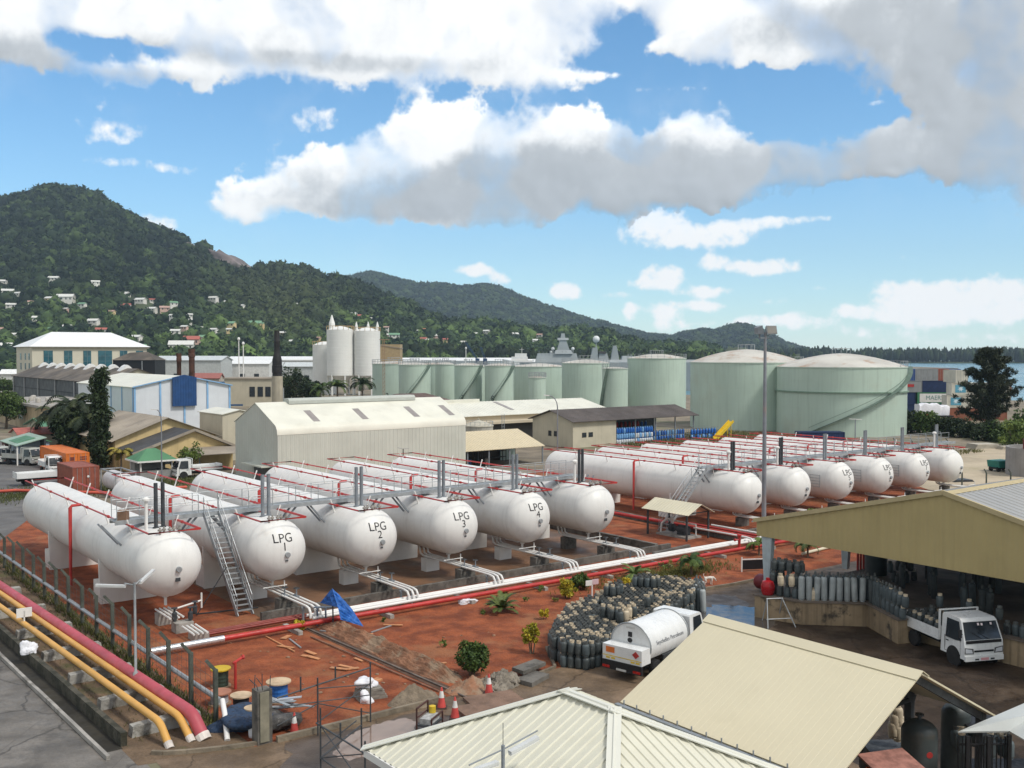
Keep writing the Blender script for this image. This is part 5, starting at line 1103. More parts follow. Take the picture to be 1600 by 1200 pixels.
# ------------------------------------------------------------------ foreground, left: pipes, fence, debris
m_pink = M('pink_red_pipe', (.42,.075,.095), .5, .12, 1.2, stain=(.5,.2,.2), samt=.25, ssc=1)
m_orange_pipe = M('ochre_pipe', (.62,.34,.085), .5, .08, 1.0, stain=(.45,.25,.1), samt=.25)
def far_pt(x, y, z): return (*YG(x, y, z), z)
def long_pipe(label, pts, r, mat, end):
    t = thing('trunk_pipe', label, 'pipe', W(pts[0][0], pts[0][1])); b = W(*pts[0][:2]); mb = MB()
    L = [Vector(W(*p)) - b for p in pts]; Mx = Matrix.Rotation(-YA, 3, 'Z'); L = [Mx @ v for v in L]; mb.tube(L, r, 14); mb.build('pipe_run', mat, t, smooth=50)
    mb = MB(); d = (L[-1] - L[-2]).normalized(); mb.tube([L[-1] - d*.22, L[-1] + d*.05], r*1.12, 12); mb.build('end_wrap', M('plaster_wrap', (.6,.55,.5), .8, .2), t)
def bend(a, c, e, n=5):
    """two straight runs with a rounded elbow"""
    a, c, e = Vector(a), Vector(c), Vector(e); u = (a - c).normalized() * .35; w = (e - c).normalized() * .35
    return [tuple(a)] + [tuple((c + u)*(1-t)**2 + c*2*t*(1-t) + (c + w)*t*t) for t in np.linspace(0, 1, n)] + [tuple(e)]
long_pipe('thick pink red pipe, the widest of three beside the wire fence', bend((9.6,108,.8), (13.05,35.75,.8), (13.25,35.1,.0)), .235, m_pink, 0)
long_pipe('ochre yellow pipe next to the thick pink one', bend((9.3,106,.72), (12.66,35.98,.72), (12.82,35.2,.0)), .135, m_orange_pipe, 0)
long_pipe('ochre yellow pipe nearest the drain wall', bend((8.6,104,.72), (11.91,35.84,.72), (12.0,35.1,.0)), .135, m_orange_pipe, 0)
for k, q in enumerate((37.0, 40.6, 44.6, 48.6, 53.2, 58.0, 63)):
    mb = MB(); p0 = 11.2 - (q-37)*.03; mb.prism([(0,0),(2.6,0),(2.55,.42),(1.4,.46),(.05,.40)], -.22, .22, 'y'); o = mb.build('pipe_sleeper', M('sleeper_concrete', (.36,.35,.32), .9, .2, 1.5, bump=.6, stain=(.12,.11,.09), samt=.7, ssc=1.4, sthr=.48)); o.location = W(p0, q); o.rotation_euler.z = YA + .06*math.sin(k*2.3)
    tag(o, f'worn concrete sleeper under the ochre pipes, {ORD[k]} from the pipe ends', 'sleeper', 'sleepers under the ochre pipes')
# drain wall, channel and kerb strip
low_wall('dark mossy drain wall between the ochre pipes and the road', 10.75, 36.2, 9.6, 75, .5, .22, M('mossy_concrete', (.075,.068,.05), .95, .3, 1, bump=.6, stain=(.025,.025,.015), samt=.8, ssc=1.5, sthr=.45), 'drain_wall')
sheet('drain_channel', ypts([(9.95,36),(10.65,36),(9.5,75),(8.9,75)]), .012, M('drain_mud', (.03,.026,.018), .8, .4, 1))
o = low_wall('pale broken kerb strip along the road edge by the drain', 9.95, 35.3, 8.75, 75, .16, .13, concrete, 'kerb', 'kerb')
def kerb_line(label, pts, h=.14, w=.14, mat=None):
    b = W(*pts[0]); mb = MB()
    for a, c in zip(pts, pts[1:]): mb.bar(W(*a) - b + Vector((0,0,h/2)), W(*c) - b + Vector((0,0,h/2)), w, h)
    o = mb.build('kerb', mat or concrete); o.location = b; tag(o, label, 'kerb')
m_kerb = M('stained_kerb', (.20,.165,.12), .9, .3, 1.4, bump=.6)
kerb_line('curved kerb in front of the pipe ends', [(11.3,34.9),(11.6,34.6),(12.3,34.2),(13.4,33.75),(14.6,33.4)], mat=m_kerb)
kerb_line('straight kerb between the red earth and the wet paving', [(15.2,33.2),(18,33.1),(21,33.05),(22.4,33.1)], .22, .16, m_kerb)
kerb_line('kerb curving round the red earth by the stacked cylinders', [(25.9,33.2),(27.5,33.25),(28.6,33.5),(29.3,34.6),(30.2,36.0)], .12, .12, m_kerb)
kerb_line('kerb of the planted red bed near the white dog', [(43.2,39.45),(45,39.3),(47.2,39.0),(50,38.9)], .14, .14, m_kerb)
# wire fence with bent concrete posts
t = thing('wire_fence', 'wire fence on bent concrete posts beside the pink pipe', 'fence', W(14.2, 36.4))
m_post = M('post_concrete', (.075,.085,.07), .9, .3, 1.5, bump=.5)
NP = 19
for k in range(NP):
    y = 2.5 * k; x = .0 - y * .012; mb = MB(); hgt = 2.05 + .06 * math.sin(k * 1.7); dx = .06 * math.sin(k*2.9)
    mb.add([(x-.07,y-.07,0),(x+.07,y-.07,0),(x+.07,y+.07,0),(x-.07,y+.07,0)], []) if False else None
    mb.bar((x,y,0),(x+dx*.4,y+dx,hgt),.15,.15,up=(0,1,0)); mb.bar((x+dx*.4,y+dx,hgt-.05),(x-.36,y+dx,hgt+.4),.12,.12,up=(0,1,0)); mb.build('post', m_post, t)
mb = MB()
for z in (.25, .6, .95, 1.3, 1.65, 1.98): mb.tube([(-.03*k*.0 - 2.5*k*.012, 2.5*k, z + .02*math.sin(k)) for k in range(NP)], .008, 4)
for k in range(int(2.5*(NP-1)/.5)): mb.bar((-k*.006, .5*k, .1), (-k*.006 , .5*k, 2.0), .008)
mb.build('wire', M('fence_wire', (.10,.10,.09), .6, .1, metal=.3), t)
pipeline('fence_conduit', 'grey conduit pipe running along the bent fence posts', [(13.6,84,.85),(14.02,52,.8),(14.45,36.6,.75)], .10, galv, 10)
o = pipeline('downcomer', 'white loose pipe leaning at the fence end', [(14.42,36.3,.85),(14.2,35.5,.55),(13.84,34.4,.02)], .10, white_paint, 10)
# light mast with two long tube lamps
def tube_lamp(t, a, b, name='lamp_batten'):
    mb = MB(); a, b = Vector(a), Vector(b); mb.bar(a, b, .14, .07); o = mb.build(name, M('lamp_housing', (.55,.56,.55), .5, .1), t)
    mb = MB(); mb.bar(a - Vector((0,0,.05)), b - Vector((0,0,.05)), .11, .05); mb.build('diffuser', M('lamp_diffuser', (.75,.75,.72), .3, .05), o)
t = thing('lamp_mast', 'grey mast with two long tube lamps standing among the ochre pipes', 'lamp', W(12.7, 41.1)); mb = MB(); mb.lathe([(.11,0),(.11,1.0),(.055,1.1),(.05,4.7)], 10); mb.build('mast', galv, t, smooth=40)
tube_lamp(t, (-.25,.35,4.55), (-1.25,.95,4.62)); tube_lamp(t, (.3,.3,4.62), (1.2,1.3,4.85)); mb = MB(); mb.tube([(-.3,.35,4.66),(0,0,4.6),(.35,.3,4.75)], .025, 6); mb.build('arm', galv, t)
t = thing('notice', 'small white notice board on a post among the ochre pipes', 'sign', W(11.08, 53.1)); mb = MB(); mb.bar((0,0,0),(0,0,1.35),.06); mb.build('post', white_paint, t); mb = MB(); mb.box(-.35,-.03,1.05,.35,.02,1.5); mb.build('board', white_paint, t)
def lump(name, label, cat, loc, rx, ry, rz, mat, seed, jit=.25, sub=3, flat=True, group=None, parent=None):
    bv, bf = ico(sub); r = np.random.default_rng(seed); n = len(bv)
    d = np.zeros(n)
    for k in range(7):
        ax = r.normal(size=3); ax /= np.linalg.norm(ax); d += np.sin(bv @ ax * r.uniform(2, 6) + r.uniform(0, 6)) / 7
    v = bv * (1 + d[:, None] * jit * 2 + (r.random((n, 1)) - .5) * jit * .35) * np.array([[rx, ry, rz]])
    if flat: v[:, 2] = np.maximum(v[:, 2], -rz * .5); v[:, 2] += rz * .5
    o = np_mesh(name, v, bf, mat, smooth=False, parent=parent); o.location = loc
    if label: tag(o, label, cat, group)
    return o
m_sack = M('white_sack', (.72,.72,.75), .6, .06, 3, bump=.4)
lump('sack', 'white plastic sack lying on the drain wall', 'sack', W(10.3, 48.7, .45), .34, .28, .34, m_sack, 3, .55, 4)
# cable drums
def cable_drum(label, p, q, r, h, mtop, mcore, tilt=0.0):
    t = thing('cable_drum', label, 'cable drum', W(p, q), rngp.uniform(0, 6)); t.rotation_euler.x = tilt
    for z in (0, h - .05):
        mb = MB(); mb.lathe([(.06, z), (r, z), (r, z + .05), (.06, z + .05)], 22); mb.build('flange', mtop if z > 0 else M('drum_wood_dark', (.20,.13,.08), .85, .3), t)
    mb = MB(); mb.lathe([(r*.72, .05)] + [(r*.72 + (.012 if k % 2 else 0), .05 + (h - .1) * k / 9) for k in range(1, 9)] + [(r*.72, h - .05)], 20); mb.build('cable_coil', mcore, t)
m_wood_pale = M('drum_wood', (.50,.38,.25), .85, .2, 2, stain=(.3,.2,.12), samt=.5)
cable_drum('cable drum with yellow top flange behind the bent fence post', 15.95, 40.3, .42, .78, M('yellow_flange', (.55,.38,.02), .6, .1), M('dark_green_coil', (.03,.05,.035), .6))
cable_drum('big cable drum wound with bright blue cable', 17.1, 37.15, .50, .82, m_wood_pale, M('blue_coil', (.02,.13,.42), .5, .15))
cable_drum('low cable drum with reddish brown top beside the fence post', 15.1, 38.3, .46, .5, M('red_brown_flange', (.36,.16,.10), .8, .15), M('pale_coil', (.35,.35,.36), .6))
cable_drum('cable drum with pale top and black coil', 15.45, 37.0, .42, .66, m_wood_pale, M('black_coil', (.02,.02,.022), .6))
cable_drum('small cable drum with pale top over blue coil', 15.3, 35.55, .32, .6, m_wood_pale, M('blue_coil', (.02,.13,.42), .5, .15))
t = thing('red_standpipe', 'red standpipe valve behind the yellow topped drum', 'standpipe', W(16.3, 39.6)); mb = MB(); mb.tube([(0,0,0),(0,0,1.15)], .06, 8); mb.build('pipe', red_paint, t); mb = MB(); mb.tube([(-.1,0,1.1),(.42,.2,1.22)], .055, 7); mb.lathe([(.1,-.04),(.1,.04)], 8, (.42,.2,1.22), 'x'); mb.build('outlet', red_paint, t)
lump('netting_heap', 'heap of crumpled blue netting inside the corner of the fence', 'netting', W(14.9, 35.6, -.02), .95, 1.0, .42, M('blue_netting', (.03,.06,.12), .8, .5, 3, bump=1, bsc=9, stain=(.02,.02,.025), samt=.8, ssc=3, sthr=.48), 9, .42, 4)
lump('scrap_heap', 'heap of dark scrap and offcuts behind the concrete column', 'scrap', W(15.9, 34.9, -.02), .9, .75, .35, M('scrap_mix', (.07,.065,.06), .7, .6, 3, bump=1, bsc=6, stain=(.35,.33,.30), samt=.8, ssc=5, sthr=.58), 12, .5, 4)
rs = random.Random(4)
for k in range(9):
    mb = MB(); a = rs.uniform(-.4, .5); L = rs.uniform(1.2, 2.4); mb.bar((-L/2*math.cos(a),-L/2*math.sin(a),0),(L/2*math.cos(a),L/2*math.sin(a),rs.uniform(-.15,.2)), rs.uniform(.08,.2), .03); o = mb.build('metal_offcut', galv if k % 3 else M('pale_metal', (.5,.52,.54), .4, .1, metal=.4)); o.location = W(16.2 + rs.uniform(-.5,.7), 35.6 + rs.uniform(-.7,1.0), .28 + .05*k); o.rotation_euler.z = YA - 1.0; tag(o, 'bent grey metal offcut on the scrap heap by the column', 'offcut', 'metal offcuts on the scrap heap')
lump('jerry_can', 'pale jug shaped container at the foot of the column', 'container', W(14.72, 34.2, .0), .16, .14, .36, m_sack, 31, .06)
# concrete column with starter bars
t = thing('concrete_column', 'rough dark concrete column with bent starter bars on top', 'column', W(14.8, 33.55)); mb = MB(); mb.box(-.28,-.25,0,.28,.25,1.95); mb.build('shaft', concrete_dark, t); mb = MB(); mb.box(-.2,-.3,.1,.14,-.25,1.9); mb.build('infill', M('column_face', (.25,.23,.17), .9, .3, 1.2, streak=.6), t)
for x, y, dx, dy in ((-.22,-.2,-.3,.1),(-.05,-.2,-.2,.1),(.1,.2,.0,0),(.22,-.2,.02,0),(-.2,.2,.05,.03)): mb = MB(); mb.tube([(x,y,1.9),(x+dx*.2,y,2.15),(x+dx,y+dy,2.42)], .016, 5); mb.build('starter_bar', steel_dark, t)
# black tubular frames
def frame_obj(label, p, q, segs, r=.03):
    t = thing('scaffold_frame', label, 'scaffold', W(p, q))
    for a, b, nm in segs: mb = MB(); mb.tube([a, b], r if nm != 'brace' else r*.7, 6); mb.build(nm, steel_dark, t)
frame_obj('black tubular frame beside the column, with crossed braces', 15.1, 32.85, [((1.55,0,0),(1.55,0,2.15),'upright'),((3.75,0,0),(3.75,0,2.3),'upright'),((0,.1,1.7),(3.75,0,2.1),'top_rail'),((.2,.1,1.35),(3.75,0,1.05),'brace'),((1.55,0,1.75),(3.75,0,1.45),'brace'),((1.55,0,1.2),(3.75,0,.35),'brace'),((1.55,0,.5),(3.75,0,1.5),'brace'),((.0,.1,.7),(1.55,0,1.2),'brace'),((.9,.05,1.75),(.9,.05,2.3),'stub'),((2.3,.05,1.9),(2.3,.05,2.4),'stub')])
frame_obj('black tubular frame in the puddle, nearer the cream roof', 15.35, 30.1, [((0,0,0),(0,0,2.1),'upright'),((0,-3.0,0),(0,-3.0,1.9),'upright'),((0,.3,1.5),(0,-3.3,1.5),'top_rail'),((0,0,.4),(0,-3,.4),'rail'),((0,0,.4),(0,-3,1.5),'brace'),((0,0,1.5),(0,-3,.4),'brace'),((0,0,.7),(1.7,.6,1.1),'brace'),((1.9,.6,0),(1.9,.6,1.5),'upright'),((0,0,.4),(1.9,.6,.9),'rail'),((0,-1.4,1.5),(0,-1.4,2.0),'stub')])
# cones
def cone(label, px, py, s=1.0):
    t = thing('traffic_cone', label, 'traffic cone', G(px, py), 0, 'traffic cones'); t.scale = (s, s, s)
    mb = MB(); mb.prism([(-.21,-.21),(.21,-.21),(.21,.21),(-.21,.21)], 0, .05, 'z'); mb.build('base', M('cone_base', (.06,.035,.03), .8), t)
    mr = M('cone_red', (.52,.07,.06), .5, .15, 3); mw = M('cone_white', (.70,.68,.65), .5, .1, 3)
    mb = MB(); mb.lathe([(.17,.05),(.105,.42)], 16, mi=0, cap=False); mb.lathe([(.105,.42),(.06,.68)], 16, mi=1, cap=False); mb.lathe([(.06,.68),(.03,.82),(.0,.83)], 16, mi=0, cap=False); mb.build('body', [mr, mw], t, smooth=40, fix=False)
cone('red and white traffic cone by the scrap heap and column', 460, 1146, .95); cone('red and white traffic cone beside the trench end, behind its neighbour', 690, 1106); cone('red and white traffic cone nearest the cream roof', 711, 1122); cone('red and white traffic cone standing on the brown concrete plate', 764, 1084)
# barrow, sacks, sand
t = thing('hand_cart', 'dark framed hand cart carrying grey bricks and a yellow can', 'cart', W(20.15, 30.75), YA + .55)
mb = MB(); mb.box(-.48,-.3,.3,.48,.3,.36); mb.build('tray', steel_dark, t)
for x in (-.48, .48):
    for y in (-.3, .3): mb = MB(); mb.bar((x,y,0),(x,y,.62 if y < 0 else .95),.05); mb.build('leg', M('rust_frame', (.07,.03,.025), .8), t)
mb = MB(); mb.bar((-.48,.3,.95),(.48,.3,.95),.05); mb.bar((-.48,-.3,.62),(.48,-.3,.62),.05); mb.bar((-.48,.3,.6),(.48,.3,.6),.04); mb.build('rail', M('rust_frame', (.07,.03,.025), .8), t)
o = MB().box(-.4,-.22,0,.4,.22,.2).build('bricks', M('grey_bricks', (.36,.36,.35), .8, .3, 6)); o.location = W(20.15, 30.75, .365); o.rotation_euler.z = YA + .55; tag(o, 'layer of grey bricks on the hand cart', 'bricks')
o = MB().lathe([(.13,0),(.13,.24),(.05,.26)], 12).build('can', M('yellow_can', (.6,.42,.03), .5)); o.location = W(20.42, 30.98, .57); tag(o, 'yellow can on the hand cart', 'can')
for k in range(5):
    o = MB().box(-.6 + .03*k, -.42, 0, .6 - .05*k, .42, .085).build('stacked_board', M('grey_board', (.22,.2,.17), .9, .3, 3)); o.location = W(20.25, 35.3, .09*k); o.rotation_euler.z = YA - .2 + .09*math.sin(k*3); tag(o, 'grey board in the low stack under the white sacks', 'board', 'stacked grey boards')
lump('sack', 'large white sack on top of the grey board stack', 'sack', W(20.05, 35.35, .46), .42, .30, .24, m_sack, 41, .5, 4); lump('sack', 'small white sack beside the grey board stack', 'sack', W(19.75, 34.85, .0), .26, .22, .26, m_sack, 42, .5, 4)
o = MB().box(-.35,-.16,0,.35,.16,.08).build('plank', wood_m); o.location = W(20.6, 35.6, .46); o.rotation_euler.z = YA + .3; tag(o, 'short orange board lying on the grey board stack', 'plank')
def mound(name, label, cat, loc, rx, ry, h, mat, seed, rot=0.0, rough=.28, n=44, ridge=False):
    r = np.random.default_rng(seed); x = np.linspace(-1.15, 1.15, n); X, Y = np.meshgrid(x, x); nz = fbm((n, n), 9, 4, r, .6); nz2 = r.random((n, n))
    R2 = np.sqrt(X**2 + Y**2) * (1 + (fbm((n, n), 14, 2, r) - .5) * .5)
    if ridge: R2 = np.sqrt(np.maximum(np.abs(X) - .75, 0)**2 * 9 + Y**2) * (1 + (fbm((n, n), 8, 3, r) - .5) * .7)
    Z = np.clip(1 - R2, 0, 1) ** .85 * h * (1 + (nz - .5) * rough * 4) + np.clip(1 - R2, 0, .25) * nz2 * h * rough - .03
    v = np.stack([X * rx, Y * ry, Z], -1).reshape(-1, 3); i, j = np.meshgrid(np.arange(n-1), np.arange(n-1), indexing='ij'); a = (i*n + j).ravel(); f = np.stack([a, a+1, a+n+1, a+n], -1)
    o = np_mesh(name, v, f, mat, smooth=False); o.location = loc; o.rotation_euler.z = rot; tag(o, label, cat); return o
m_spoil = M('spoil_earth', (.26,.13,.075), .95, .3, 1.2, bump=1, bsc=7, stain=(.30,.22,.15), samt=.9, ssc=.9, sthr=.46)
mound('sand_heap', 'small cone shaped heap of grey sand', 'sand', W(21.35, 33.75), 1.05, .8, .72, M('grey_sand', (.22,.175,.125), .95, .25, 3, bump=1, bsc=14), 2, YA)
TA = math.atan2(*(W(23.2,33.2) - W(22.9,45.2)).yx)
mound('spoil_heap', 'long ridge of dug earth beside the pipe trench', 'soil', W(23.95, 40.4), 5.4, .72, .5, m_spoil, 5, TA, .4, 90, True)
mound('spoil_heap', 'dug earth heap at the near end of the trench', 'soil', W(24.0, 33.6), 1.1, .75, .45, m_spoil, 6, YA, .4)
mound('rubble_heap', 'heap of broken grey rubble beside the leafy bush', 'rubble', W(25.3, 33.25), 1.15, .8, .5, M('rubble_stone', (.24,.21,.17), .95, .45, 3, bump=1, bsc=10, stain=(.10,.09,.07), samt=.8, ssc=3), 7, YA + .2, .9)
rr_ = random.Random(6)
for k in range(34):
    s = rr_.uniform(.06, .17); a = rr_.uniform(0, 6.28); rad = rr_.random() ** .6 * 1.15
    o = lump('rubble_stone', None, None, W(25.3 + rad*math.cos(a), 33.25 + .7*rad*math.sin(a), max(0, .42*(1-rad))), s*1.3, s, s*.8, M('rubble_stone', (.24,.21,.17)), 60 + k % 5, .3, 1); tag(o, 'loose broken stone on the rubble heap', 'stone', 'stones of the rubble heap')
sheet('trench', ypts([(22.6,46.0),(23.05,46.0),(23.55,33.0),(22.95,33.0)]), .02, M('trench_soil', (.10,.055,.035), .95, .3, 1.5, bump=.8))
pipeline('trench_pipe', 'thin grey pipe lying in the trench', [(22.75,46,.06),(22.95,40,.06),(23.2,33.6,.06),(23.25,32.0,.06)], .04, M('dirty_pipe', (.17,.14,.12), .8, .3), 8)
pipeline('trench_pipe', 'rusty thin pipe along the left lip of the trench', [(22.2,44.5,.06),(22.4,40,.08),(22.75,34,.06)], .035, M('rust_pipe', (.22,.12,.08), .8, .3), 8)
for k, (px_, py_, dx, dy, dz, rot, lab) in enumerate(((826,1052,.85,.36,.16,.25,'long broken concrete slab on the pile edge'),(832,1064,.75,.42,.2,.35,'lower concrete slab under the long one'),(772,1098,1.15,.85,.14,-.15,'flat brown concrete plate under a traffic cone'),(738,1112,.62,.55,.14,-.1,'smaller brown concrete plate at the trench end'))):
    mb = MB(); mb.prism([(-dx,-dy),(dx*.9,-dy*1.05),(dx,dy*.8),(-dx*.85,dy)], 0, dz, 'z'); o = mb.build('concrete_slab', M('slab_brown', (.19,.12,.085), .9, .25, 1.5, bump=.5) if k > 1 else concrete_dark); o.location = G(px_, py_, .0) + Vector((0,0,.22 if k == 0 else 0)); o.rotation_euler.z = YA + rot; tag(o, lab, 'slab')
for k, (px_, py_, L, w, rot) in enumerate([(447,996,.7,.28,1.3),(446,1011,1.0,.2,-.5),(485,1020,.7,.22,-.7),(480,1026,.75,.2,-.6),(490,1028,.7,.18,-.6),(530,1045,.9,.2,-.4),(541,1042,.8,.2,-.5),(552,1045,.5,.2,.4),(566,992,1.1,.16,.3),(572,1000,.5,.2,.7),(606,1011,.5,.3,.8),(641,1029,1.2,.18,-.1),(682,1038,.95,.18,.4),(702,1049,.42,.3,-.3),(614,977,1.0,.14,-.1),(500,962,1.1,.16,-.1),(585,1003,.6,.15,.9),(560,1031,.6,.12,-.8)]):
    mb = MB(); mb.box(-L/2,-w/2,0,L/2,w/2,.035); o = mb.build('plank', wood_m); o.location = G(px_, py_, .03 + .01*(k % 3)); o.rotation_euler = (.05*math.sin(k*5), .04*math.cos(k*3), rot); tag(o, 'raw orange plank lying on the red earth near the trench', 'plank', 'loose planks')
for k, (pa, pb, lab) in enumerate((((452,998),(470,1012),'grey metal strip among the planks'),((500,985),(575,996),'grey bar lying before the blue tarpaulin'),((580,988),(615,976),'grey bar bent beside the blue tarpaulin'),((415,994),(460,1018),'thin pale batten on the red earth'))):
    a, b = G(*pa, .05), G(*pb, .05); mb = MB(); mb.bar((0,0,0), b - a, .07, .05); o = mb.build('loose_bar', galv if k < 3 else wood_m); o.location = a; tag(o, lab, 'bar')
# blue tarpaulin on its pipe frame
t = thing('tarpaulin_tent', 'blue tarpaulin slung like a tent over a pipe valve', 'tarpaulin', G(520, 984), 0); B0 = G(520, 984); D0 = B0.y
Pt = {'A': GD(519, 919, D0) - B0, 'B': GD(500, 942, D0 + .5) - B0, 'C': GD(528, 949, D0 - .4) - B0, 'D': GD(568, 979, D0 + .05) - B0, 'E': GD(549, 950, D0 + .5) - B0, 'F': GD(532, 968, D0 - .55) - B0}
def tarp_tri(mb, a, b, c, n, rng):
    idx = {}; vs = []; nn = (b - a).cross(c - a).normalized()
    for i in range(n + 1):
        for j in range(n + 1 - i):
            k = n - i - j; p = (a*i + b*j + c*k) / n; edge = (i == 0) + (j == 0) + (k == 0)
            p = p + nn * (rng.uniform(-.06, .06) if edge == 0 else 0); idx[(i, j)] = len(vs); vs.append(p)
    fs = []
    for i in range(n):
        for j in range(n - i):
            fs.append((idx[(i,j)], idx[(i+1,j)], idx[(i,j+1)]))
            if j < n - i - 1: fs.append((idx[(i+1,j)], idx[(i+1,j+1)], idx[(i,j+1)]))
    mb.add(vs, fs)
mb = MB(); rt_ = random.Random(3); tarp_tri(mb, Pt['A'], Pt['B'], Pt['C'], 8, rt_); tarp_tri(mb, Pt['A'], Pt['C'], Pt['D'], 10, rt_); tarp_tri(mb, Pt['A'], Pt['E'], Pt['D'], 8, rt_); tarp_tri(mb, Pt['C'], Pt['F'], Pt['D'], 6, rt_); tarp_tri(mb, Pt['A'], Pt['B'], Pt['E'], 6, rt_); mb.build('tarpaulin_sheet', blue_tarp_m, t, fix=False)
mb = MB(); mb.tube([Vector((.02,.05,0)), Pt['A'] + Vector((0,.03,0))], .04, 6); mb.build('prop', steel_dark, t)
for k, (a, b) in enumerate(((496, 500), (509, 511))):
    mb = MB(); mb.tube([(0,0,0),(0,0,.95)], .05, 7); mb.tube([(-.2,0,.95),(.3,.1,.95)], .05, 7); o = mb.build('stand_pipe', M('blue_grey_pipe', (.10,.13,.17), .5)); o.location = G(a, 978); tag(o, ['dark stand pipe left of the blue tarpaulin', 'dark stand pipe right next to the blue tarpaulin'][k], 'stand pipe')
lump('sack', 'white sack lying on the red earth before the white pipes', 'sack', G(729, 943), .42, .26, .2, m_sack, 51, .55, 4)
# two small boards and signs in the planted bed
t = thing('notice', 'white and pink notice board on a white post in the planted bed', 'sign', G(925, 934), YA - .2); mb = MB(); mb.bar((0,0,0),(0,0,.9),.06); mb.build('post', white_paint, t); mb = MB(); mb.box(-.42,-.03,.72,.0,.02,1.02); mb.build('board', white_paint, t); mb = MB(); mb.box(.0,-.03,.76,.42,.02,1.05); mb.build('board', M('pink_board', (.62,.45,.47), .6), t)
t = thing('notice', 'dark notice board in a white frame left of the shed column', 'sign', G(1177, 893), YA - .5); mb = MB(); mb.box(-.75,-.02,.15,.75,.02,.75); mb.build('board', black_paint, t)
for x in (-.78, .78): mb = MB(); mb.bar((x,0,0),(x,0,.95),.07); mb.build('post', white_paint, t)
mb = MB(); mb.bar((-.8,0,.8),(.8,0,.8),.06); mb.build('top_rail', white_paint, t)
# lumpy stones in the soil
for k in range(46):
    px_, py_ = rr_.uniform(330, 800), rr_.uniform(985, 1090); s = rr_.uniform(.03, .09)
    o = lump('clod', None, None, G(px_, py_), s*1.4, s, s*.7, m_spoil, 80 + k % 6, .3, 1); tag(o, 'small clod of earth on the red ground', 'clod', 'clods on the red earth')
# ------------------------------------------------------------------ right side: filling shed, dock, roofs, vehicles
m_khaki = M('khaki_cladding', (.42,.335,.155), .6, .05, .5, streak=.12, corr=('Y', .42))
m_grey_sheet = M('grey_roof_sheet', (.34,.34,.33), .55, .08, .3, streak=.1)
m_dock = M('dock_render', (.30,.225,.14), .9, .25, .6, bump=.4, streak=.9, stain=(.04,.035,.03), samt=.9, ssc=.9, sthr=.53)
t = thing('filling_shed', 'large open filling shed with khaki clad gable and grey roof', 'shed', W(44.4, 13.4))
QW = 21.5; QA = 10.75
mb = MB(); mb.prism([(0,3.95),(QW,3.95),(QW,4.72),(QA,7.42),(0,4.72)], 0, .12, 'x'); mb.build('gable_cladding', m_khaki, t)
mb = MB(); mb.bar((-.06,-.15,4.78),(-.06,QA,7.52),.14,.22); mb.bar((-.06,QA,7.52),(-.06,QW+.15,4.78),.14,.22); mb.build('barge_board', M('khaki_trim', (.44,.36,.20), .55, .06), t)
mb = MB(); mb.ribbed((0,-.35,4.68),(23,-.35,4.68),(23,QA,7.48),(0,QA,7.48), 44, .035, .05); mb.ribbed((23,QW+.35,4.68),(0,QW+.35,4.68),(0,QA,7.48),(23,QA,7.48), 44, .035, .05); mb.build('roof', m_grey_sheet, t)
mb = MB(); mb.prism([(QA-.3,7.44),(QA+.3,7.44),(QA,7.56)], -.12, 23, 'x'); mb.build('ridge_cap', M('khaki_trim', (.44,.36,.20)), t)
def column(x, y, nm='column', z0=1.2):
    mb = MB(); mb.add([(x-.14,y-.16,z0),(x+.14,y-.16,z0),(x+.14,y+.16,z0),(x-.14,y+.16,z0),(x-.14,y-.36,4.2),(x+.14,y-.36,4.2),(x+.14,y+.36,4.2),(x-.14,y+.36,4.2)], [(3,2,1,0),(4,5,6,7),(0,1,5,4),(1,2,6,5),(2,3,7,6),(3,0,4,7)]); mb.build(nm, M('pale_blue_steel', (.42,.48,.50), .5, .12, 1.5, streak=.2), t)
for x in (.25, 7.6, 15.1, 22.6):
    column(x, QW - .6); column(x, .5)
for x in (.2, 7.6, 15.1, 22.6):
    mb = MB(); mb.bar((x,.4,4.55),(x,QA,7.2),.14,.28); mb.bar((x,QA,7.2),(x,QW-.4,4.55),.14,.28); mb.build('rafter', steel_dark, t)
mb = MB()
for k in range(9):
    for s in (0, 1): y = .6 + k*1.2; yy = y if s == 0 else QW - y; z = 4.6 + (7.35-4.6)*y/QA; mb.bar((.1,yy,z),(22.9,yy,z),.07,.12)
mb.build('purlin', steel_dark, t)
for x in (9, 13): mb = MB(); mb.bar((x, QW-2.2, 1.2), (x, QW-2.2, 4.8), .1); mb.build('service_post', steel_dark, t)
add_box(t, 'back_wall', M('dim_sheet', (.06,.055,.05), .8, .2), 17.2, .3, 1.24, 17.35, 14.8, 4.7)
t = thing('loading_dock', 'raised stained concrete dock under the khaki gabled shed', 'dock', W(0, 0), YA)
dockpts = [(42.5,33.5),(43.2,31.1),(45.55,28.75),(43.95,26.1),(45.1,25.6),(44.9,12.5),(66,12.5),(66,33.4)]
mb = MB(); mb.prism(dockpts, 0, 1.16, 'z'); mb.build('dock_wall', m_dock, t)
mb = MB(); ex = [(42.42,33.58),(43.12,31.08),(45.42,28.75),(43.82,26.06),(45.0,25.52),(44.8,12.4),(66,12.4),(66,33.5)]; mb.prism(ex, 1.16, 1.24, 'z'); mb.build('dock_slab', M('dock_floor', (.15,.12,.095), .85, .3, .6), t)
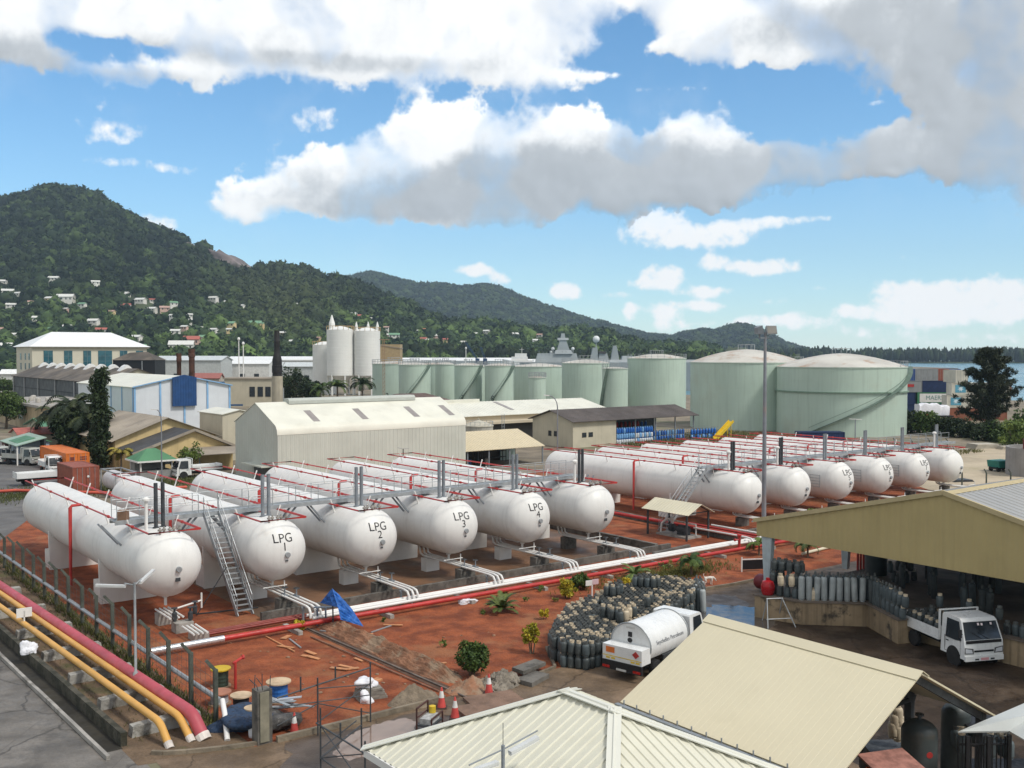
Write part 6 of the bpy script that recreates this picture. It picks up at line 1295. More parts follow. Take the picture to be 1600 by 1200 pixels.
# cylinders on the dock
m_gcyl = M('grey_cylinder', (.055,.065,.066), .5, .25, 2, stain=(.2,.2,.18), samt=.4, ssc=3); m_gcyl2 = M('blue_grey_cylinder', (.075,.094,.10), .5, .2, 2); m_gcyl3 = M('pale_grey_cylinder', (.33,.36,.36), .45, .15, 2, stain=(.5,.5,.48), samt=.3, ssc=2)
m_collar_c = M('cream_collar', (.56,.47,.34), .6, .2, 3); m_collar_g = M('grey_collar', (.10,.105,.10), .6, .2, 3)
tallp = [small_cyl(m_, m_collar_g, 'tall_gas_cylinder', tall=True) for m_ in (m_gcyl3, m_gcyl2, m_gcyl)]
smallp = [small_cyl(m_gcyl, m_collar_c), small_cyl(m_gcyl2, m_collar_g), small_cyl(m_gcyl, m_collar_g), small_cyl(m_gcyl2, m_collar_c), small_cyl(m_collar_c, m_collar_c)]
usedp = set()
def put_cyl(lst, k, loc, label, group, rot=None):
    o = lst[k]; key = (id(lst), k)
    if key in usedp: o = o.copy(); COL.objects.link(o)
    usedp.add(key); o.location = loc; o.rotation_euler = rot or (rc.uniform(-.04,.04), rc.uniform(-.04,.04), rc.uniform(0, 6)); tag(o, label, 'gas cylinder', group); return o
TL = ['tall pale grey gas cylinder standing along the dock edge', 'tall blue grey gas cylinder standing on the dock in the shed shade', 'tall dark grey gas cylinder in the dark rows under the shed']
TG = ['pale tall cylinders along the dock edge', 'blue grey tall cylinders on the dock', 'dark tall cylinders under the shed']
for k in range(9): put_cyl(tallp, 0, W(43.45 + .27*k, 31.25 - .27*k, 1.24), TL[0], TG[0])
for k in range(11): put_cyl(tallp, 1, W(43.75 + .27*k, 31.6 - .27*k, 1.24), TL[1], TG[1])
for k in range(9): put_cyl(tallp, 1 if k % 3 else 2, W(45.7 - .17*k*.9, 28.6 - .28*k, 1.24), TL[1 if k % 3 else 2], TG[1 if k % 3 else 2])
for k in range(48):
    p, q = rc.uniform(46.5, 56), rc.uniform(13.6, 30); kk = rc.choice((1, 2, 2)); put_cyl(tallp, kk, W(p, q, 1.24), TL[kk], TG[kk])
SL = ['small dark gas cylinder with cream collar on the shed dock', 'small blue grey gas cylinder stacked on the shed dock', 'small dark grey gas cylinder stacked on the shed dock', 'small blue grey gas cylinder with cream collar on the dock', 'small cream gas cylinder on the shed dock']
SG = ['dark cream collared cylinders on the dock', 'blue grey cylinders on the dock', 'dark cylinders on the dock', 'blue grey cream collared cylinders on the dock', 'cream cylinders on the dock']
def dock_small(p, q, z, k=None):
    k = rc.choice((0, 1, 1, 2, 2, 2)) if k is None else k; put_cyl(smallp, k, W(p, q, z), SL[k], SG[k])
for z in (0, 1, 2):
    for i in range(4):
        for j in range(3 if z < 2 else 2):
            if j == 0 or z == 2 or i == 0: dock_small(43.15 + .36*j + .1*z + i*.1, 32.9 - i*.42, 1.24 + .63*z)
for i in range(4): dock_small(43.0 + .3*i, 32.2 - .45*i, 1.24 + (.63 if i < 2 else 0), 4) if i in (0, 1, 3) else None
for i in range(14): dock_small(45.55 - .12*i, 28.25 - .19*i, 1.24 + (.62 if i % 2 else 0), rc.choice((1, 1, 3)))
for i in range(16): dock_small(45.4 + .05*(i % 3), 25.2 - .36*i, 1.24 + (.62 if i % 4 == 1 else 0), rc.choice((1, 1, 2, 3)))
for i in range(10): dock_small(50.5 + .4*(i % 5), 30 + .5*(i // 5), 1.24 + .6*(i % 2))
o = MB().lathe([(.0,0),(.28,.02),(.36,.25),(.36,.5),(.28,.72),(.1,.78),(.1,.9),(.0,.9)], 16).build('red_drum', M('red_gloss', (.35,.01,.015), .25, .1), smooth=50); o.location = W(42.95, 33.0, 1.24); tag(o, 'red rounded drum on the dock corner by the column', 'drum')
t = thing('step_frame', 'grey tubular step frame leaning against the dock', 'steps', W(42.35, 32.1), YA - .5)
for x in (-.75, .75):
    mb = MB(); mb.tube([(x*1.0,-.9,0),(x*.55,.0,1.3)], .03, 6); mb.tube([(x*.55,.0,1.3),(x*.6,.5,.05)], .03, 6); mb.build('leg_pair', galv, t)
mb = MB(); mb.tube([(-.7,-.6,.4),(.7,-.6,.4)], .025, 6); mb.build('rung', galv, t); mb = MB(); mb.tube([(-.45,0,1.3),(.45,0,1.3)], .03, 6); mb.build('top_rail', galv, t)
t = thing('buffer_tank', 'dark upright tank behind the cylinders inside the shed', 'tank', W(51.5, 32.0, 1.24)); mb = MB(); mb.lathe([(.1,0),(.62,.1),(.62,2.0),(.5,2.25),(.15,2.38),(.15,2.5)], 20); mb.build('shell', M('dark_green_tank', (.03,.04,.04), .5, .2), t, smooth=40)
for k in range(3):
    o = MB().tube([(0,0,1.2),(0,0,3.4)], .07, 7).build('red_riser', red_paint); o.location = W(52.0 + .3*k, 33.5, 0); tag(o, 'red riser pipe at the far side of the filling shed', 'pipe', 'red risers behind the filling shed')
o = MB().lathe([(.0,-.8),(.35,-.75),(.45,-.6),(.45,.6),(.35,.75),(.0,.8)], 16, (0,0,.55), 'y').build('red_tank', M('maroon_tank', (.14,.015,.02), .5, .15), smooth=40); o.location = W(47.6, 36.6, 0); o.rotation_euler.z = YA; tag(o, 'maroon horizontal tank behind the pale shed column', 'tank')
# tall floodlight mast
t = thing('floodlight_mast', 'tall grey floodlight mast rising before the big green tanks', 'mast', W(58.7, 45.5), YA); mb = MB(); mb.lathe([(.17,0),(.16,5),(.10,15.3),(.10,15.5)], 12); mb.build('mast', M('mast_steel', (.20,.21,.23), .5, .15, 1, stain=(.30,.17,.12), samt=.5, ssc=.4), t, smooth=40)
for k, (x, y, rz) in enumerate(((.42,-.2,-.35),(-.42,.15,1.1))):
    b = thing('floodlight', None, None, (x, y, 15.25), rz); b.parent = t; b.scale = (1.2, 1.2, 1.2); 
    mb = MB(); mb.add([(-.36,-.12,.1),(.36,-.12,.1),(.36,.0,.62),(-.36,.0,.62),(-.26,.22,.12),(.26,.22,.12),(.26,.26,.5),(-.26,.26,.5)], [(0,1,5,4),(1,2,6,5),(2,3,7,6),(3,0,4,7),(4,5,6,7),(3,2,1,0)]); o = mb.build('lamp_housing', grey_steel, b); mb = MB(); mb.add([(-.31,-.125,.15),(.31,-.125,.15),(.31,-.018,.58),(-.31,-.018,.58)], [(0,1,2,3)]); mb.build('lamp_glass', M('lamp_glass', (.20,.19,.17), .15, .1), b)
    mb = MB(); mb.tube([(0,0,.15),(-x*.8,-y*.8,-.1)], .035, 6); mb.build('arm', grey_steel, b)
mb = MB(); mb.bar((-.55,0,15.1),(.55,0,15.1),.08); mb.build('cross_arm', grey_steel, t)
# hip roofed building nearest the camera
m_hip = M('pale_ribbed_sheet', (.60,.585,.48), .5, .04, .5, stain=(.48,.46,.36), samt=.25, ssc=.5)
m_hipcap = M('pale_ridge_cap', (.64,.635,.56), .5, .03, .8)
t = thing('hipped_roof_building', 'building with pale ribbed hipped roof nearest the camera', 'building', W(0, 0), YA)
zr, ze, w = 5.0, 3.22, 3.85; A_ = (17.25,19.8,zr); B_ = (17.3,13.0,zr); B_ = (17.3,17.95,zr)
C1, C2, C3, C4 = (17.25-w,19.8+w,ze), (17.3-w,17.95-w,ze), (17.3+w,17.95-w,ze), (17.25+w,19.8+w,ze)
def hipface(e0, e1, r0_, r1_, n):
    """ribs run straight up the slope from the eave e0-e1, cut by the hips"""
    e0, e1, r0_, r1_ = map(Vector, (e0, e1, r0_, r1_)); mb = MB(); L = (e1 - e0).length; u = (e1 - e0) / L; nn = (e1 - e0).cross(r0_ - e0).normalized(); nn = nn if nn.z > 0 else -nn
    up = (nn.cross(u)); up = up if up.z > 0 else -up; H0 = (r0_ - e0).dot(up); a = (r0_ - e0).dot(u); b = (r1_ - e0).dot(u)
    def top(s): return H0 * (s / a if s < a else (L - s) / (L - b) if s > b else 1.0)
    vs = []; 
    for k in range(n):
        for f, h in ((0,0),(.62,0),(.70,1),(.92,1)):
            s = L * (k + f) / n; vs.append((s, h))
    vs.append((L, 0)); m = len(vs); P = [e0 + u*s + nn*(.035*h) for s, h in vs] + [e0 + u*s + up*top(s) + nn*(.035*h) for s, h in vs]
    mb.add(P, [(i, i+1, m+i+1, m+i) for i in range(m-1)]); mb.build('roof_sheet', m_hip, t, fix=False)
hipface(C1, C2, A_, B_, 34); hipface(C2, C3, B_, B_, 30); hipface(C3, C4, B_, A_, 34); hipface(C4, C1, A_, A_, 30)
for a, b in ((A_,C1),(A_,B_),(B_,C2),(B_,C3),(A_,C4)):
    mb = MB(); u = (Vector(b) - Vector(a)).normalized(); mb.bar(Vector(a) - u*.12 + Vector((0,0,.055)), Vector(b) + u*.1 + Vector((0,0,.055)), .34, .03); mb.tube([Vector(a) + Vector((0,0,.075)), Vector(b) + Vector((0,0,.075))], .035, 6); mb.build('ridge_cap', m_hipcap, t)
mb = MB(); mb.box(C2[0]+.35, C2[1]+.35, 0, C3[0]-.35, C1[1]-.35, 3.25); mb.build('wall', m_beige_wall, t)
mb = MB()
for a, b in ((C1,C2),(C2,C3),(C3,C4),(C4,C1)): mb.bar(Vector(a) - Vector((0,0,.1)), Vector(b) - Vector((0,0,.1)), .1, .2)
mb.build('fascia', white_paint, t)
t = thing('roof_lamp', 'twin tube lamp and whip aerial on a post over the hipped roof', 'lamp', W(*YG(786, 1225, 3.9), 3.6), YA)
mb = MB(); mb.tube([(0,0,0),(0,0,1.22)], .045, 8); mb.build('post', grey_steel, t); mb = MB(); mb.tube([(0,0,1.2),(0,0,1.75)], .008, 5); mb.build('aerial', steel_dark, t)
tube_lamp(t, (.2,0,1.0), (1.05,0,1.16)); tube_lamp(t, (-.16,0,.86), (-.98,0,.84)); mb = MB(); mb.tube([(-.98,0,1.0),(0,0,1.12),(1.05,0,1.32)], .018, 6); mb.build('arm', grey_steel, t)
# cream roofed open shed
m_cream_big = M('cream_roof_paint', (.60,.54,.385), .5, .035, .25, stain=(.50,.45,.31), samt=.25, ssc=.3)
t = thing('cream_roof_shed', 'open shed with large smooth cream pitched roof', 'shed', W(24.75, 14.0), YA); LQ = 7.3
mb = MB(); mb.ribbed((-4.0,LQ,3.58),(-4.0,0,3.58),(0,0,5.52),(0,LQ,5.52), 34, .003, .05, wid=.10); mb.build('roof_sheet', m_cream_big, t)
mb = MB(); mb.ribbed((4.1,0,3.45),(4.1,LQ,3.45),(0,LQ,5.52),(0,0,5.52), 34, .003, .05, wid=.10); mb.build('roof_sheet', m_cream_big, t)
mb = MB(); mb.slab([(-.32,-.04,5.40),(-.32,LQ+.04,5.40),(0,LQ+.04,5.58),(0,-.04,5.58)], .02); mb.slab([(.32,-.04,5.38),(.32,LQ+.04,5.38),(0,LQ+.04,5.58),(0,-.04,5.58)], .02); mb.build('ridge_cap', m_cream_big, t)
mb = MB(); mb.bar((-4.12,-.05,3.5),(-4.12,LQ+.05,3.5),.14,.12)
for k in range(14): mb.bar((-4.05,.2+k*.53,3.56),(-4.05,.2+k*.53,3.70),.03)
mb.build('gutter', grey_steel, t)
for y in (.35, 2.6, 4.9, LQ - .3):
    for x in (-3.8, 3.9): add_box(t, 'post', steel_dark, x - .11, y - .11, 0, x + .11, y + .11, 3.5)
for y in (.3, 2.5, 4.7, LQ - .3):
    mb = MB(); mb.bar((-4,y,3.42),(0,y,5.35),.1,.2); mb.bar((0,y,5.35),(4,y,3.3),.1,.2); mb.bar((-3.8,y,3.35),(3.9,y,3.3),.08,.12) if y > 1 else None; mb.build('rafter', steel_dark, t)
add_box(t, 'back_wall', m_beige_wall, .4, LQ - .5, 0, 3.8, LQ - .35, 2.6)
for k, (px_, dp_, lab) in enumerate(((1437, 28.6, 'dark upright pressure tank with red badge under the cream roof'), (1494, 30.0, 'dark upright pressure tank behind its red badged neighbour'))):
    P = GD(px_, 1100, dp_); t = thing('pressure_tank', lab, 'tank', (P.x, P.y, 0), 0); rr = .50 if k == 0 else .42
    mb = MB(); mb.lathe([(rr,0),(rr,3.05)] + [(rr*math.cos(a), 3.05 + .36*math.sin(a)) for a in np.linspace(.12, 1.5, 9)], 26); mb.build('shell', M('dark_tank', (.045,.055,.055), .5, .25, 1.2, stain=(.12,.09,.06), samt=.4, ssc=1), t, smooth=40)
    mb = MB(); mb.tube([(0,0,3.38),(0,0,3.52)], .06, 8); mb.lathe([(.13,3.52),(.13,3.57)], 8); mb.build('valve', steel_dark, t)
    if k == 0: mb = MB(); mb.lathe([(.09,-.01),(.09,.01)], 14, (.1,-rr*.985,2.55), 'y'); mb.build('badge', red_paint, t)
t = thing('pale_awning', 'pale grey awning over a dark cage in the bottom corner', 'awning', G(1497, 1143, 3.5), 0); O_ = G(1497, 1143, 3.5)
a, b, c, d, e, f = G(1497,1143,3.5)-O_, G(1577,1142,3.5)-O_, G(1625,1112,3.95)-O_, G(1625,1088,3.95)-O_, G(1660,1190,3.45)-O_, G(1660,1130,3.95)-O_
mb = MB(); mb.slab([a,b,c,d], .05); mb.slab([b,e,f,c], .05); mb.build('awning_roof', M('pale_awning_sheet', (.50,.52,.50), .5, .05), t)
for px_, py_ in ((1512,1150),(1545,1150),(1577,1148)): P = G(px_, py_, 3.4) - O_; mb = MB(); mb.bar(P, (P.x, P.y, -3.5), .1); mb.build('post', black_paint, t)
mb = MB()
for z in (-.4, -1.2, -2.2): mb.bar(a + Vector((.1,.1,z)), b + Vector((0,.1,z)), .05)
for k in range(12): P = a.lerp(b, (k+.5)/12); mb.bar(P + Vector((0,.1,-.2)), P + Vector((0,.1,-3.4)), .03)
mb.build('cage_bars', black_paint, t)
for k in range(22):
    P = G(rc.uniform(1510, 1590), rc.uniform(1150, 1180), 2.6); put_cyl(smallp, rc.choice((1, 3)), P + Vector((rc.uniform(-.1,.3), .7, -.4)), 'small blue grey gas cylinder inside the dark corner cage', 'cylinders in the corner cage')
mb = MB()
for k in range(3): mb.box(-.6, -.5 + .0, 1.35*k, 2.6, .5, 1.35*k + .05)
o = mb.build('cage_shelf', black_paint); P = G(1545, 1160, 2.6); o.location = (P.x + .2, P.y + .9, .15); tag(o, 'black shelf tiers inside the corner cage', 'shelf')
for k, (px_, py_) in enumerate(((1403,1145),(1396,1140),(1404,1130),(1398,1128),(1403,1118),(1408,1138))): put_cyl(smallp, 4, GD(px_, py_, 31.5) + Vector((0, 0, -.25)), 'small cream gas cylinder in the pile left of the dark pressure tanks', 'cream cylinders left of the pressure tanks')
mb = MB(); mb.box(-1,-.5,0,1,.5,.9); o = mb.build('pile_table', steel_dark); P = GD(1402, 1150, 31.5); o.location = (P.x, P.y + .1, P.z - 1.25); tag(o, 'dark low stand under the cream cylinder pile', 'stand')
t = thing('orange_skip', 'orange metal bin by the pressure tanks at the bottom edge', 'bin', (*GD(1398, 1200, 25.5)[:2], 0), .3); mb = MB(); mb.box(-.55,-.45,0,.55,.45,3.2); mb.build('body', orange_paint, t); mb = MB(); mb.slab([(-.7,-.6,3.25),(.7,-.6,3.25),(.7,.6,3.5),(-.7,.6,3.5)], .05); mb.build('tile_cover', M('tile_pink', (.30,.14,.11), .8, .3, 4), t)
# ------------------------------------------------------------------ vehicles
m_tyre = M('tyre', (.018,.018,.019), .85, .2, 5); m_rim = M('rim', (.35,.35,.36), .4, .1, metal=.4); m_van = M('vehicle_white', (.70,.71,.70), .3, .05, 1, spec=.5, streak=.12, stain=(.4,.33,.26), samt=.25, ssc=1.2, sthr=.58); m_lamp = M('head_lamp', (.55,.57,.6), .1, .05, spec=.8); m_tail = M('tail_lamp', (.40,.02,.015), .25, .1)
def wheel(t, x, y, r=.38, w=.22):
    mb = MB(); mb.lathe([(r*.62,-w/2),(r*.92,-w/2),(r,-w/2+.04),(r,w/2-.04),(r*.92,w/2),(r*.62,w/2)], 18, (x, y, r), 'y'); wl = mb.build('wheel', m_tyre, t, smooth=40)
    mb = MB(); mb.lathe([(r*.62,-w/2+.02),(r*.45,-w/2+.05),(.05,-w/2+.04)], 14, (x, y, r), 'y'); mb.lathe([(r*.62,w/2-.02),(r*.45,w/2-.05),(.05,w/2-.04)], 14, (x, y, r), 'y'); mb.build('rim', m_rim, wl, smooth=40)
def cab(t, x, W_, h=2.15, mat=None, zb=.42, L=1.65):
    """cab-over cab, front at x, facing +x"""
    mat = mat or m_van; w = W_/2
    prof = [(x-L,zb),(x-.02,zb),(x,zb+.12),(x,.95),(x-.04,1.22),(x-.36,h-.10),(x-.50,h),(x-L+.06,h+.02),(x-L,h-.06)]
    mb = MB(); k = len(prof); ins = lambda z: 0 if z < 1.3 else .10*(z-1.3)/(h-1.3)
    vs = [(a, -w + ins(z), z) for a, z in prof] + [(a, w - ins(z), z) for a, z in prof]
    mb.add(vs, [tuple(range(k))[::-1], tuple(range(k, 2*k))] + [(i, (i+1)%k, k+(i+1)%k, k+i) for i in range(k)]); b = mb.build('cab', mat, t, smooth=25)
    e = .012; z0, z1 = 1.27, h - .14; f = lambda z: x - .04 - (z-1.22)/(h-.10-1.22)*.32 + e
    mb = MB(); mb.add([(f(z0), -w*.92, z0),(f(z0), w*.92, z0),(f(z1), w*.85, z1),(f(z1), -w*.85, z1)], [(0,1,2,3)]); mb.build('windscreen', glass_dark, b, fix=False)
    for s in (-1, 1):
        g = lambda z: s*(w - ins(z) + e); mb = MB(); mb.add([(x-.22,g(1.22),1.22),(x-.48,g(z1),z1),(x-L+.35,g(z1),z1),(x-L+.35,g(1.16),1.16),(x-.6,g(1.16),1.16)], [(0,1,2,3,4)]); mb.build('side_window', glass_dark, b, fix=False)
        mb = MB(); mb.add([(x+e,s*w*.95,.72),(x+e,s*w*.58,.70),(x+e,s*w*.62,.86),(x+e*.5,s*w*.95,.92)], [(0,1,2,3)]); mb.build('head_lamp', m_lamp, b, fix=False)
        mb = MB(); mb.bar((x-.12,s*(w+.02),1.55),(x-.02,s*(w+.2),1.6),.03); mb.box(x-.06,min(s*(w+.14),s*(w+.28)),1.42,x,max(s*(w+.14),s*(w+.28)),1.78); mb.build('mirror', black_paint, b)
    mb = MB(); mb.box(x-.05,-w*.98,zb-.06,x+.07,w*.98,zb+.16); mb.build('bumper', mat, b)
    mb = MB(); mb.box(x+.0,-w*.5,.74,x+.02,w*.5,.82); mb.box(x+.065,-.5*w,zb-.02,x+.075,-.3*w,zb+.05); mb.box(x+.065,.3*w,zb-.02,x+.075,.5*w,zb+.05); mb.build('grille', black_paint, b)
    for s in (-1, 1):
        ys = s*(w + .004); mb = MB()
        for x_ in (x-.30, x-L+.28): mb.box(x_, min(ys, ys - s*.02), zb+.1, x_+.018, max(ys, ys - s*.02), 1.22)
        mb.box(x-L+.28, min(ys, ys - s*.02), zb+.1, x-.28, max(ys, ys - s*.02), zb+.118); mb.build('door_seam', M('seam_dark', (.05,.05,.05), .7), b)
        mb = MB(); mb.box(x-L+.40, min(ys, ys + s*.025), 1.0, x-L+.56, max(ys, ys + s*.025), 1.04); mb.build('door_handle', black_paint, b)
        mb = MB(); mb.lathe([(.47,-.012),(.47,.012)], 20, (x-.75, ys - s*.006, .40), 'y'); mb.build('wheel_arch', M('arch_dark', (.02,.02,.02), .8), b)
        mb = MB(); mb.add([(x+e*.8,s*w*.99,.68),(x+e*.8,s*w*.52,.66),(x+e*.8,s*w*.55,.90),(x+e*.3,s*w*.99,.96)], [(0,1,2,3)]); mb.build('lamp_surround', M('seam_dark', (.05,.05,.05)), b, fix=False)
        mb = MB(); mb.bar((f(z0)+.012, s*w*.15+.1, z0+.02), (f(z0+.32)+.015, s*w*.15-.35, z0+.30), .018); mb.build('wiper', black_paint, b)
    mb = MB(); mb.box(x-.045,-w*.9,1.13,x+.012,w*.9,1.25); mb.build('cowl_strip', black_paint, b)
    for y_, z_ in ((-.1,.86),(.08,.84),(.55,.86)): mb = MB(); zz_ = z0 + (z1 - z0)*z_; mb.add([(f(zz_-.05)+.008,y_-.05,zz_-.05),(f(zz_-.05)+.008,y_+.05,zz_-.05),(f(zz_+.05)+.008,y_+.05,zz_+.05),(f(zz_+.05)+.008,y_-.05,zz_+.05)], [(0,1,2,3)]); mb.build('windscreen_sticker', M('sticker', (.7,.6,.6), .6), b, fix=False)
    mb = MB(); mb.box(x+.065,-.2,zb-.03,x+.08,.2,zb+.08); mb.build('number_plate', M('pink_plate', (.62,.30,.32), .5), b)
    return b
def flatbed(label, loc, heading, L=5.2, W_=1.95, sides=.38, mat=None, loaded=False, rack=False, h=2.15, group=None):
    """heading: world angle of the +x axis"""
    t = thing('flatbed_truck', label, 'truck', loc, heading, group); mat = mat or m_van
    cab(t, 0.0, W_, h, mat); x1 = -1.75; x0 = -L
    mb = MB(); mb.box(x0, -W_/2-.04, .86, x1, W_/2+.04, .96); mb.build('bed', mat, t)
    for s in (-1, 1): y = s*(W_/2+.02); mb = MB(); mb.box(x0+.02, y-.025, .96, x1-.03, y+.025, .96+sides); mb.build('side_board', mat, t)
    mb = MB(); mb.box(x0, -W_/2, .96, x0+.05, W_/2, .96+sides*1.2); mb.build('tail_board', mat, t)
    mb = MB(); mb.box(x1, -W_/2, .96, x1+.05, W_/2, 1.5); mb.bar((x1+.02,-W_/2,1.0),(x1+.02,-W_/2,h+.12),.07); mb.bar((x1+.02,W_/2,1.0),(x1+.02,W_/2,h+.12),.07); mb.bar((x1+.02,-W_/2,h+.1),(x1+.02,W_/2,h+.1),.06); mb.build('head_board', mat, t)
    mb = MB(); mb.box(x0+.2, -.42, .5, -.3, .42, .82); mb.build('chassis', black_paint, t)
    for x in (-.75, x0+1.15):
        for s in (-1, 1): wheel(t, x, s*(W_/2-.14))
    if rack:
        mb = MB()
        for s in (-1, 1):
            for k in range(5): mb.bar((x0+.1+k*(x1-x0-.2)/4, s*W_/2, .96), (x0+.1+k*(x1-x0-.2)/4, s*W_/2, 2.0), .05)
            for z in (1.4, 2.0): mb.bar((x0+.05, s*W_/2, z), (x1, s*W_/2, z), .05)
        mb.build('cage', galv, t)
    return t
hd = R(90 - 167); fp = G(1537, 1044); tk = flatbed('white flatbed truck loaded with gas cylinders, parked at the dock', (fp.x, fp.y, 0), hd, 4.9, 1.98)
Mx = Matrix.Translation(Vector((fp.x, fp.y, 0))) @ Matrix.Rotation(hd, 4, 'Z')
for i in range(6):
    for j in range(4): put_cyl(smallp, rc.choice((0, 1, 2, 3)), Mx @ Vector((-2.3 - .42*i + rc.uniform(-.05,.05), -.68 + .45*j, .97)), 'small gas cylinder standing in the bed of the white flatbed truck', 'cylinders on the white flatbed')
# gas tanker
hd = R(90 - 40); base = G(976, 1060, 0); t = thing('gas_tanker', 'white gas tanker truck with orange plate and red diamond at its rear', 'tanker truck', (base.x, base.y, 0), hd)
t.scale = (.88, 1.0, .87); LT = 5.9; cab(t, LT, 2.1, 2.42, None, .5, 1.55)
mb = MB(); mb.box(.0,-.45,.5,LT-.3,.45,.85); mb.build('chassis', black_paint, t)
mb = MB(); pr = [(1.02*math.sin(a), 1.55 + 1.08*math.cos(a)) for a in np.linspace(-2.1, 2.1, 27)]; mb.prism(pr, .55, 4.1, 'x'); mb.build('tank', m_van, t, smooth=35)
mb = MB(); 
for xx in (.53, 4.08): mb.tube([(xx, 1.035*math.sin(a), 1.55 + 1.10*math.cos(a)) for a in np.linspace(-1.75, 1.75, 21)], .035, 6)
mb.build('rim_band', galv, t)
mb = MB(); mb.box(-.25,-1.0,.86,.55,1.0,1.62); rb = mb.build('valve_box', m_van, t)
mb = MB(); mb.box(-.27,-.88,1.22,-.255,-.5,1.52); mb.bar
orr = M('orange_plate', (.66,.17,.03), .5); o = add_box(t, 'orange_plate', orr, -.268, .38, 1.24, -.252, .82, 1.52); o.parent = rb
mb = MB(); mb.prism([(-.52,1.36),(-.70,1.18),(-.88,1.36),(-.70,1.54)], -.268, -.252, 'x'); mb.build('hazard_diamond', red_paint, rb)
mb = MB(); mb.box(-.262,-.98,1.06,-.252,.98,1.10); mb.build('yellow_stripe', M('yellow_stripe', (.66,.48,.05), .5), rb)
for k, y in enumerate((.72,.45,-.55,-.80)): mb = MB(); mb.box(-.264,y-.1,.93,-.252,y+.1,1.02); mb.build('chevron', M('yellow_stripe', (.66,.48,.05), .5), rb)
mb = MB(); mb.lathe([(.12,-.02),(.12,.02)], 14, (.545,.05,1.78), 'x'); mb.box(.53,-.06,1.95,.545,.14,2.2); mb.build('gauge', black_paint, t)
add_box(t, 'number_plate', M('pale_label', (.5,.5,.48), .6), .535, -.2, 2.36, .548, .24, 2.46)
mb = MB(); mb.box(-.3,-1.02,.42,-.15,1.02,.86); mb.build('rear_bumper', black_paint, t)
for s in (-1, 1): add_box(t, 'tail_lamp', m_tail, -.33, s*.78-.18, .48, -.30, s*.78+.18, .60)
add_box(t, 'rear_plate', M('pale_label', (.5,.5,.48), .6), -.33, -.25, .44, -.30, .25, .54)
for s in (-1, 1): mb = MB(); mb.box(1.7,s*.98-.05,.55,3.9,s*.98+.05,1.0); mb.build('side_guard', steel_dark, t)
for x in (1.25, LT - .75):
    for s in (-1, 1): wheel(t, x, s*.86, .42, .26)
vs, fs = text_mb('Seychelles Petroleum', .30, cuts=1); mb = MB()
def onside(u, v): a = math.asin(max(-.99, min(.99, (v) / 1.08))); return (2.35 + u, -1.02*math.cos(a) - .012, 1.55 + 1.08*math.sin(a))
mb.add([onside(x, .18 + z) for x, _, z in vs], fs); mb.build('lettering', M('grey_letters', (.16,.17,.19), .6), t, fix=False)
# vehicles in the far left lot
v = W(31.6, 122.6); flatbed('white flatbed truck facing the viewer, beside the orange container', (*W(29.2,122.0)[:2], 0), YA - R(90), 5.0, 1.9, .5, group='white trucks in the left lot')
flatbed('long white flatbed truck standing broadside before the orange container', (*W(29.4,114.6)[:2], 0), YA, 6.2, 1.9, .45, group='white trucks in the left lot')
flatbed('grey flatbed truck with a high cage on its bed, far left', (*W(29.9,134.5)[:2], 0), YA - R(60), 5.2, 1.95, .5, M('truck_grey', (.40,.41,.38), .5, .1), rack=True)
flatbed('grey truck half hidden behind the caged one at the left edge', (*W(27.0,138.5)[:2], 0), YA - R(70), 5.0, 1.9, .4, M('truck_grey', (.40,.41,.38), .5, .1))
flatbed('white flatbed truck facing left before the yellow house', (*W(38.6,110.6)[:2], 0), YA + R(180), 5.2, 1.9, .42)
o = container('bright orange shipping container with dark markings on its doors', W(31.0, 132.6), YA - R(90), 12.19, orange_paint)
for (y, z, w_, h_) in ((-.6, 1.95, .55, .42), (.62, 2.1, .75, .16), (.62, 1.85, .75, .16)): mb = MB(); mb.box(12.162, y-w_/2, z-h_/2, 12.172, y+w_/2, z+h_/2); mb.build('marking', M('dark_marking', (.16,.03,.02), .7), o)
mb = MB(); mb.box(12.162,.55,1.1,12.172,.9,1.5); mb.build('label_plate', white_paint, o)
o = container('rust brown shipping container in front of the orange one', W(27.9, 111.4), YA - R(90), 6.06, M('container_rust', (.26,.075,.045), .6, .15))
mb = MB(); mb.lathe([(.12,-.006),(.12,.006)], 12, (6.065,.2,1.6), 'x'); mb.build('label_plate', white_paint, o)
t = thing('road_tanker_vessel', 'small white horizontal tank in a steel frame behind the bullets', 'tank', W(29.8, 101.2)); mb = MB(); mb.lathe([(.05,-2.6),(.6,-2.4),(.95,-2.0),(.95,2.0),(.6,2.4),(.05,2.6)], 24, (0,0,1.4), 'y'); mb.build('vessel', M('greyish_white', (.55,.53,.53), .45, .1), t, smooth=40)
mb = MB()
for x in (-.95,.95): mb.bar((x,-2.5,2.45),(x,2.5,2.45),.1); [mb.bar((x,y,0),(x,y,2.45),.1) for y in (-2.4,2.4)]
for y in (-2.4,2.4): mb.bar((-.95,y,2.45),(.95,y,2.45),.1)
mb.build('frame', galv, t)
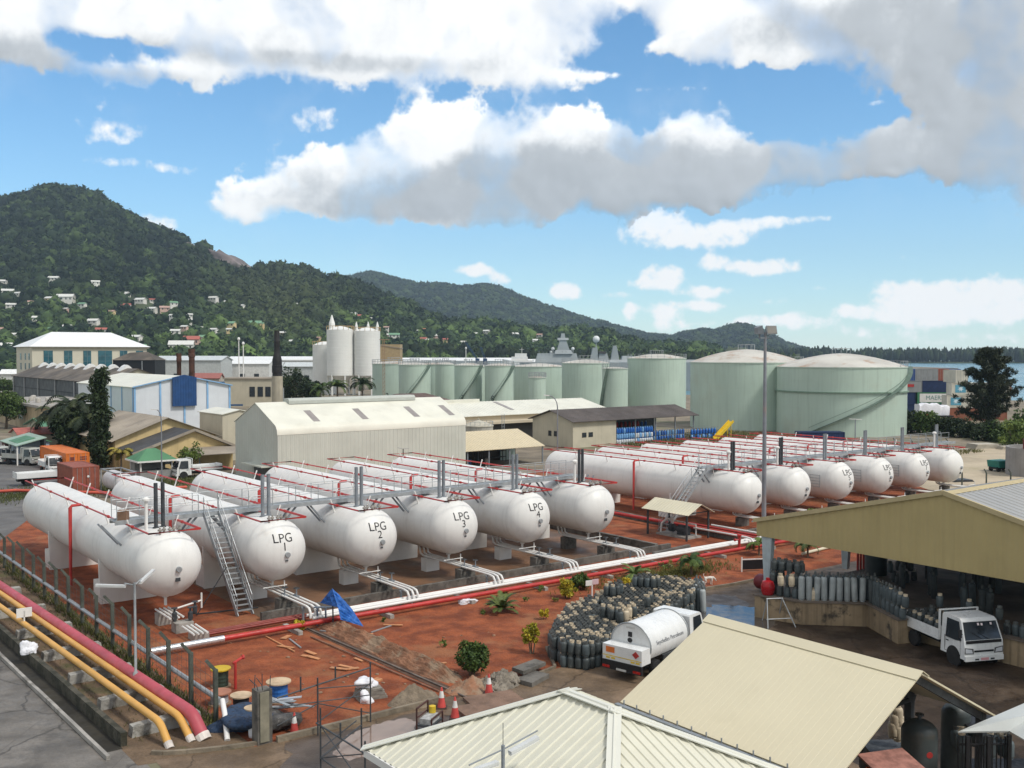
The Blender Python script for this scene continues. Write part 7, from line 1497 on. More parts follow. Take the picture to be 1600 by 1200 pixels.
# street lamps
def street_lamp(label, loc, h, arm, rot=0.0, mat=None, two=False):
    t = thing('street_lamp', label, 'street lamp', loc, rot); mat = mat or galv; mb = MB(); pts = [(0,0,0),(0,0,h*.86)] + [(arm*s*s*.9 if False else arm*(1-math.cos(s*math.pi/2)), 0, h*.86 + h*.14*math.sin(s*math.pi/2)) for s in (.25,.5,.75,1)]
    mb.tube(pts, [.08,.065] + [.05]*4, 8); mb.build('pole', mat, t, smooth=50); mb = MB(); e = pts[-1]; mb.bar((e[0]-.1*np.sign(arm),0,e[2]),(e[0]+.55*np.sign(arm),0,e[2]+.03),.2,.1); mb.build('lamp_head', white_paint, t)
P = GD(166, 690, 130); street_lamp('pale street lamp arching left over the dark palms', (P.x, P.y, 0), GD(166, 630, 130).z, -2.0)
P = GD(253, 760, 105); street_lamp('thin rusty street lamp before the yellow house', (P.x, P.y, 0), GD(250, 640, 105).z, -.5, mat=M('mast_steel', (.20,.21,.23)))
P = GD(871, 690, 112); street_lamp('thin rusty street lamp before the brown roofed store', (P.x, P.y, 0), GD(871, 618, 112).z, -1.0, mat=M('mast_steel', (.20,.21,.23)))
P = GD(1336, 700, 140); t = thing('street_lamp', 'twin armed lamp post before the big belted tank', 'street lamp', (P.x, P.y, 0), 0); zt = GD(1336, 655, 140).z; mb = MB(); mb.lathe([(.1,0),(.07,zt)], 8); mb.build('pole', grey_steel, t); mb = MB(); mb.bar((-.9,0,zt+.05),(.9,0,zt-.05),.12,.08); mb.build('lamp_head', white_paint, t)
P = GD(630, 740, 96); t = thing('street_lamp', 'thin pole with two small lamps against the grey warehouse', 'street lamp', (P.x, P.y, 0), 0); zt = GD(630, 701, 96).z; mb = MB(); mb.lathe([(.06,0),(.05,zt)], 8); mb.build('pole', steel_dark, t); mb = MB(); mb.bar((-.55,0,zt+.1),(-.1,0,zt),.1,.06); mb.bar((.1,0,zt),(.6,0,zt),.12,.06); mb.build('lamp_head', M('dull_lamp', (.4,.4,.38), .6), t)
# ------------------------------------------------------------------ container yard by the water
def cyard(label, px0, py_top, depth, L, rot, mat, side=False, h=2.6, mark=None):
    P = GD(px0, py_top, depth); t = container(label, Vector((P.x, P.y, P.z - h)), rot, L, mat, h=h); return t
CM = {n: M('container_' + n, c, .6, .12, .6, streak=.2) for n, c in dict(navy=(.015,.035,.11), steel=(.26,.27,.27), rust=(.36,.10,.05), cream=(.56,.54,.46), green=(.06,.22,.11), brown=(.25,.09,.05), blue=(.03,.08,.24)).items()}
zc0 = 0.02
def stackc(label, x, y, lvl, L, rot, m): return container(label, (x, y, zc0 + 2.62*lvl), rot, L, m)
X = lambda px, d: (px - 800) / FOC * d
D1 = 224
stackc('navy container at the bottom of the quay stack beside the belted tank', X(1408, D1), D1 + 1.2, 0, 12.19, 0, CM['navy']); stackc('navy container end standing second from the ground', X(1422, D1), D1, 1, 6.06, R(90), CM['navy'])
stackc('green container with a white side panel, second level', X(1434, D1), D1 + 1.2, 1, 8.3, 0, CM['green']); stackc('grey container with red mark, third level of the quay stack', X(1411, D1), D1 + 1.2, 2, 4.3, 0, CM['steel']); stackc('long navy container, third level of the quay stack', X(1441.5, D1), D1 + 1.2, 2, 7.6, 0, CM['navy'])
for k, (x, m, lab) in enumerate(((1421,'blue','blue container end at the left of the top row'),(1439,'steel','grey container end second in the top row'),(1457,'steel','grey container end third in the top row'),(1475,'rust','orange rust container end in the top row'),(1492,'blue','blue container end at the right of the top row'))): stackc(lab, X(x, D1), D1 + 6, 3, 6.06, -R(90), CM[m])
gs = [o for o in bpy.data.objects if o.get('label', '').startswith('grey container with red mark')][0]; gc = [o for o in bpy.data.objects if o.get('label', '').startswith('green container with a white')][0]
MB().box(.3,-1.27,1.2,2.5,-1.235,1.8).build('name_panel', red_paint, gs)
pm = MB().box(0,0,0,7.4,.03,1.9).build('name_panel', white_paint, gc); pm.location = (.5, -1.27, .4)
vs, fs = text_mb('MAERSK', 1.35); mb = MB(); mb.add(vs, fs); o = mb.build('lettering', M('faded_letters', (.14,.26,.24), .7), pm, fix=False); o.location = (3.8, -.03, .95)
D2 = 208
def cream_box(label, px, lvl, L=12.19, rot=0):
    t = stackc(label, X(px, D2), D2 + 1.2, lvl, L, rot, CM['cream'])
    if rot == 0:
        mb = MB(); mb.box(.8,-1.245,.55,3.0,-1.232,2.15); bdg = mb.build('emblem_panel', M('emblem_blue', (.10,.32,.44), .5), t)
        mb = MB(); c = (1.9, 1.35); pts = []
        for k in range(14): a = math.pi/2 + k*math.pi/7; rr = .66 if k % 2 == 0 else .30; pts.append((c[0] + rr*math.cos(a), c[1] + rr*math.sin(a)))
        mb.prism(pts, -1.262, -1.248, 'y'); mb.build('emblem_star', M('emblem_pale', (.55,.66,.70), .5), bdg)
        vs, fs = text_mb('MAERSK', 1.5); mb = MB(); mb.add([(x + 6.9, -1.25, z + 1.3) for x, _, z in vs], fs); mb.build('lettering', M('dark_letters', (.02,.035,.05), .6), t, fix=False)
    return t
cream_box('cream reefer container with blue star emblem and dark lettering, lower', 1480, 1); cream_box('cream reefer container with blue star emblem, second from the top', 1487, 2)
stackc('pale container at the top of the cream stack', X(1503, D2), D2 + 6, 3, 6.06, -R(90), CM['cream']); stackc('dark red and white container beneath the cream stack', X(1483, D2), D2 + 1.2, 0, 12.19, 0, CM['brown'])
stackc('cream container right of the dark conifer', X(1564, D2), D2 + 3, 1, 3.0, 0, CM['cream']); stackc('brown container right of the dark conifer', X(1571, D2), D2 + 3, 2, 2.2, 0, CM['brown'])
bvv = np.array([(a, b, c) for a in np.linspace(-1, 1, 13) for b in np.linspace(-1, 1, 7) for c in (0, 1)]); mb = MB(); rq = random.Random(9)
tops = lambda a: 2.3 - .5*max(0, a) + .18*math.sin(a*9) + rq.uniform(-.06,.06)
ga = np.linspace(-1, 1, 19); prof_ = [(-1.25,0),(-1.3,.9),(-1.15,1.0),(-.5,1.04),(.2,1.0),(1.0,1.02),(1.25,.9),(1.2,0)]
vs = []; fs = []
for a in ga:
    tz = tops(a)
    for y, z in prof_: vs.append((a*3.1 + rq.uniform(-.05,.05), y + rq.uniform(-.06,.06), z*tz))
np_ = len(prof_)
for i in range(len(ga) - 1):
    for j in range(np_ - 1): fs.append((i*np_+j, i*np_+j+1, (i+1)*np_+j+1, (i+1)*np_+j))
fs += [tuple(range(np_))[::-1], tuple((len(ga)-1)*np_ + j for j in range(np_))]
mb.add(vs, fs); o = mb.build('tarped_load', m_sack, smooth=50); o.location = (X(1457, 205), 205, 1.32); tag(o, 'white sheeted load on a trailer before the quay containers', 'load')
t = thing('trailer', 'dark trailer carrying the white sheeted load', 'trailer', (X(1436, 205), 204, 0), 0); mb = MB(); mb.box(0,-1,1.0,6.4,2.2,1.3); mb.build('bed', black_paint, t)
for x in (1, 2.2, 5): wheel(t, x, -.9, .5, .3)
for x in (.5, 6): add_box(t, 'prop', steel_dark, x, 0, .0, x + .2, .2, 1.0)
t = flatbed('small red truck among the bushes by the quay containers', (X(1452, 195), 195, 0), 0.0, 4.6, 1.9, .4, M('truck_red', (.45,.04,.02), .4, .1))
# storage by the sandy lot
for k, (x, y, dpt, w_, d_, h_, lab) in enumerate(((1490,705,0,9,4,.4,'pale stack of sheets on the sandy lot'),(1535,700,0,8,5,.7,'larger pale stack of sheets beyond the first'),(1572,702,0,5,3,.5,'small pale stack of sheets near the round wall'),(1500,752,0,5,3,.25,'dark flat sheets lying on the sandy lot'))):
    P = G(x, y); t = thing('sheet_stack', lab, 'stack', (P.x, P.y, 0), .2); n = 4
    for j in range(n): add_box(t, 'sheet', M('pale_board', (.42,.38,.31), .8, .15) if k < 3 else steel_dark, -w_/2*.5 + .1*j, -d_/2*.5, h_*j/n, w_/2*.5 - .08*j, d_/2*.5, h_*(j+.8)/n)
P = G(1562, 736); t = thing('green_tipper', 'small teal green tipper truck on the sandy lot', 'truck', (P.x, P.y, 0), .4); mt = M('teal_green', (.02,.17,.14), .5, .1); mb = MB(); mb.prism([(-1,.5),(1,.5),(1.15,1.3),(-1.15,1.3)], -.85, .85, 'y'); mb.build('skip', mt, t); mb = MB(); mb.box(-1.2,-.5,.3,1.6,.5,.5); mb.build('chassis', black_paint, t)
mb = MB(); mb.box(1.1,-.5,.5,1.6,.5,.9); mb.build('seat_box', mt, t)
for x in (-.8, 1.2):
    for s in (-1, 1): wheel(t, x, s*.55, .32, .2)
P = G(1625, 742); t = thing('round_wall', 'round concrete wall at the right edge with a dark red drum on top', 'wall', (P.x, P.y, 0), 0); mb = MB(); mb.lathe([(3.6,0),(3.6,3.2),(3.3,3.2),(3.3,0)], 40); mb.build('wall', M('round_concrete', (.27,.26,.25), .85, .15, .6, streak=.3), t, smooth=40)
o = MB().lathe([(.5,0),(.5,1.1),(.4,1.15)], 14).build('drum', M('maroon_tank', (.14,.015,.02))); o.location = (P.x - 2.6, P.y - 2.2, 3.22); tag(o, 'dark red drum standing on the round concrete wall', 'drum')
for k, x in enumerate((1398, 1425, 1452, 1480, 1503, 1541, 1579)):
    y = 706 if k < 4 else 762; P = G(x, y); o = MB().bar((0,0,0),(0,0,1.6),.12).bar((0,0,1.55),(-.25,0,1.95),.1).build('fence_post', m_post); o.location = P; tag(o, ['bent concrete fence post by the vent stacks, ' + ORD[k] + ' from left' if k < 4 else 'bent concrete fence post on the sandy lot, ' + ORD[k-4] + ' from left'][0], 'fence post', 'fence posts of the sandy lot')
# ------------------------------------------------------------------ the big block of stacked cylinders
poly = [(28.95,33.55),(29.6,32.2),(31.0,32.3),(33.4,33.2),(37.5,34.9),(41.3,36.4),(43.0,38.3),(42.6,39.4),(39.8,39.6),(36.2,39.1),(33.4,38.2),(30.9,36.2),(29.3,34.7)]
def inside(p, q):
    c = False; n = len(poly)
    for i in range(n):
        a, b = poly[i], poly[i-1]
        if (a[1] > q) != (b[1] > q) and p < (b[0]-a[0])*(q-a[1])/(b[1]-a[1]) + a[0]: c = not c
    return c
cells = []
for i in range(60):
    for j in range(30):
        p = 28.7 + i*.34 + (.17 if j % 2 else 0); q = 31.6 + j*.30
        if inside(p, q): cells.append((p, q))
edge = lambda p, q: not all(inside(p + dx, q + dy) for dx in (-.5, 0, .5) for dy in (-.5, 0, .5))
items = []
for (p, q) in cells:
    top = 1 if rc.random() < .93 else 0
    w_ = W(p, q)
    if top == 0 or edge(p, q) or w_.y < 46: items.append((w_.y, p, q, .0, top == 0))
    if top: items.append((w_.y - .3, p, q, .60 + rc.uniform(-.02,.03), True))
    if top and 33 < p < 40 and math.sin(p*2.1) + math.sin(q*1.3 + 1) > .75 and not edge(p, q): items.append((w_.y - .6, p, q, 1.2, True))
items.sort(); LIM = 205
HL = ['small dark gas cylinder with cream collar in the big stack behind the tanker', 'small blue grey gas cylinder in the big stack behind the tanker', 'small dark grey gas cylinder in the big stack behind the tanker', 'small blue grey cream collared gas cylinder in the big stack', 'small cream gas cylinder in the big stack behind the tanker']
HG = ['dark cream collared cylinders of the big stack', 'blue grey cylinders of the big stack', 'dark cylinders of the big stack', 'blue grey cream collared cylinders of the big stack', 'cream cylinders of the big stack']
def kindat(p, q):
    n = math.sin(p*1.1 + 2) * math.cos(q*1.7 + p*.5) + rc.uniform(-.45,.45)
    return rc.choice((0, 3, 0, 4)) if n > .62 else rc.choice((1, 2, 2, 0))
rest = MB()
src = {k: ([tuple(v_.co) for v_ in smallp[k].data.vertices], [tuple(f_.vertices) for f_ in smallp[k].data.polygons], [f_.material_index for f_ in smallp[k].data.polygons]) for k in range(4)}
matidx = {0: (0, 2), 1: (1, 3), 2: (0, 3), 3: (1, 2)}
for n, (_, p, q, z, tp) in enumerate(items):
    k = kindat(p, q)
    if n < LIM: put_cyl(smallp, k, W(p, q, z), HL[k], HG[k])
    else:
        k = k % 4; vs, fs, ms = src[k]; a = rc.uniform(0, 6); c_, s_ = math.cos(a), math.sin(a); o3 = W(p, q, z); off = len(rest.v)
        rest.v += [(x*c_ - y*s_ + o3.x, x*s_ + y*c_ + o3.y, zz + o3.z) for x, y, zz in vs]; rest.f += [tuple(i + off for i in f_) for f_ in fs]; rest.mi += [matidx[k][m_] for m_ in ms]
o = rest.build('stacked_cylinders', [m_gcyl, m_gcyl2, m_collar_c, m_collar_g], None, 40, fix=False); tag(o, 'rear part of the big stack of small gas cylinders', 'gas cylinders', kind='stuff')
for k in range(13): put_cyl(tallp, 1 if k % 4 else 0, W(41.2 + .36*(k % 6), 35.9 + .36*(k % 6) + .34*(k // 6), 0), 'tall grey gas cylinder at the right end of the big stack', 'tall cylinders at the right end of the stack')
# ------------------------------------------------------------------ plants
rv = np.random.default_rng(77)
m_leaf = M('leaf', (1,1,1), .6, .1, 2, vcol=True, spec=.3)
def leaf_arrays(cent, rad, n, size, elong=1.8, droop=0.0, shell=.55):
    """n leaf quads scattered through each clump"""
    C = np.repeat(cent, n, 0); Rr = np.repeat(rad, n, 0); k = len(C)
    d = rv.normal(size=(k, 3)); d /= np.linalg.norm(d, axis=1, keepdims=True)
    r = (shell + (1 - shell) * rv.random((k, 1))) ** .8
    P = C + d * r * Rr
    a = rv.normal(size=(k, 3)) + d * .7; a[:, 2] -= droop; a /= np.linalg.norm(a, axis=1, keepdims=True)
    b = np.cross(a, rv.normal(size=(k, 3))); b /= np.linalg.norm(b, axis=1, keepdims=True)
    s = size * rv.uniform(.6, 1.3, (k, 1)); a *= s * elong / 2; b *= s / 2
    v = np.stack([P - a, P + b * .9, P + a, P - b * .9], 1).reshape(-1, 3)
    return v, np.arange(k * 4).reshape(-1, 4), k
def foliage(name, parent, cent, rad, n, size, c0, c1, elong=1.8, droop=0.0, shell=.55):
    cent = np.asarray(cent, float); rad = np.asarray(rad, float)
    if rad.ndim == 1: rad = np.repeat(rad[:, None], 3, 1)
    v, f, k = leaf_arrays(cent, rad, n, size, elong, droop, shell)
    tone = np.repeat(rv.random(len(cent)), n) * .6 + rv.random(k) * .4
    c = np.array(c0)[None] * (1 - tone[:, None]) + np.array(c1)[None] * tone[:, None]
    c = np.repeat(np.concatenate([c, np.ones((k, 1))], 1), 4, 0)
    return np_mesh(name, v, f, m_leaf, parent, col=c)
def trunk(parent, pts, r, mat=None, n=8): mb = MB(); mb.tube(pts, r, n); return mb.build('trunk', mat or bark, parent, smooth=50)
def palm(label, loc, h, n, L, c0, c1, lean=(0, 0), droop=.9, name='palm_tree', cat='palm', tr=.13, wid=.30, leaflets=15, stiff=False):
    t = thing(name, label, cat, loc, 0); top = Vector((lean[0], lean[1], h))
    if h > .25: trunk(t, [(0,0,-.05), tuple(top * .5 + Vector((lean[0]*-.15, lean[1]*-.15, 0))), tuple(top)], [tr*1.25, tr, tr*.85])
    vs = []; fs = []; cs = []
    for k in range(n):
        az = 2 * math.pi * k / n * 1.618 * 1.0 + rv.uniform(-.2, .2); el = rv.uniform(.15, 1.25) if not stiff else rv.uniform(.25, 1.35); LL = L * rv.uniform(.8, 1.1)
        pts = []; p = np.array(top[:], float); seg = LL / 9; e = el
        for s in range(10):
            pts.append(p.copy()); p = p + seg * np.array([math.cos(az)*math.cos(e), math.sin(az)*math.cos(e), math.sin(e)]); e -= droop * (.10 + .028 * s)
        side = np.array([-math.sin(az), math.cos(az), 0]); tone = rv.random(); c = np.array(c0)*(1-tone) + np.array(c1)*tone
        for s in range(1, 10):
            m = 2 if leaflets > 12 else 1
            for q in range(m):
                u = (s - 1 + (q + .5) / m) / 9; i = min(8, int(u * 9)); f_ = u * 9 - i; b = pts[i] * (1 - f_) + pts[i+1] * f_; d = (pts[i+1] - pts[i]); d /= np.linalg.norm(d)
                ll = wid * L * math.sin(math.pi * min(.97, .12 + u * .88)) ** .6 * rv.uniform(.85, 1.15)
                for sg in (-1, 1):
                    tip = b + side * sg * ll * .8 + d * ll * .55 - np.array([0, 0, ll * (.35 if not stiff else .05)]); wv = d * (L * .028 + .012)
                    o = len(vs); vs += [b - wv, b + wv, tip + wv * .3, tip - wv * .3]; fs.append((o, o+1, o+2, o+3)); cc = c * rv.uniform(.75, 1.25); cs += [(*cc, 1)] * 4
        for s in range(9):
            o = len(vs); wv = side * .012 * L; vs += [pts[s] - wv, pts[s] + wv, pts[s+1] + wv * .8, pts[s+1] - wv * .8]; fs.append((o, o+1, o+2, o+3)); cs += [(*(c * .9), 1)] * 4
    np_mesh('fronds', np.array(vs), np.array(fs), m_leaf, t, col=np.array(cs)); return t
def bush(label, loc, r, h, n, size, c0, c1, stems=5, name='shrub', cat='shrub', clear=.25, clumps=26, elong=1.8):
    t = thing(name, label, cat, loc, 0); cen = []; rad = []
    for k in range(clumps):
        a = rv.uniform(0, 6.28); z = rv.uniform(clear, .92); w = math.sin(math.pi * min(.95, .18 + .72 * (z - clear) / (1 - clear))) ; q = rv.random() ** .5 * (.78 if k % 5 else 1.15) * r * w
        cen.append((q*math.cos(a), q*math.sin(a), z*h)); rad.append(r * (rv.uniform(.2, .42) if k % 5 else rv.uniform(.1, .2)))
    foliage('foliage', t, cen, rad, n, size, c0, c1, elong)
    mb = MB()
    for k in range(stems): a = rv.uniform(0, 6.28); mb.tube([(.06*math.cos(a),.06*math.sin(a),-.03),(r*.45*math.cos(a),r*.45*math.sin(a),h*.6)], [.028*h, .012*h], 5)
    mb.build('stems', bark, t); return t
DK = ((.010,.022,.007), (.040,.062,.018)); MD = ((.025,.055,.012), (.10,.15,.03)); LT = ((.06,.11,.02), (.19,.24,.05)); YL = ((.34,.27,.012), (.62,.50,.04)); CS = ((.012,.020,.008), (.042,.052,.020))
# planted bed
bush('round leafy green bush beside the rubble heap', G(737, 1056), .80, 1.55, 90, .085, *MD, clumps=40)
bush('tall yellow croton shrub in the middle of the red bed', G(831, 1022), .42, 1.5, 55, .10, (.10,.14,.02), YL[1], stems=3, clear=.3, clumps=22)
bush('small yellow croton shrub up the bed from the tall one', G(851, 968), .30, .55, 50, .09, *YL, stems=2, clumps=12)
bush('round yellow croton shrub beside the dark green shrub', G(885, 935), .55, 1.05, 80, .09, (.16,.17,.02), YL[1], stems=4, clumps=26)
bush('yellow croton shrub behind the cylinder stack', G(978, 922), .40, .7, 60, .09, *YL, stems=3, clumps=16)
bush('low yellow flowering shrub by the trench head', G(468, 986), .36, .5, 60, .08, *YL, stems=3, clumps=14)
bush('dark green shrub behind the round yellow croton', G(905, 921), .70, .95, 70, .13, *MD, stems=4, clumps=22)
palm('low spiky green cycad in the red bed before the white pipes', G(784, 957), .18, 26, 1.15, (.03,.06,.012), (.14,.17,.04), droop=.75, name='cycad', cat='plant', wid=.22, stiff=True)
palm('small upright palm beside the sign and white pipes', G(992, 905), .35, 14, 1.1, (.05,.10,.02), (.14,.19,.05), droop=.8, name='small_palm', cat='palm', tr=.06, wid=.22)
palm('small drooping palm in the red bed near the white dog', G(1080, 900), .95, 18, 1.25, (.03,.065,.014), (.10,.15,.035), droop=1.5, name='small_palm', cat='palm', tr=.07, wid=.26)
palm('slim palm sapling left of the pale shed column', G(1186, 868), .8, 12, 1.2, *LT, droop=1.4, name='small_palm', cat='palm', tr=.06)
palm('drooping palm sapling seen under the shed gable', G(1262, 872), .9, 12, 1.3, (.03,.06,.015), (.12,.16,.04), droop=1.5, name='small_palm', cat='palm', tr=.07)
bush('pale green young tree behind the floodlight mast', W(62.5, 44.0), 1.0, 2.6, 70, .16, *LT, stems=4, clear=.4, clumps=24, name='young_tree', cat='tree')
for k, (x, y, s) in enumerate(((626,947,.3),(600,972,.18),(692,1012,.25),(647,1030,.2),(845,925,.3),(822,940,.22),(868,940,.2),(790,930,.25),(1035,893,.45),(1050,888,.4),(1010,898,.3),(755,960,.2))): bush(f'small {"yellowing" if k % 3 == 2 else "green"} seedling on the red earth, {ORD[k]} of twelve', G(x, y), s, s*1.4, 26, .06, *(LT if k % 3 else ((.10,.12,.03),(.3,.28,.06))), stems=2, clumps=7, name='seedling', cat='plant')
# weeds along fences
def grass(label, zone, n, h, c0, c1, name='grass'):
    vs = []; cs = []
    for (p, q) in zone(n):
        b = np.array(W(p, q, 0)); a = rv.uniform(0, 6.28)
        for k in range(3):
            a += 2.1; d = np.array([math.cos(a), math.sin(a), 0]) * h * rv.uniform(.2, .7); up = np.array([0, 0, h * rv.uniform(.5, 1.3)]); w = np.array([-math.sin(a), math.cos(a), 0]) * h * .09
            vs += [b - w, b + w, b + d*.5 + up*.7 + w*.5, b + d + up]; t = rv.random(); c = np.array(c0)*(1-t) + np.array(c1)*t; cs += [(*c, 1)] * 4
    v = np.array(vs); o = np_mesh(name, v, np.arange(len(v)).reshape(-1, 4), m_leaf, col=np.array(cs)); tag(o, label, 'grass', kind='stuff')
grass('weeds growing along the foot of the bent post fence', lambda n: [(14.0 + rv.normal(0, .22), rv.uniform(36, 82)) for _ in range(n)], 1500, .24, (.05,.07,.015), (.17,.17,.05))
grass('sparse weeds between the ochre pipes', lambda n: [(rv.uniform(10.9, 13.8), rv.uniform(36, 90)) for _ in range(n)], 1300, .11, (.05,.06,.015), (.16,.14,.05))
grass('grassy patch before the white mains', lambda n: [(rv.normal(46.0, 2.6), rv.normal(43.3, .7)) for _ in range(n)], 1800, .22, (.08,.10,.02), (.24,.22,.06))
grass('rough grass along the truck lot edge', lambda n: [(rv.uniform(14.8, 45), 107 + rv.normal(0, 2.5)) for _ in range(n)], 5000, .3, (.04,.06,.015), (.15,.16,.05))
grass('dry grass around the sandy lot', lambda n: [(rv.uniform(106, 140), rv.uniform(70, 118)) for _ in range(n)], 9000, .45, (.06,.08,.02), (.22,.2,.07))
# left middle ground trees
def tree(label, loc, h, r, n, size, c, th=.35, clumps=40, name='tree', flat=1.0, elong=1.6):
    t = thing(name, label, 'tree', loc, 0); cen = []; rad = []
    trunk(t, [(0,0,-.1),(.1,.05,h*th),(0,0,h*.7)], [.045*h, .03*h, .012*h])
    mb = MB()
    for k in range(7): a = k*.9; mb.tube([(0,0,h*(th*.8+.05*k)),(r*.6*math.cos(a),r*.6*math.sin(a),h*(th+.12+.06*k))], [.018*h,.006*h], 5)
    mb.build('limbs', bark, t)
    for k in range(clumps):
        d = rv.normal(size=3); d /= np.linalg.norm(d); q = rv.random() ** .45
        cen.append((d[0]*r*q*.85, d[1]*r*q*.85, h*(th + (1-th)*.5) + d[2]*h*(1-th)*.45*q*flat)); rad.append(r*rv.uniform(.2,.42))
    foliage('crown', t, cen, rad, n, size, *c, elong); return t
P = W(35.0, 125.5); t = thing('column_tree', 'tall dark column shaped tree by the green roofed sheds', 'tree', P, 0); zt = GD(155, 574, P.y).z
trunk(t, [(0,0,-.1),(0,0,zt*.9)], [.22,.05]); cen = [(rv.normal(0,.32), rv.normal(0,.32), z) for z in np.linspace(.6, zt-.6, 70)]; foliage('crown', t, cen, [rv.uniform(.5,.95) for _ in cen], 75, .24, *DK, 2.4, .9)
for k, (px_, d, h, L, lab) in enumerate(((116, 134, 6.6, 5.2, 'dark drooping palm in the middle of the palm clump'), (92, 137, 5.0, 5.0, 'dark drooping palm at the left of the clump'), (138, 132, 5.0, 4.6, 'dark drooping palm against the column tree'))): palm(lab, Vector(((px_-800)/FOC*d, d, 0)), h, 26, L, (.010,.020,.006), (.055,.068,.02), droop=1.25, tr=.2, wid=.2)
tree('dense dark tree filling the foot of the palm clump', Vector(((116-800)/FOC*133, 133, 0)), 6.4, 3.9, 120, .3, DK, .2, 44)
tree('dark leafy tree between the column tree and the orange container', Vector(((150-800)/FOC*124, 124, 0)), 5.0, 1.9, 100, .26, DK, .15, 34)
palm('yellowing palm beside the green roofed kiosk', W(35.4, 119.0), 2.3, 20, 2.1, (.11,.12,.02), (.34,.26,.05), droop=1.3, tr=.11, wid=.26)
tree('light green airy tree before the yellow house', W(41.2, 112.8), 3.9, 1.5, 55, .17, LT, .35, 22)
for (x, y, d, h, r, lab) in ((362,592,300,5.5,4.2,'round green tree left of the black topped tower'),(462,610,246,11,4.6,'tall dark tree right of the black topped tower'),(482,608,240,8.5,3.6,'dark tree left of the white silos'),(446,606,250,7.5,3.0,'smaller dark tree close to the tower'),(8,640,185,6.5,4.0,'green tree at the left edge by the stained flat roof'),(24,628,200,5.5,2.6,'green tree left of the charcoal shed'),(10,572,330,5,5,'green tree at the left edge before the office block'),(180,700,160,3.2,2.2,'small tree behind the yellowing palm')):
    tree(lab, Vector(((x-800)/FOC*d, d, 0)), h if y > 600 or d > 250 else h, r, 90, .36, MD if 'round' in lab or 'left edge' in lab else DK, .25, 34)
for (x, top, d, L, lab) in ((500,596,225,3.3,'short palm at the left before the white silos'),(527,591,222,3.4,'palm in the middle before the white silos'),(566,585,220,3.9,'dark taller palm right before the white silos')): palm(lab, Vector(((x-800)/FOC*d, d, 0)), GD(x, top, d).z - L*.55, 22, L, *(DK if 'dark' in lab else MD), droop=1.25, tr=.2, wid=.22)
# right: casuarina and scrub
D = 182; P = Vector(((1546-800)/FOC*D, D, 0)); t = thing('casuarina_tree', 'big dark feathery conifer standing before the quay containers', 'tree', P, 0); H_ = 15.2
trunk(t, [(0,0,-.2),(.2,.1,5),(0,.1,10),(.1,0,H_*.95)], [.42,.32,.18,.05]); cen = []; rad = []; mb = MB()
for k in range(120):
    z = rv.uniform(.9, H_*.93); a = rv.uniform(0, 6.28); L = (5.6 * (1 - (z/H_) ** 1.6) * min(1, .62 + z/9) + .9) * rv.uniform(.45, 1.08); tip = np.array([L*math.cos(a), L*math.sin(a), z + L*rv.uniform(.25,.75)])
    mb.tube([(0,0,z), (tip[0]*.5, tip[1]*.5, z + (tip[2]-z)*.4), tuple(tip)], [.08,.05,.015], 4)
    for s in np.linspace(.3, 1.0, 6): q = np.array([0,0,z])*(1-s) + tip*s; q[2] = z + (tip[2]-z)*s; cen.append(q + rv.normal(0,.22,3)); rad.append((.62,.62,.5))
mb.build('limbs', bark, t); foliage('crown', t, cen, np.array(rad), 46, .16, *CS, 5.0, .5, .15)
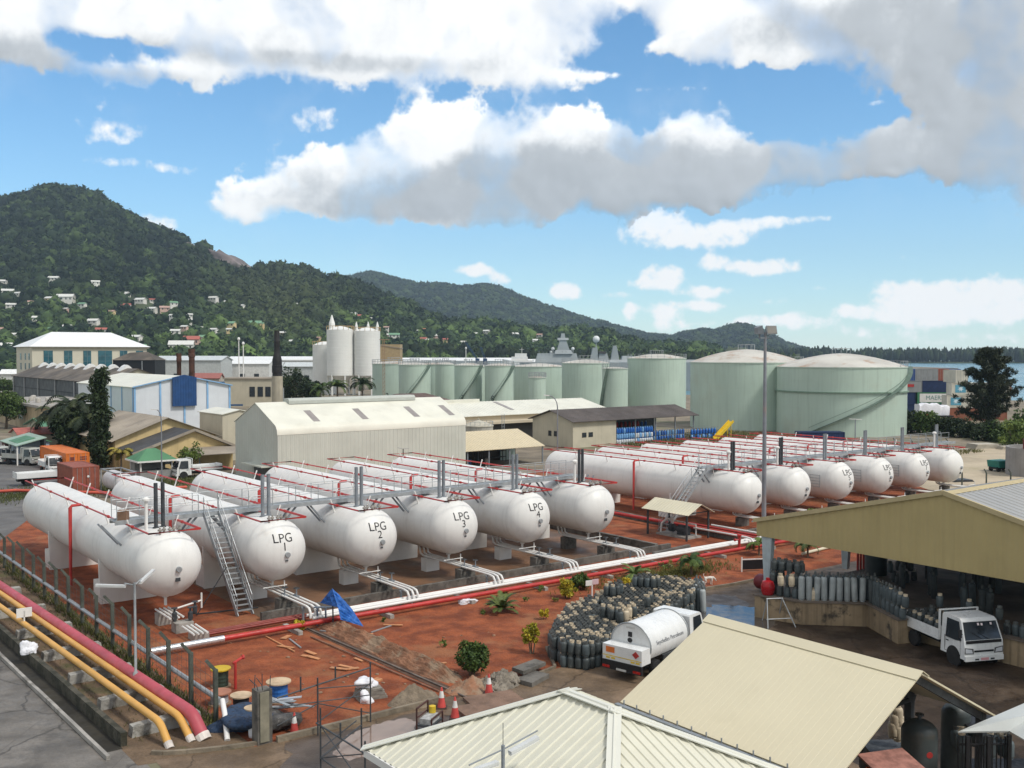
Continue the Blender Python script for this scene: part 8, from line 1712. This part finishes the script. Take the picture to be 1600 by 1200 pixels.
for k, (x, y, d, h, r, c, lab) in enumerate(((1425,668,176,3.4,3.0,DK,'dark bush at the foot of the belted tank'),(1450,672,172,3.6,3.0,MD,'green bush before the small red truck'),(1478,672,170,2.8,2.6,DK,'low dark bush left of the conifer'),(1505,676,166,2.8,3.2,DK,'low dark bush under the conifer, left'),(1570,684,158,3.2,3.2,MD,'bush right of the conifer'),(1592,690,150,3.6,3.0,LT,'pale green bush at the right edge'),(1545,684,160,2.4,3.0,DK,'dark bush under the conifer, right'),(1612,676,165,4.0,3.6,MD,'tall bush at the right edge behind the round wall'))): bush(lab, Vector(((x-800)/FOC*d, d, 0)), r, h, 80, .3, *c, stems=4, clear=.1, clumps=30)
# ------------------------------------------------------------------ the white dog
def dog():
    t = thing('dog', 'small white dog standing with head low on the red earth', 'dog', G(1107, 914), .35)
    me = bpy.data.meshes.new('body'); V = []; E = []; RR = []
    def ch(pts, rs, start=None):
        prev = start
        for p, r in zip(pts, rs):
            V.append(p); RR.append(r); i = len(V) - 1
            if prev is not None: E.append((prev, i))
            prev = i
        return prev
    ch([(-.22,0,.44)], [.085]); ch([(-.05,0,.43),(.10,0,.44),(.22,0,.47)], [.085,.10,.105], 0); ch([(.33,0,.44),(.42,0,.34)], [.062,.055], 3); ch([(.48,0,.26),(.55,0,.21)], [.055,.03], 5)
    ch([(-.30,0,.52),(-.36,0,.64),(-.31,0,.72)], [.025,.02,.014], 0)
    for s in (-1, 1):
        ch([(.20,s*.075,.30),(.19,s*.075,.16),(.19,s*.075,.03),(.23,s*.075,.02)], [.042,.028,.024,.028], 3); ch([(-.24,s*.08,.30),(-.18,s*.08,.24),(-.28,s*.08,.15),(-.25,s*.08,.03),(-.21,s*.08,.02)], [.055,.04,.026,.024,.028], 0)
        ch([(.44,s*.06,.37),(.43,s*.085,.31)], [.022,.018], 5)
    me.from_pydata(V, E, []); o = bpy.data.objects.new('body', me); COL.objects.link(o); o.parent = t; me.materials.append(M('white_fur', (.68,.64,.58), .9, .12, 8, bump=.4, bsc=40))
    md = o.modifiers.new('skin', 'SKIN'); 
    for i, r in enumerate(RR): me.skin_vertices[0].data[i].radius = (r, r); me.skin_vertices[0].data[i].use_root = (i == 0)
    o.modifiers.new('sub', 'SUBSURF').levels = 2; o.modifiers['sub'].render_levels = 2
    for s in (-1, 1): mb = MB(); mb.lathe([(.0,-.008),(.009,-.004),(.009,.004),(.0,.008)], 8, (.515, s*.035, .285)); mb.build('eye', black_paint, t)
    mb = MB(); mb.lathe([(.0,-.016),(.016,-.006),(.016,.006),(.0,.016)], 8, (.578,0,.212)); mb.build('nose', black_paint, t)
dog()
